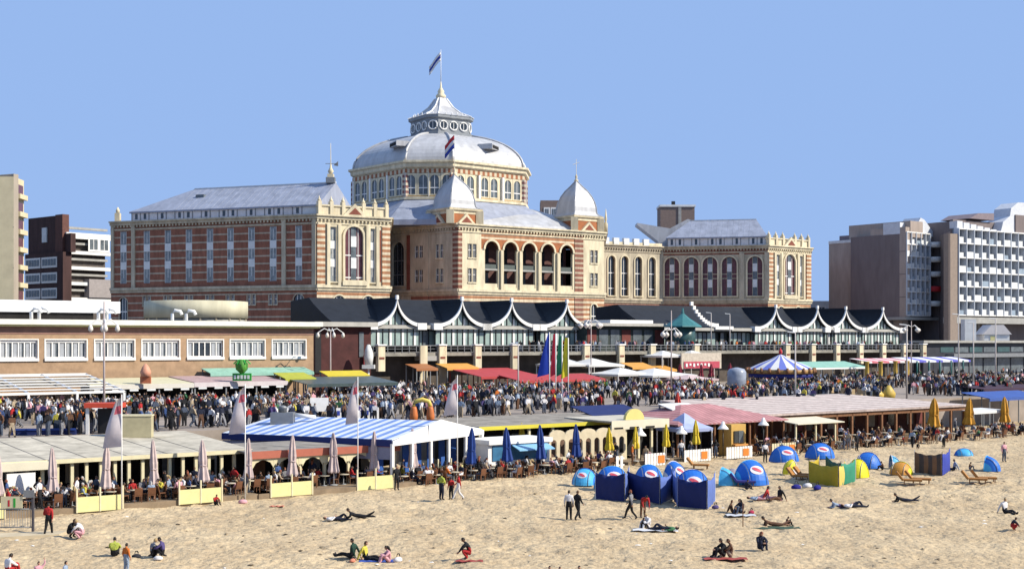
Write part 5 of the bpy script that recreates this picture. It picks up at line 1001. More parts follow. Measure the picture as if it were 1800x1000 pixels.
# amusements on the promenade
def prom(x, y): return G(x, y, PZ)
a_ = thing('inflatable_arch', 'small yellow inflatable arch on orange pillars in the promenade crowd', 'inflatable', prom(742, 742), 0); a_.scale = (.72, .72, .72)
m = MB(); m.tube([(-1, 0, 1.9), (-.8, 0, 2.5), (0, 0, 2.75), (.8, 0, 2.5), (1, 0, 1.9)], .28, mat('inflatable_yellow', (.78, .58, .12), .5, .1), 10); m.build('arch', a_)
for s_ in (-1, 1): m = MB(); m.lathe([(.45, 0), (.5, .8), (.38, 1.6), (.3, 1.9)], mat('inflatable_orange', (.60, .18, .05), .5, .15), 10, (s_, 0)); m.build('pillar', a_)
bn = thing('banner_fence', 'white banner fence with a row of blue letter shapes behind the striped roof', 'banner', prom(578, 741), .25)
m = MB(); m.box(0, 4.4, 0, .05, .1, 1.2, white); m.box(-1.6, .0, .2, .3, .9, 2.1, white); m.build('cloth', bn); m = MB()
for k in range(9): m.box(.3+k*.42, .55+k*.42, -.03, -.002, .5+.05*(k % 2), .95, fbl)
m.build('lettering', bn)
for x, y, cc, lb in ((1325, 693, (.72, .62, .05), 'pair of bright yellow plastic play chairs left of the carousel'), (1430, 693, (.50, .42, .06), 'mustard yellow play ride right of the carousel'), (1553, 700, (.60, .42, .08), 'small ochre kiosk box in the right crowd')):
    o = thing('play_ride', lb, 'play ride', prom(x, y), .3); mt = mat('play_'+str(x), cc, .5, .25, 3); m = MB(); m.lathe([(.9, 0), (1.0, .5), (.6, .9), (.25, 1.1)], mt, 10, (-.9, 0), squash=(1, .7)); m.lathe([(.8, 0), (.9, .6), (.5, 1.2), (.2, 1.6)], mt, 10, (.9, .2), squash=(1, .7)); m.build('seat', o)
m = MB(); c = prom(1295, 694); m.lathe([(1.25, 0), (1.25, 3.0), (1.0, 3.4), (.2, 3.6)], mat('cabin_silver', (.34, .38, .46), .3, .35, 1), 12, (0, 0)); m.lathe([(1.3, .0), (1.3, .2)], black, 12); o = m.build('silver_cabin', label='silver-blue rounded cabin left of the carousel', cat='kiosk'); place(o, c)
rk = thing('red_roof_stand', 'small white stand with a flat red roof near the first sail flag', 'stand', prom(185, 762), .1); m = MB(); m.box(-1.4, 1.4, -.8, .8, 2.0, 2.35, mat('roof_bright_red', (.62, .08, .04), .6, .1)); m.build('roof', rk)
for s_ in (-1.2, 1.2): m = MB(); m.box(s_-.12, s_+.12, -.6, -.4, 0, 2.0, white); m.build('post', rk)
m = MB(); m.box(-.6, 1.0, .2, .5, 0, 1.9, black); m.build('counter', rk)
m = MB(); m.box(-1.3, 1.3, -.5, .5, 0, 1.55, mat('box_khaki', (.52, .46, .28), .7, .2)); m.box(-1.35, 1.35, -.55, .55, 1.55, 1.65, cream); o = m.build('storage_box', label='khaki storage box standing right of the first sail flag', cat='box'); place(o, prom(236, 768), .1)
m = MB(); m.box(-2.4, 2.4, -.8, .8, 0, .35, navyc); m.box(-2.4, 2.4, -.85, -.8, .35, .5, mat('pool_blue', (.03, .07, .30), .5, .1)); o = m.build('blue_platform', label='low dark blue platform behind the pale-roofed pavilion', cat='platform'); place(o, prom(80, 763), .1)

G9 = 'closed dark red parasols by the billboard'
for x, r_ in ((1196, 'leftmost of four, at the billboard left end'), (1232, 'second of four, before the billboard'), (1250, 'third of four, before the billboard'), (1283, 'rightmost of four, right of the billboard')): closed_parasol('closed dark red parasol, '+r_, x, 68, 3.4, mat('parasol_dark_red', (.22, .02, .04), .75, .25, 2), G9, .42, zb=PZ, low=1.4)
pine = mat('pale_pine', (.55, .40, .22), .7, .3, 3)
for k in range(6):
    x = 1470+k*8; o = thing('pine_chair', 'pale pine slatted chair right of the carousel, '+['leftmost', 'second from left', 'third from left', 'fourth from left', 'fifth from left', 'rightmost'][k], 'chair', prom(x, 697+(k % 2)*3), .5+k, 'pale pine chairs on the promenade')
    m = MB(); m.box(-.45, .45, -.4, .4, .35, .5, pine); m.build('seat', o); m = MB(); m.box(-.45, .45, .34, .44, .5, 1.15, pine); m.build('backrest', o)
    for a in (-.4, .4):
        for b in (-.36, .36): m = MB(); m.box(a-.05, a+.05, b-.05, b+.05, 0, .35, pine); m.build('leg', o)
# ---------------- beach gear ----------------
tblue = mat('shelter_blue', (.02, .16, .62), .5, .15, 2); tcyan = mat('shelter_cyan', (.08, .45, .80), .5, .15, 2); tyel = mat('shelter_yellow', (.78, .70, .02), .55, .12, 2)
logow = mat('logo_white', (.75, .72, .76), .6, .08, 2); logor = mat('logo_red', (.62, .08, .12), .6, .15, 4)
def gp(x, y, z=None):
    p = G(x, y, 0); return (p[0], p[1], sandz(p[0], p[1]) if z is None else z)
def shelter(label, x, y, W, H, Dp, rz, c1, c2, logo=True, grp='dome beach shelters on the sand', lu=.5):
    th = thing('beach_shelter', label, 'beach shelter', gp(x, y), rz, grp); nu, nv = 16, 7
    S = lambda u, v, o=0: (1-.05*abs(math.sin(3*u))*math.sin(v*1.6+.2))*Vector(((W/2+o)*math.cos(u), -(Dp+o)*math.sin(u)*math.cos(v), (H+o)*math.sin(u)*math.sin(v)+.01))
    m = MB()
    for i in range(nu):
        u0, u1 = PI*i/nu, PI*(i+1)/nu
        for j in range(nv):
            v0, v1 = PI/2*j/nv, PI/2*(j+1)/nv; q = [S(u0, v0), S(u1, v0), S(u1, v1), S(u0, v1)]; q2 = [S(u0, v0, -.03), S(u1, v0, -.03), S(u1, v1, -.03), S(u0, v1, -.03)]
            m.add(q+q2, [(0, 1, 2, 3), (7, 6, 5, 4)], c2 if (i < 3 or (nu-4 < i)) else c1, True)
    m.build('shell', th)
    m = MB(); m.tube([S(PI*i/16, PI/2, .02) for i in range(17)], .035, c2, 6); m.build('hoop', th)
    for u_ in (PI/3, 2*PI/3): m = MB(); m.tube([S(u_, PI/2*j/8, .015) for j in range(9)], .022, greyc, 5); m.build('pole', th)
    if logo:
        m = MB(); uc, vc = PI*lu, R(42)
        for rr, mt, off in ((1, logow, .02), (.62, logor, .035)):
            vs = [S(uc, vc, off)]+[S(uc+(.40 if off < .03 else .26)*math.cos(2*PI*k/16), vc+(.24 if off < .03 else .10)*math.sin(2*PI*k/16)+(0 if off < .03 else .10*math.cos(2*PI*k/16)), off) for k in range(16)]
            m.add(vs, [(0, k+1, (k+1) % 16+1) for k in range(16)], mt)
        m.build('logo', th)
shelter('blue dome shelter with oval emblem, beside the white and orange fence', 1378, 810, 2.7, 1.35, 1.3, .15, tblue, tblue)
shelter('blue dome shelter with oval emblem just above the green windscreen', 1441, 806, 2.7, 1.3, 1.3, .1, tblue, tblue)
shelter('blue dome shelter with emblem at its left end, right of the green windscreen', 1526, 823, 2.2, 1.25, 1.2, -.6, tblue, tblue, lu=.72)
shelter('narrow pale blue shelter seen side-on between the blue dome and the yellow-orange shell', 1566, 823, 1.5, 1.1, .9, 1.5, tcyan, logow, False)
shelter('large sky-blue dome shelter with emblem, above the reclining pair on the sand', 1318, 850, 2.7, 1.75, 1.6, .3, tblue, tcyan)
shelter('sky-blue shelter seen side-on next to the round grey net', 1270, 852, 1.7, 1.25, 1.1, 1.1, tcyan, tcyan, False)
shelter('blue dome shelter with white emblem behind the right blue windscreen', 1217, 872, 2.7, 1.9, 1.4, 0, tblue, tblue)
shelter('tall blue dome shelter with white front behind the middle blue windscreen', 1183, 852, 1.9, 1.7, 1.3, .5, tblue, logow)
shelter('blue dome shelter with white emblem behind the middle blue windscreen, left of the tall one', 1140, 855, 2.3, 1.6, 1.3, .1, tblue, tcyan)
shelter('blue dome shelter barely showing over the left blue windscreen', 1076, 858, 2.6, 1.6, 1.3, .1, tblue, tcyan)
shelter('small sky-blue shelter left of the large blue windscreens', 1028, 852, 1.9, 1.15, 1.2, -.3, tcyan, tblue, True)
shelter('yellow shelter seen side-on left of the yellow windscreen', 1392, 834, 1.1, 1.15, .9, -.9, tyel, logow, False)
shelter('bright yellow shelter tucked behind the green windscreen', 1508, 840, 1.7, 1.35, 1.2, -.5, tyel, tyel, False)
shelter('low yellow and orange shell shelter left of the striped windscreen', 1584, 833, 1.8, .95, 1.1, -.6, mat('shelter_orange', (.62, .28, .04), .6, .15), tyel, False)
shelter('low flat blue shelter standing behind the striped windscreen at the right', 1694, 800, 1.7, .62, .9, 0, tcyan, tblue, False)
shelter('blue shelter with pale front at the far right, beside the resting person', 1735, 827, 1.6, 1.2, 1.1, .9, tblue, tcyan, False)
def windscreen(label, segs, h, grp=None):
    """segs = [((x,y),(x,y),material)] fabric panels between poles pushed in the sand"""
    p0 = gp(*segs[0][0]); th = thing('windscreen', label, 'windscreen', p0, 0, grp)
    for a, b, mt in segs:
        A_, B_ = Vector(gp(*a, z=0)), Vector(gp(*b, z=0)); d = (B_-A_); nrm = Vector((d.y, -d.x, 0)).normalized(); n, k = 12, 5; vs = []
        for i in range(n+1):
            for j in range(k+1):
                f, g = i/n, j/k; wv = .13*math.sin(f*PI)*math.sin(g*PI*.8+.3)+.05*math.sin(f*23+g*2)*(1-.3*g)
                z = .02+(h-.02-.2*math.sin(f*PI)**.8-.03*math.sin(f*19))*g; p = A_+d*f+nrm*wv
                vs += [(p.x, p.y, z), (p.x-nrm.x*.03, p.y-nrm.y*.03, z)]
        fs = []; W2 = (k+1)*2
        for i in range(n):
            for j in range(k): a0 = i*W2+j*2; fs += [(a0, a0+W2, a0+W2+2, a0+2), (a0+1, a0+3, a0+W2+3, a0+W2+1)]
            a0 = i*W2+k*2; fs.append((a0, a0+W2, a0+W2+1, a0+1))
        m = MB(True); m.add(vs, fs, mt, True); m.build('panel', th)
        for p in (A_, B_): m = MB(True); m.tube([(p.x, p.y, -.1), (p.x, p.y, h+.12)], .03, white, 5); m.build('pole', th)
wnav = mat('screen_navy', (.010, .022, .13), .75, .2, 1.5); wlit = mat('screen_navy_lit', (.10, .16, .44), .75, .15, 1.5); GW = 'large navy blue windscreens'  # second colour is the navy cloth with sunlight painted in, for side panels
windscreen('navy blue windscreen, left one of the big group', [((1047, 878), (1098, 881), wnav), ((1098, 881), (1106, 868), wlit)], 1.85, GW)
windscreen('navy blue windscreen with right side tinted as sunlit, middle one of the big group', [((1103, 874), (1160, 886), wnav), ((1160, 886), (1187, 873), wlit)], 1.8, GW)
windscreen('navy blue windscreen with right side tinted as sunlit, nearest one of the big group', [((1180, 870), (1192, 890), wlit), ((1192, 890), (1243, 895), wnav), ((1243, 895), (1257, 880), wlit)], 1.85, GW)
wy = mat('screen_yellow', (.50, .36, .02), .75, .2, 1.5); wylit = mat('screen_yellow_lit', (.66, .50, .12), .75, .15, 1.5)  # lighter yellow paints the sun on the side panel of the same cloth
windscreen('mustard yellow windscreen box beside the green one', [((1422, 847), (1474, 857), wy), ((1474, 857), (1486, 848), wylit), ((1422, 847), (1440, 838), wy)], 1.6)
windscreen('dark green windscreen beside the mustard yellow one', [((1452, 838), (1478, 853), mat('screen_green', (.01, .10, .07), .75, .2, 1.5)), ((1478, 853), (1504, 846), mat('screen_green_lit', (.03, .24, .15), .75, .2, 1.5))], 1.65)  # right panel in a lighter green, sunlight put into the colour
windscreen('striped brown and grey windscreen with navy right side', [((1608, 832), (1656, 836), band('screen_brown_stripe', (.09, .07, .06), (.24, .13, .07), .5, .5, 'X')), ((1656, 836), (1670, 826), mat('screen_royal', (.03, .05, .34), .75, .2))], 1.75)
m = MB(); m.lathe([(.5, -.02), (.5, .02)], greyc, 18); m.lathe([(.46, .021), (.46, .03)], mat('net_grey', (.30, .26, .32), .8, .4, 8), 18); o = m.build('round_net', label='round grey net disc standing on edge beside the sky-blue shelter', cat='net'); o.location = gp(1288, 846)[:2]+(.5,); o.rotation_euler = (R(85), 0, .3)
def lounger(x, y, rz, label, fabric):
    th = thing('beach_lounger', label, 'lounger', gp(x, y), rz, 'wooden loungers on the sand')
    m = MB(); m.box(-.36, .36, -.95, .35, .26, .40, fabric); m.build('seat', th)
    m = MB(); m.add([(-.36, .33, .36), (.36, .33, .36), (.36, .80, .95), (-.36, .80, .95), (-.36, .45, .26), (.36, .45, .26), (.36, .93, .86), (-.36, .93, .86)], [(0, 1, 2, 3), (7, 6, 5, 4), (0, 4, 5, 1), (1, 5, 6, 2), (2, 6, 7, 3), (3, 7, 4, 0)], fabric); m.build('backrest', th)
    for sx_, sy in ((-1, -.8), (1, -.8), (-1, .3), (1, .3)): m = MB(); m.box(sx_*.28-.03, sx_*.28+.03, sy-.03, sy+.03, 0, .28, wood); m.build('leg', th)
lw_ = mat('lounger_orange', (.44, .20, .05), .7, .2, 3)
lounger(1597, 852, 1.3, 'orange-brown lounger below the yellow and orange shell, left one of the pair', lw_); lounger(1613, 850, 1.2, 'orange-brown lounger below the striped windscreen, right one of the pair', lw_)
lounger(1712, 850, 1.2, 'orange-brown lounger under the far right blue shelter, left one', lw_); lounger(1728, 848, 1.4, 'orange-brown lounger under the far right blue shelter, right one', lw_)
lounger(1404, 843, 1.0, 'dark orange lounger left of the mustard windscreen, left one', lw_); lounger(1416, 842, 1.1, 'dark orange lounger touching the mustard windscreen, right one', lw_); lounger(1305, 854, 1.4, 'pale lounger with dark blue cover in front of the large sky-blue shelter', mat('lounger_blue', (.05, .05, .25), .7, .2)); lounger(1226, 823, 1.3, 'orange-brown lounger alone behind the blue shelters', lw_)
def towel(x, y, rz, L_, W2, c, label):
    m = MB(); n = 8; vs = []
    for i in range(n+1):
        for j in range(4): vs.append((-L_/2+L_*i/n, -W2/2+W2*j/3, .035+.03*math.sin(i*2.1+j*1.7)))
    m.add(vs, [(i*4+j, i*4+4+j, i*4+5+j, i*4+1+j) for i in range(n) for j in range(3)], c, True); o = m.build('beach_towel', label=label, cat='towel'); place(o, gp(x, y), rz)
towel(668, 986, .1, 2.0, 1.1, mat('towel_blue', (.05, .10, .42), .9, .2), 'blue towel under the group of three sitting near the bottom middle'); towel(1363, 925, .05, 2.8, .9, mat('towel_green', (.05, .09, .06), .9, .2), 'dark green towel under the lying person below the reclining pair')
towel(1275, 986, .05, 2.1, .6, mat('towel_red', (.38, .07, .06), .9, .2), 'red towel under the dark pair sitting at the bottom right'); towel(1152, 934, -.1, 2.5, .8, mat('towel_white', (.7, .7, .72), .9, .1), 'white towel beneath the people below the blue windscreens')
towel(1302, 904, 0, 1.8, .9, mat('towel_pale', (.6, .62, .66), .9, .1), 'pale towel under the person in navy right of the blue windscreens'); towel(825, 989, 0, 1.3, .5, mat('towel_red', (.38, .07, .06), .9, .2), 'red cloth under the person in black at the bottom centre')
towel(700, 832, .2, .01+.9, .5, mat('towel_coral', (.70, .25, .16), .9, .1), 'coral cloth lying at the terrace edge') if False else None
towel(487, 888, .1, .9, .5, mat('towel_coral', (.70, .25, .16), .9, .1), 'small coral cloth alone on the sand below the yellow fence')
def bag(x, y, c, label, s_=.4, cat='bag'):
    s_ *= .72
    m = MB(); m.lathe([(s_*.9, 0), (s_*1.1, s_*.2), (s_*1.0, s_*.6), (s_*.5, s_*.85), (s_*.1, s_*.9)], c, 7, fold=.06, squash=(1, .55)); m.tube([(-s_*.4, 0, s_*1.0), (-s_*.2, 0, s_*1.5), (s_*.2, 0, s_*1.5), (s_*.4, 0, s_*1.0)], .03, black, 5); o = m.build('beach_bag', label=label, cat=cat); place(o, gp(x, y), rnd.random())
cdk = mat('cloth_dark', (.03, .03, .04), .9, .3, 3); cwh = mat('cloth_white', (.74, .72, .72), .9, .1, 3)
bag(427, 884, mat('cloth_pink', (.72, .38, .42), .9, .1), 'pink bag by the second flag pole'); bag(240, 981, cdk, 'dark bag between the yellow-green and the dark sitting people', .3); bag(278, 985, cwh, 'white bag in front of the two dark sitting people', .3); bag(1321, 901, mat('cloth_crimson', (.38, .03, .08), .9, .1), 'crimson bag right of the person in navy', .32)
bag(1258, 896, mat('cloth_purple', (.08, .06, .18), .9, .1), 'dark purple bag at the right end of the blue windscreens', .35); bag(1437, 862, mat('bag_navy', (.02, .02, .22), .9, .1), 'navy blue bag in front of the mustard windscreen', .5); bag(1420, 856, cwh, 'white cooler bag left of the navy bag', .5); bag(1400, 858, mat('bag_navy', (.02, .02, .22), .9, .1), 'blue folded bundle below the yellow side-on shelter', .5); bag(700, 988, cwh, 'white bag right of the girl in pink at the bottom', .35); bag(620, 986, mat('towel_coral', (.70, .25, .16), .9, .1), 'coral bag left of the person in dark green', .25)
for x, y, l in ((960, 831, 'left'), (975, 833, 'right')): m = MB(); m.lathe([(.3, -.02), (.34, .06), (.15, .16)], cdk, 8, squash=(1.4, .8)); o = m.build('dark_bundle', label=f'small dark bundle alone on the sand below the blue kiosk, {l} one', cat='bundle'); place(o, gp(x, y), .3)
m = MB(); m.tube([(0, 0, 0), (0, 0, 1.35)], .03, wood, 5); o = m.build('stick', label='thin stick standing in the sand below the person in navy', cat='stick'); place(o, gp(1306, 927))
litm = [mat('seaweed', (.07, .05, .03), .95, .4, 6), mat('paper_scrap', (.80, .78, .74), .8, .1, 4), mat('shell_grit', (.26, .20, .13), .9, .3, 5)]
m = MB(True); rl = random.Random(5)
for k in range(190):
    x, y = rl.uniform(0, 1800), 800+200*rl.random()**.8
    if y < 905-x*.068+8: continue
    p = gp(x, y); r_ = rl.uniform(.03, .10); a0 = rl.random()*6; mt = litm[rl.choice([0, 0, 2, 2, 2, 1])]
    vs = [(p[0]+r_*(1+.5*rl.random())*math.cos(a0+j*PI/3)*1.5, p[1]+r_*(1+.5*rl.random())*math.sin(a0+j*PI/3), p[2]+.01+.02*(j % 2)) for j in range(6)]+[(p[0], p[1], p[2]+.06)]
    m.add(vs, [(j, (j+1) % 6, 6) for j in range(6)], mt)
m.build('beach_litter', kind='stuff', label='scattered seaweed bits, shell grit and paper scraps on the sand', cat='litter')
# gate fence and board path at the lower left
gf = thing('metal_gate', 'grey metal gate fence with a sign at the lower left edge', 'gate', gp(2, 930), 0); q0 = Vector(gp(-6, 934, 0)); q1 = Vector(gp(58, 934, 0))
m = MB(True); 
for z in (.25, 1.25): m.tube([(q0.x, q0.y, z), (q1.x, q1.y, z)], .035, greyc, 6)
for k in range(15): p = q0+(q1-q0)*k/14; m.tube([(p.x, p.y, .25), (p.x, p.y, 1.25)], .015, greyc, 4)
m.build('panel', gf); m = MB(True); m.box(q1.x-.06, q1.x+.06, q1.y-.06, q1.y+.06, 0, 2.3, mat('gate_post', (.10, .09, .10), .6, .2)); m.build('post', gf); m = MB(True); m.box(q0.x, q0.x+.12, q0.y-.06, q0.y+.06, 0, 3.3, curtain); m.build('post', gf)
m = MB(True); c = q0+(q1-q0)*.42; m.box(c.x-.6, c.x+.6, c.y-.05, c.y-.02, 1.3, 1.95, cream); m.box(c.x-.2, c.x-.1, c.y-.06, c.y-.051, 1.4, 1.75, fred); m.box(c.x+.1, c.x+.22, c.y-.06, c.y-.051, 1.35, 1.85, mat('sign_green', (.04, .42, .06))); m.box(q1.x-.5, q1.x+.1, q1.y-.1, q1.y-.061, 1.9, 2.3, greyc); m.build('sign', gf)
m = MB(True); a, b = gp(-40, 945, 0), gp(112, 938, 0); m.add([(a[0], a[1]-.9, .10), (b[0], b[1]-.7, .10), (b[0], b[1]+.7, .10), (a[0], a[1]+.9, .10), (a[0], a[1]-.9, -.1), (b[0], b[1]-.7, -.1), (b[0], b[1]+.7, -.1), (a[0], a[1]+.9, -.1)], [(0, 1, 2, 3), (0, 4, 5, 1), (1, 5, 6, 2), (2, 6, 7, 3), (3, 7, 4, 0)], mat('path_pale', (.60, .50, .34), .9, .25, 1)); m.build('path', kind='structure')
# ---------------- people ----------------
CM = {k: mat('cloth_'+k.replace(' ', '_'), c, .9, .3, 5, bump=.7, bscale=9) for k, c in {'black': (.015, .015, .018), 'navy': (.018, .022, .045), 'white': (.72, .71, .70), 'grey': (.25, .25, .27), 'red': (.48, .03, .03), 'pink': (.66, .28, .34), 'light blue': (.32, .40, .52), 'blue': (.06, .11, .27), 'brown': (.14, .07, .04), 'beige': (.48, .38, .26), 'green': (.05, .16, .07), 'yellow': (.66, .56, .08), 'orange': (.66, .18, .03), 'purple': (.09, .05, .14), 'denim': (.075, .095, .14), 'lime': (.45, .50, .08), 'dark green': (.02, .06, .04)}.items()}
skin = mat('skin', (.52, .30, .20), .6, .1, 4); skind = mat('tanned_skin', (.30, .15, .09), .6, .1, 4)
hairs = [mat('hair_dark', (.02, .014, .01), .6, .2, 4), mat('hair_brown', (.10, .05, .025), .6, .2, 4), mat('hair_blond', (.42, .30, .14), .6, .2, 4), mat('hair_red', (.24, .07, .03), .6, .2, 4), mat('hair_grey', (.45, .43, .41), .6, .1, 4)]
shoem = mat('shoes', (.05, .04, .04), .6, .3, 4)
def S2(d, **k): d = dict(d); d.update(k); return d
ST = dict(P=(0, 0, .95), B=(0, 0, 1.12), C=(0, 0, 1.32), N=(0, .01, 1.5), H=(0, -.02, 1.63), SL=(.19, 0, 1.42), SR=(-.19, 0, 1.42), EL=(.25, .03, 1.14), ER=(-.25, .03, 1.14), WL=(.26, -.07, .90), WR=(-.26, -.07, .90), hL=(.09, 0, .90), hR=(-.09, 0, .90), KL=(.11, -.02, .50), KR=(-.11, -.02, .50), AL=(.12, .03, .09), AR=(-.12, .03, .09), TL=(.14, -.14, .04), TR=(-.14, -.14, .04))
SC = dict(P=(0, .05, .52), B=(0, .06, .70), C=(0, .04, .90), N=(0, .02, 1.08), H=(0, -.03, 1.21), SL=(.19, .03, 1.0), SR=(-.19, .03, 1.0), EL=(.24, -.05, .74), ER=(-.24, -.05, .74), WL=(.16, -.30, .70), WR=(-.16, -.30, .70), hL=(.09, .0, .50), hR=(-.09, .0, .50), KL=(.12, -.42, .52), KR=(-.12, -.42, .52), AL=(.12, -.45, .10), AR=(-.12, -.40, .10), TL=(.13, -.62, .05), TR=(-.13, -.57, .05))
POSE = {
 'stand': ST, 'hips': S2(ST, EL=(.38, .05, 1.18), WL=(.20, -.06, 1.0), ER=(-.38, .05, 1.18), WR=(-.20, -.06, 1.0)),
 'walk': S2(ST, KL=(.1, -.22, .54), AL=(.1, -.34, .12), TL=(.11, -.52, .08), KR=(-.1, .02, .50), AR=(-.1, .34, .15), TR=(-.11, .22, .03), EL=(.25, .12, 1.15), WL=(.24, .16, .90), ER=(-.25, -.05, 1.15), WR=(-.22, -.27, .96)),
 'walk2': S2(ST, KR=(-.1, -.16, .52), AR=(-.1, -.22, .10), TR=(-.11, -.40, .05), KL=(.1, .05, .50), AL=(.1, .24, .12), TL=(.11, .12, .03), WL=(.2, -.3, 1.1), WR=(-.25, .05, .88)),
 'lean': S2(ST, B=(0, -.08, 1.08), C=(0, -.28, 1.18), N=(0, -.44, 1.26), H=(0, -.56, 1.32), SL=(.19, -.38, 1.2), SR=(-.19, -.38, 1.2), EL=(.22, -.45, .92), ER=(-.22, -.45, .92), WL=(.18, -.55, .68), WR=(-.18, -.55, .68), hL=(.09, 0, .9), hR=(-.09, 0, .9)),
 'raise': S2(ST, EL=(.34, -.05, 1.62), WL=(.30, -.1, 1.88)),
 'chair': SC, 'chair2': S2(SC, WL=(.1, -.22, 1.0), EL=(.28, -.12, .78), C=(0, -.02, .90), N=(0, -.08, 1.06), H=(0, -.14, 1.18), KR=(-.05, -.42, .56), AR=(.05, -.5, .3)),
 'sit': dict(P=(0, .05, .14), B=(0, .10, .32), C=(0, .14, .52), N=(0, .12, .70), H=(0, .07, .83), SL=(.19, .14, .62), SR=(-.19, .14, .62), EL=(.27, .27, .36), ER=(-.27, .27, .36), WL=(.30, .38, .08), WR=(-.30, .38, .08), hL=(.09, 0, .13), hR=(-.09, 0, .13), KL=(.12, -.42, .24), KR=(-.12, -.45, .16), AL=(.12, -.82, .08), AR=(-.12, -.86, .08), TL=(.13, -.88, .24), TR=(-.13, -.92, .24)),
 'knees': dict(P=(0, .05, .14), B=(0, .03, .33), C=(0, -.02, .52), N=(0, -.08, .68), H=(0, -.14, .80), SL=(.19, -.04, .60), SR=(-.19, -.04, .60), EL=(.26, -.25, .42), ER=(-.26, -.25, .42), WL=(.06, -.46, .40), WR=(-.06, -.46, .40), hL=(.09, 0, .13), hR=(-.09, 0, .13), KL=(.13, -.38, .50), KR=(-.13, -.38, .50), AL=(.12, -.50, .09), AR=(-.12, -.50, .09), TL=(.13, -.68, .05), TR=(-.13, -.68, .05)),
 'back': dict(P=(0, 0, .13), B=(0, .18, .14), C=(0, .38, .15), N=(0, .56, .14), H=(0, .69, .17), SL=(.2, .47, .13), SR=(-.2, .47, .13), EL=(.33, .25, .08), ER=(-.33, .25, .08), WL=(.30, .0, .08), WR=(-.1, .1, .27), hL=(.09, -.04, .12), hR=(-.09, -.04, .12), KL=(.11, -.42, .40), KR=(-.11, -.45, .12), AL=(.12, -.62, .10), AR=(-.13, -.87, .09), TL=(.13, -.80, .06), TR=(-.14, -.92, .24)),
 'front': dict(P=(0, 0, .12), B=(0, -.18, .14), C=(0, -.36, .22), N=(0, -.50, .33), H=(0, -.59, .45), SL=(.19, -.42, .26), SR=(-.19, -.42, .26), EL=(.22, -.50, .05), ER=(-.22, -.50, .05), WL=(.08, -.72, .05), WR=(-.08, -.72, .05), hL=(.09, .05, .12), hR=(-.09, .05, .12), KL=(.11, .45, .09), KR=(-.11, .45, .09), AL=(.13, .86, .32), AR=(-.13, .88, .08), TL=(.14, .98, .42), TR=(-.14, 1.02, .05)),
 'crouch': dict(P=(0, .1, .34), B=(0, .04, .50), C=(0, -.08, .66), N=(0, -.18, .80), H=(0, -.25, .91), SL=(.19, -.12, .74), SR=(-.19, -.12, .74), EL=(.24, -.32, .55), ER=(-.24, -.32, .55), WL=(.12, -.48, .35), WR=(-.12, -.48, .35), hL=(.09, .05, .32), hR=(-.09, .05, .32), KL=(.18, -.32, .44), KR=(-.18, -.32, .44), AL=(.13, -.05, .10), AR=(-.13, -.05, .10), TL=(.15, -.23, .04), TR=(-.15, -.23, .04))}
EDG = [('P', 'B'), ('B', 'C'), ('C', 'N'), ('C', 'SL'), ('SL', 'EL'), ('EL', 'WL'), ('C', 'SR'), ('SR', 'ER'), ('ER', 'WR'), ('P', 'hL'), ('hL', 'KL'), ('KL', 'AL'), ('AL', 'TL'), ('P', 'hR'), ('hR', 'KR'), ('KR', 'AR'), ('AR', 'TR'), ('N', 'H')]
RAD = dict(P=.165, B=.15, C=.175, N=.06, H=.055, S=.085, E=.062, W=.034, h=.12, K=.082, A=.060, T=.045)
BM = {('P', 'B'): 2, ('B', 'C'): 1, ('C', 'N'): 1, ('N', 'H'): 0}
BODY = {}
def seg_d(p, a, b):
    ab = b-a; t = max(0, min(1, (p-a).dot(ab)/max(1e-9, ab.length_squared))); return (p-a-ab*t).length
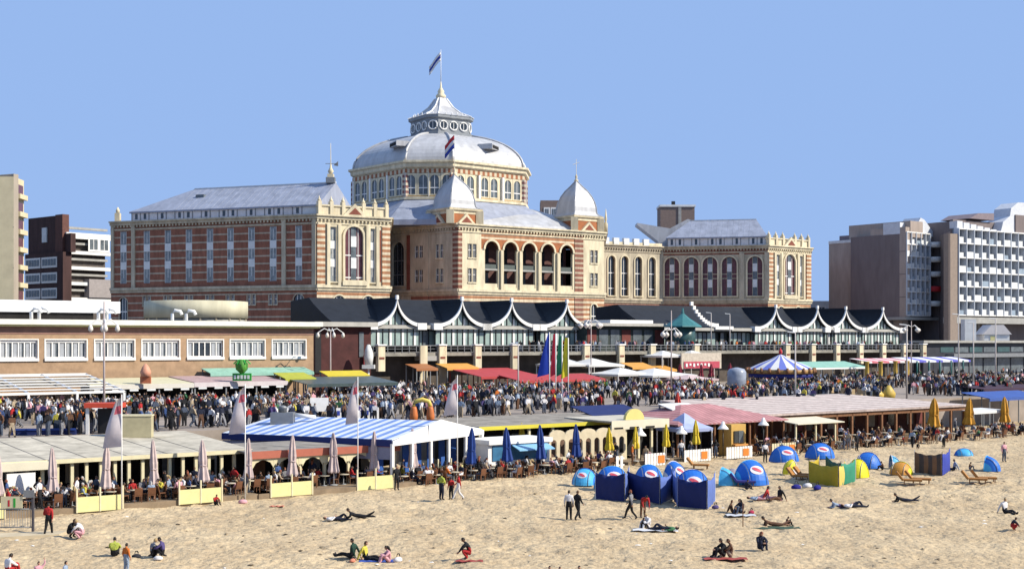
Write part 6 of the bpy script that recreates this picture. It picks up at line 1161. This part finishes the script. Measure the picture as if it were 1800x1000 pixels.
def body(pose, long=False, sleeves=False, shorts=False, low=False):
    key = (pose, long, sleeves, shorts, low)
    if key in BODY: return BODY[key]
    J = {k: Vector(v) for k, v in POSE[pose].items()}; names = list(J)
    me = bpy.data.meshes.new('sk'); me.from_pydata([J[k] for k in names], [(names.index(a), names.index(b)) for a, b in EDG], [])
    ob = bpy.data.objects.new('sk', me); COL.objects.link(ob); md = ob.modifiers.new('s', 'SKIN'); md.use_smooth_shade = True
    lay = me.skin_vertices[0].data
    for i, k in enumerate(names):
        r_ = RAD.get(k) or RAD[k[0]]; lay[i].radius = (r_, r_*(.8 if k in 'PBC' else 1)); lay[i].use_root = (k == 'P')
    if not low: sb = ob.modifiers.new('u', 'SUBSURF'); sb.levels = sb.render_levels = 1
    dg = bpy.context.evaluated_depsgraph_get(); src = ob.evaluated_get(dg).to_mesh()
    vs = [v.co.copy() for v in src.vertices]; fs = [tuple(p.vertices) for p in src.polygons]; ob.evaluated_get(dg).to_mesh_clear(); bpy.data.objects.remove(ob); bpy.data.meshes.remove(me)
    mi = []
    for f in fs:
        c = sum((vs[i] for i in f), Vector())/len(f); best = (9, 0)
        for a, b in EDG:
            k = BM.get((a, b))
            if k is None: k = {'S': 1, 'E': 1 if sleeves else 0, 'h': 2, 'K': 0 if shorts else 2, 'A': 4}.get(a[0], 1) if a not in ('C', 'P') else (1 if a == 'C' else 2)
            d = seg_d(c, J[a], J[b])/(RAD.get(a) or RAD[a[0]])
            if d < best[0]: best = (d, k)
        mi.append(best[1])
    # head: egg with nose and ears, hair shell
    up = (J['H']-J['N']).normalized(); hc = J['H']+up*.03; fwd = Vector((0, -1, 0))
    if pose == 'back': up = Vector((0, 1, 0)); fwd = Vector((0, 0, 1)); hc = J['H']
    fwd = (fwd-up*fwd.dot(up)).normalized(); sd = up.cross(fwd); nu, nv = (6, 5) if low else (12, 9)
    k0 = len(vs); ring = []
    for j in range(nv+1):
        th = PI*j/nv
        for i in range(nu):
            ph = 2*PI*i/nu; lx, ly, lz = math.sin(th)*math.cos(ph), math.sin(th)*math.sin(ph), math.cos(th)
            wd = .078*(1-.18*max(0, -lz)); p = hc+sd*lx*wd+fwd*ly*.096*(1-.1*max(0, -lz))+up*lz*.122
            if not low and ly > .93 and abs(lz+.1) < .25: p = p+fwd*.022
            vs.append(p); ring.append((lx, ly, lz))
    for j in range(nv):
        for i in range(nu):
            q = (k0+j*nu+i, k0+(j+1)*nu+i, k0+(j+1)*nu+(i+1) % nu, k0+j*nu+(i+1) % nu); fs.append(q)
            l = [sum(ring[z-k0][c] for z in q)/4 for c in range(3)]
            mi.append(3 if (l[2] > .5 or (l[1] < .25 and l[2] > -.35) or (long and l[1] < -.1)) else 0)
    m = MB(); mats = [skin, CM['grey'], CM['denim'], hairs[0], shoem]
    for q in mats: m.mi(q)
    m.v = [tuple(v) for v in vs]; m.f = [list(f) for f in fs]; m.m = mi; m.sm = [True]*len(fs)
    if not low:
        m.lathe([(.0795, -.005), (.0795, 0)], skin, 3) if False else None
        for s_ in (-1, 1):  # ears, eyes
            c = hc+sd*s_*.078; m.add([c+up*.03, c+sd*s_*.018+fwd*-.01, c-up*.03, c+fwd*-.02], [(0, 1, 2), (0, 2, 3), (2, 1, 0), (1, 3, 2), (0, 3, 1)], skin)
            c = hc+sd*s_*.03+fwd*.090+up*.012; m.add([c+sd*.012, c+up*.007, c-sd*.012, c-up*.007, c+fwd*.004], [(0, 1, 4), (1, 2, 4), (2, 3, 4), (3, 0, 4)], hairs[0])
        c = hc+fwd*.091-up*.055; m.add([c+sd*.024, c+up*.006, c-sd*.024, c-up*.008, c+fwd*.004], [(0, 1, 4), (1, 2, 4), (2, 3, 4), (3, 0, 4)], mat('lips', (.40, .14, .12), .6, .1))
        if long: m.tube([hc-fwd*.05+up*.04, hc-fwd*.10-up*.06, hc-fwd*.10-up*.20, hc-fwd*.07-up*.30], [.07, .085, .075, .03], hairs[0], 8)
        for w_, e in (('WL', 'EL'), ('WR', 'ER')):   # hands: palm, four fingers, thumb
            d = (J[w_]-J[e]).normalized(); a = d.cross(Vector((0, 1, .3))).normalized(); b = d.cross(a); s_ = 1 if w_ == 'WL' else -1
            m.tube([J[w_], J[w_]+d*.04, J[w_]+d*.085], [.028, .036, .034], skin, 6)
            for k in range(4):
                o_ = b*(k-1.5)*.019; ln = (.065, .075, .070, .055)[k]; p = J[w_]+d*.08+o_
                m.tube([p, p+d*ln*.5-a*s_*.006, p+d*ln-a*s_*.024], [.0095, .0085, .006], skin, 4)
            p = J[w_]+d*.03+b*.03; m.tube([p, p+b*.028+d*.025, p+b*.032+d*.055], [.012, .010, .007], skin, 4)
    me = m.mesh('person_'+pose); BODY[key] = me; return me
def person(loc, rz, pose, top, bot, label, hair=0, scale=1.0, long=False, sleeves=True, shorts=False, group=None, sk=None):
    me = body(pose, long, sleeves, shorts); o = bpy.data.objects.new('person', me); COL.objects.link(o)
    for i, mt in ((0, sk or skin), (1, CM[top]), (2, CM[bot]), (3, hairs[hair])): o.material_slots[i].link = 'OBJECT'; o.material_slots[i].material = mt
    o.location = loc; o.rotation_euler = (0, 0, rz); o.scale = (scale,)*3; tag(o, label, 'person', group); return o
def bp(x, y, rz, pose, top, bot, label, **k):
    p = gp(x, y); return person(p, rz, pose, top, bot, label, **k)
L_ = R(-90); R_ = R(90)     # facing left / right in the picture
bp(85, 940, 3.0, 'walk2', 'red', 'black', 'standing person in red jacket and black trousers at the lower left gate', hair=0)
bp(124, 946, 1.2, 'crouch', 'black', 'black', 'crouching person in black right of the person in red jacket', hair=1); bp(143, 947, L_, 'crouch', 'white', 'pink', 'crouching person in white and pink beside the one in black', hair=2)
bp(201, 978, 3.3, 'knees', 'lime', 'black', 'person in yellow-green shirt sitting at the lower left', hair=0); bp(222, 1008, 2.6, 'stand', 'orange', 'light blue', 'child in orange shirt below the person in yellow-green', scale=.78)
bp(268, 979, 2.2, 'knees', 'grey', 'black', 'dark clad sitting person, left one of the pair at the lower left', hair=2); bp(286, 980, R_*-1, 'knees', 'purple', 'black', 'dark clad sitting person in purple, right one of the pair', hair=0)
bp(14, 1012, 2.5, 'knees', 'white', 'red', 'person in white and red cut by the bottom left corner', hair=0); bp(68, 1038, .5, 'raise', 'pink', 'blue', 'child raising an arm at the bottom left edge', scale=.72); bp(115, 1040, 1.5, 'stand', 'light blue', 'blue', 'child in pale top whose head shows at the bottom left edge', scale=.72)
bp(379, 887, .8, 'knees', 'red', 'black', 'child in red sitting before the second yellow fence', scale=.75)
bp(592, 913, R_, 'back', 'white', 'navy', 'person in white lying on the sand, left one of two', hair=1); bp(630, 913, L_, 'front', 'black', 'black', 'dark clad person lying on the sand, right one of two')
bp(617, 982, -1.9, 'sit', 'dark green', 'black', 'person in dark green sitting, leftmost of the three near the bottom'); bp(645, 983, R_*.8, 'sit', 'yellow', 'black', 'person in yellow sitting, middle one of the three near the bottom', hair=1); bp(684, 988, L_*.8, 'knees', 'pink', 'pink', 'girl in pink sitting, rightmost of the three near the bottom', scale=.9, long=True)
bp(824, 986, L_, 'crouch', 'black', 'red', 'person in black and red bending down at the bottom centre')
bp(776, 880, 2.4, 'hips', 'lime', 'navy', 'standing person in yellow-green top below the white gable', hair=0); bp(793, 879, -2.6, 'stand', 'red', 'black', 'small standing person in red between two taller ones below the gable', scale=.85); bp(806, 880, L_, 'walk', 'red', 'white', 'person in red jacket leaning left, right one below the white gable', hair=1)
bp(1000, 912, 3.0, 'stand', 'white', 'black', 'standing person in white and black, left one of the pair by the windscreens'); bp(1015, 912, 2.4, 'walk', 'black', 'black', 'walking person all in black, right one of the pair by the windscreens', hair=1)
bp(1109, 912, -2.0, 'walk', 'grey', 'black', 'walking person in grey top and black trousers before the navy windscreens', hair=3); bp(1130, 908, .3, 'lean', 'red', 'brown', 'person in red leaning forward before the navy windscreens', hair=0)
bp(1139, 929, L_*.6, 'knees', 'white', 'white', 'person in white and lilac sitting below the one in red', hair=2); bp(1168, 934, L_*1.1, 'back', 'green', 'navy', 'person in green and navy lying below the navy windscreens'); bp(1128, 930, R_, 'knees', 'black', 'black', 'person in black crouched left of the one in white', scale=.7)
bp(1303, 901, R_*-.6, 'knees', 'navy', 'denim', 'person in navy sitting right of the blue windscreens', long=True); bp(1288, 900, R_*.8, 'sit', 'brown', 'brown', 'person in brown sitting left of the one in navy', hair=1, scale=.85)
bp(1352, 880, 1.2, 'sit', 'red', 'pink', 'sunbather in red sitting below the large sky-blue shelter', hair=0, sk=skind); bp(1369, 881, L_*.7, 'sit', 'black', 'brown', 'dark clad sunbather right of the one in red', hair=0); bp(1334, 880, R_, 'back', 'light blue', 'pink', 'person lying left of the sunbather in red', shorts=True)
bp(1360, 922, L_, 'front', 'brown', 'brown', 'tanned person lying on a dark green towel', sk=skind, sleeves=False, shorts=True); bp(1383, 921, R_, 'knees', 'brown', 'black', 'dark clad person at the right end of the dark green towel', scale=.6)
bp(1478, 893, L_, 'front', 'light blue', 'purple', 'person in pale blue lying, left one below the mustard windscreen'); bp(1500, 894, R_, 'back', 'white', 'navy', 'person in white and navy lying, right one below the mustard windscreen'); bp(1590, 881, L_, 'front', 'black', 'navy', 'dark clad person lying below the orange loungers')
bp(1272, 983, L_*.8, 'knees', 'black', 'black', 'dark clad person sitting at the bottom right, left one of the pair'); bp(1286, 983, L_*1.1, 'knees', 'brown', 'beige', 'person in brown sitting close to the dark clad one', hair=1); bp(1337, 966, .2, 'knees', 'navy', 'navy', 'red-haired person in dark navy sitting alone at the bottom right', hair=3, long=True)
bp(1768, 901, .4, 'sit', 'white', 'black', 'person in black and white sitting near the right edge', hair=2); bp(1780, 932, R_, 'crouch', 'navy', 'red', 'crouching child in navy at the right edge', scale=.7); bp(1765, 812, .3, 'stand', 'pink', 'denim', 'standing person in pink top near the right edge', hair=1)
bp(1676, 826, L_, 'sit', 'light blue', 'navy', 'person in light blue sitting right of the striped windscreen'); bp(1704, 826, 1.2, 'knees', 'brown', 'grey', 'small figure in brown left of the far right shelter', scale=.7); bp(1604, 788, -.5, 'walk', 'light blue', 'black', 'person in light blue walking above the blue shelters'); bp(1659, 785, -1.2, 'lean', 'white', 'black', 'person in white bending forward below the orange parasols'); bp(1613, 790, 0, 'crouch', 'black', 'black', 'small dark child beside the person walking in light blue', scale=.6)
bp(1312, 858, 2, 'knees', 'navy', 'navy', 'dark clad person sitting in the large sky-blue shelter', scale=.8); bp(1552, 826, -2, 'knees', 'brown', 'black', 'dark figure sitting beside the narrow pale blue shelter', scale=.8)
bp(697, 862, .4, 'stand', 'black', 'black', 'person all in black standing at the end of the last yellow fence'); bp(1345, 812, .2, 'stand', 'white', 'black', 'person in pale top and black trousers beside the left blue dome', hair=1); bp(1412, 800, 1.2, 'walk', 'black', 'black', 'person in black standing between two blue dome shelters'); bp(1492, 792, -.6, 'stand', 'beige', 'grey', 'person in beige standing at the wide timber restaurant'); bp(1506, 794, .6, 'stand', 'black', 'black', 'person in black right of the one in beige at the timber restaurant')
bp(966, 1046, .2, 'stand', 'black', 'navy', 'dark head showing at the bottom edge, left one of three', scale=.72); bp(984, 1048, .2, 'stand', 'brown', 'navy', 'dark head showing at the bottom edge, middle one of three', scale=.72, hair=1); bp(1018, 1047, .2, 'stand', 'black', 'navy', 'dark head showing at the bottom edge, right one of three', scale=.72)
NB = len([o for o in COL.objects if o.name.startswith('person')])
# cafe chairs and tables
wk = mat('wicker_brown', (.20, .085, .04), .7, .35, 5)
def chair_proto():
    th = thing('cafe_chair', 'x', 'chair', (0, 0, 0)); m = MB(); m.box(-.25, .25, -.24, .24, .40, .46, wk); m.build('seat', th)
    m = MB(); m.add([(-.25, .22, .46), (.25, .22, .46), (.25, .32, .92), (-.25, .32, .92), (-.25, .26, .46), (.25, .26, .46), (.25, .36, .92), (-.25, .36, .92)], [(0, 1, 2, 3), (7, 6, 5, 4), (0, 4, 5, 1), (1, 5, 6, 2), (2, 6, 7, 3), (3, 7, 4, 0)], wk); m.build('backrest', th)
    for a in (-.22, .22):
        for b in (-.21, .21): m = MB(); m.box(a-.02, a+.02, b-.02, b+.02, 0, .40, wk); m.build('leg', th)
    return th
def table_proto():
    th = thing('cafe_table', 'x', 'table', (0, 0, 0)); m = MB(); m.lathe([(.42, .70), (.42, .74)], mat('table_pale', (.55, .48, .36), .6, .2), 12); m.build('tabletop', th); m = MB(); m.lathe([(.24, 0), (.24, .03), (.04, .06), (.04, .70)], greyc, 8); m.build('leg', th); return th
cp, tp_ = chair_proto(), table_proto(); used = [0, 0]
def put(proto, i, loc, rz, label, group):
    o = proto if not used[i] else copy_tree(proto); used[i] = 1; place(o, loc, rz, 1.0, label, group); return o
ordw = ['leftmost', 'second from left', 'third from left', 'fourth from left', 'fifth from left', 'sixth from left', 'seventh from left', 'eighth from left', 'ninth from left', 'tenth from left', 'eleventh from left', 'twelfth from left', 'thirteenth from left', 'fourteenth from left', 'fifteenth from left', 'sixteenth from left', 'seventeenth from left', 'eighteenth from left', 'nineteenth from left', 'twentieth from left', '21st from left', '22nd from left', '23rd from left', '24th from left', '25th from left', '26th from left', '27th from left', '28th from left', '29th from left', '30th from left', '31st from left', '32nd from left', '33rd from left', '34th from left']
def place_t(x):
    for lim, s_ in ((60, 'at the left edge by the gate'), (135, 'before the white sign board'), (216, 'behind the fence left of first flag'), (315, 'right of the first flag pole'), (392, 'behind the fence beside the child'), (476, 'at the second flag pole'), (549, 'behind the middle yellow fence'), (628, 'left of the third flag pole'), (692, 'behind the last yellow fence'), (770, 'before the striped tent'), (850, 'under the white gable'), (960, 'before the snack kiosk'), (1060, 'before the cream arcade'), (1170, 'before the cream pavilion'), (1290, 'by the party tent'), (1420, 'near the ochre-orange kiosk'), (1560, 'under the wide timber restaurant'), (1680, 'near the leftmost orange parasol'), (2000, 'near the rightmost orange parasol')):
        if x < lim: return s_
def place_p(x):
    for lim, s_ in ((120, 'behind the blue platform'), (220, 'by the white pergola'), (330, 'by the khaki box'), (430, 'behind the pale roof'), (540, 'left of the banner fence'), (640, 'behind the banner fence'), (710, 'behind the striped roof'), (790, 'around the inflatable arch'), (880, 'behind the white gable'), (950, 'behind the yellow-edged roof'), (1030, 'below the tall flags'), (1140, 'behind the navy canopy'), (1250, 'behind the pink canvas roof'), (1320, 'by the silver-blue cabin'), (1450, 'at the carousel'), (1600, 'before the ochre columns'), (2000, 'below the slim masts')):
        if x < lim: return s_
def px_of(p): return 900+FP*p[0]/p[1]
tops = ['black', 'navy', 'white', 'grey', 'red', 'pink', 'light blue', 'blue', 'brown', 'beige', 'green', 'yellow', 'orange', 'purple', 'denim']; tw_ = [24, 15, 15, 9, 6, 4, 6, 4, 9, 8, 2, 1.5, 1.5, 3, 5]
bots = ['black', 'navy', 'denim', 'brown', 'beige', 'grey', 'white']; bw = [10, 5, 6, 3, 2, 2, .7]
cand = []       # (kind, loc, rz, pose)
rc = random.Random(21)
def pt(x, t):
    p = st(sx(x, t), t); z = 0
    if (x < 432 and t > .1) or (436 < x < 692 and t > 0) or (1322 < x < 1690 and t > 4.5) or (842 < x < 1088 and t > 5.5) or (1074 < x < 1166 and t > 2.5): z = .3
    else: z = sandz(p[0], p[1])
    return (p[0], p[1], z)
x = -6
k = 0
tabs = []
while x < 1800:
    row = [1.9] if x < 700 else [.8, 2.6] if x < 1080 else [3.0, 5.6] if x > 1320 else []
    if x < 432: row = [1.3, 2.9]
    for t in row:
        xx = x+rc.uniform(-5, 5)+(10 if t > 2 else 0); c = Vector(pt(xx, t)); tabs.append((xx, c))
        for j in range(4):
            a = rc.uniform(-.25, .25)+j*PI/2+A
            if rc.random() < (.80 if t < 3 else .72):
                pos = c+Vector((math.sin(a), -math.cos(a), 0))*.78; pos.z = c.z; rz = a+PI
                cand.append(['chair', tuple(pos), rz, xx])
    x += 34 if x < 700 else 31 if x < 1100 else 26
    if 1085 < x < 1330: x = 1332
cnt = {}
for i, (xx, c) in enumerate(sorted(tabs, key=lambda c: px_of(c[1]))):
    pl = place_t(px_of(c)); cnt[pl] = cnt.get(pl, -1)+1
    put(tp_, 1, tuple(c), 0, 'round pale table '+pl+', '+ordw[cnt[pl]], 'round cafe tables on the beach terraces')
people = []
cnt = {}
for kk, pos, rz, xx in sorted(cand, key=lambda c: px_of(c[1])):
    pl = place_t(px_of(pos)); cnt[pl] = cnt.get(pl, -1)+1
    put(cp, 0, pos, rz, 'brown wicker chair '+pl+', '+ordw[cnt[pl]], 'brown wicker chairs on the beach terraces')
    if rc.random() < .9: people.append(dict(loc=pos, rz=rz, pose=rc.choice(['chair', 'chair', 'chair2']), pl=place_t(px_of(pos)), v='seated'))
for q in range(46):   # standing on the terraces
    xx = rc.uniform(10, 1790); t = rc.uniform(.6, 3.6) if xx < 1320 else rc.uniform(1.5, 7)
    if xx < 850 or xx > 960: people.append(dict(loc=pt(xx, t), rz=rc.uniform(0, 6.3), pose=rc.choice(['stand', 'walk', 'hips', 'walk2']), pl=place_t(xx), v='standing'))
# promenade crowd
ro = [(-50, 752), (200, 752), (250, 758), (430, 762), (436, 738), (480, 726), (700, 734), (850, 742), (1040, 727), (1045, 712), (1150, 712), (1300, 700), (1500, 697), (1700, 700), (1735, 690), (1850, 690)]
def yroof(x):
    for (a, b), (c, d) in zip(ro, ro[1:]):
        if a <= x <= c: return b+(d-b)*(x-a)/(c-a)
    return 700
prom_people = []
cars = Vector(cx_)
tries = 0
while len(prom_people) < 2100 and tries < 30000:
    tries += 1; t = PT+1+ rc.random()*56; xx = rc.uniform(-5, 1805)
    if xx < 560 and t > 49 and rc.random() < .8: continue
    if t > 60 and rc.random() < .5: continue
    p = Vector(st(sx(xx, t), t, PZ))
    if (p-cars).length < 5.4: continue
    yh = HY-(PZ+1.72-CH)/p.y*FP
    if yh > yroof(xx)-2: continue
    # walkers thin out irregularly
    if vnoise(np.array([p.x*.16]), np.array([p.y*.16]), 9)[0] < .32: continue
    prom_people.append(dict(loc=(p.x, p.y, PZ), rz=rc.uniform(0, 6.3), pose=rc.choice(['stand', 'walk', 'walk2', 'hips', 'stand', 'walk']), pl=place_p(xx), v='standing'))
prom_people.sort(key=lambda d: d['loc'][1]); nind = max(0, 298-NB-len(people))
ind = people+prom_people[:nind]; rest = prom_people[nind:]
by = {}
for d in ind:
    d['top'] = rc.choices(tops, tw_)[0]; d['bot'] = rc.choices(bots, bw)[0]; d['x'] = px_of(d['loc'])
    d['gr'] = 'people seated on the beach terraces' if d['v'] == 'seated' else 'people standing on terraces and promenade'
    by.setdefault((d['v'], d['top'], d['pl']), []).append(d)
for (v, tc_, pl), L in by.items():
    L.sort(key=lambda d: d['x'])
    for i, d in enumerate(L):
        lab = f'{v} person in {tc_} top {pl}'
        if len(L) > 1: lab += ', '+(ordw[i] if i < len(L)-1 or i == 0 else 'rightmost')
        person(d['loc'], d['rz'], d['pose'], d['top'], d['bot'], lab, hair=rc.choice([0, 0, 1, 1, 2, 3, 4]), scale=rc.uniform(.93, 1.05) if rc.random() < .9 else .72, long=rc.random() < .4, sleeves=rc.random() < .6, shorts=rc.random() < .2, group=d['gr'])
# the rest of the crowd, one object
lows = {}
for ps in ('stand', 'walk', 'walk2', 'hips', 'chair'):
    me = body(ps, False, True, False, True); lows[ps] = (np.array([v.co[:] for v in me.vertices]), [tuple(p.vertices) for p in me.polygons], [p.material_index for p in me.polygons])
m = MB()
def addcrowd(p, rz, ps, s_=1.0):
    V, Fc_, M_ = lows[ps]; ca, sa_ = math.cos(rz)*s_, math.sin(rz)*s_; X = V[:, 0]*ca-V[:, 1]*sa_+p[0]; Y = V[:, 0]*sa_+V[:, 1]*ca+p[1]; Zz = V[:, 2]*s_+p[2]
    k0 = len(m.v); m.v += list(zip(X.tolist(), Y.tolist(), Zz.tolist())); ms = [skin, CM[rc.choices(tops, tw_)[0]], CM[rc.choices(bots, bw)[0]], hairs[rc.choice([0, 0, 1, 1, 2, 4])], shoem]; ix = [m.mi(q) for q in ms]
    for f, q in zip(Fc_, M_): m.f.append([k0+z for z in f]); m.m.append(ix[q]); m.sm.append(False)
for d in rest: addcrowd(d['loc'], d['rz'], d['pose'], rc.uniform(.9, 1.05))
for q in range(170):   # guests on the restaurant terrace
    xx = rc.uniform(900, 1610); t = TW+rc.uniform(.8, 10); p = st(sx(xx, t), t, Z(TZ)); addcrowd(p, rc.uniform(0, 6.3), 'stand')
m.build('crowd', kind='stuff', label='dense distant crowd of people filling the promenade and the restaurant terrace', cat='crowd')
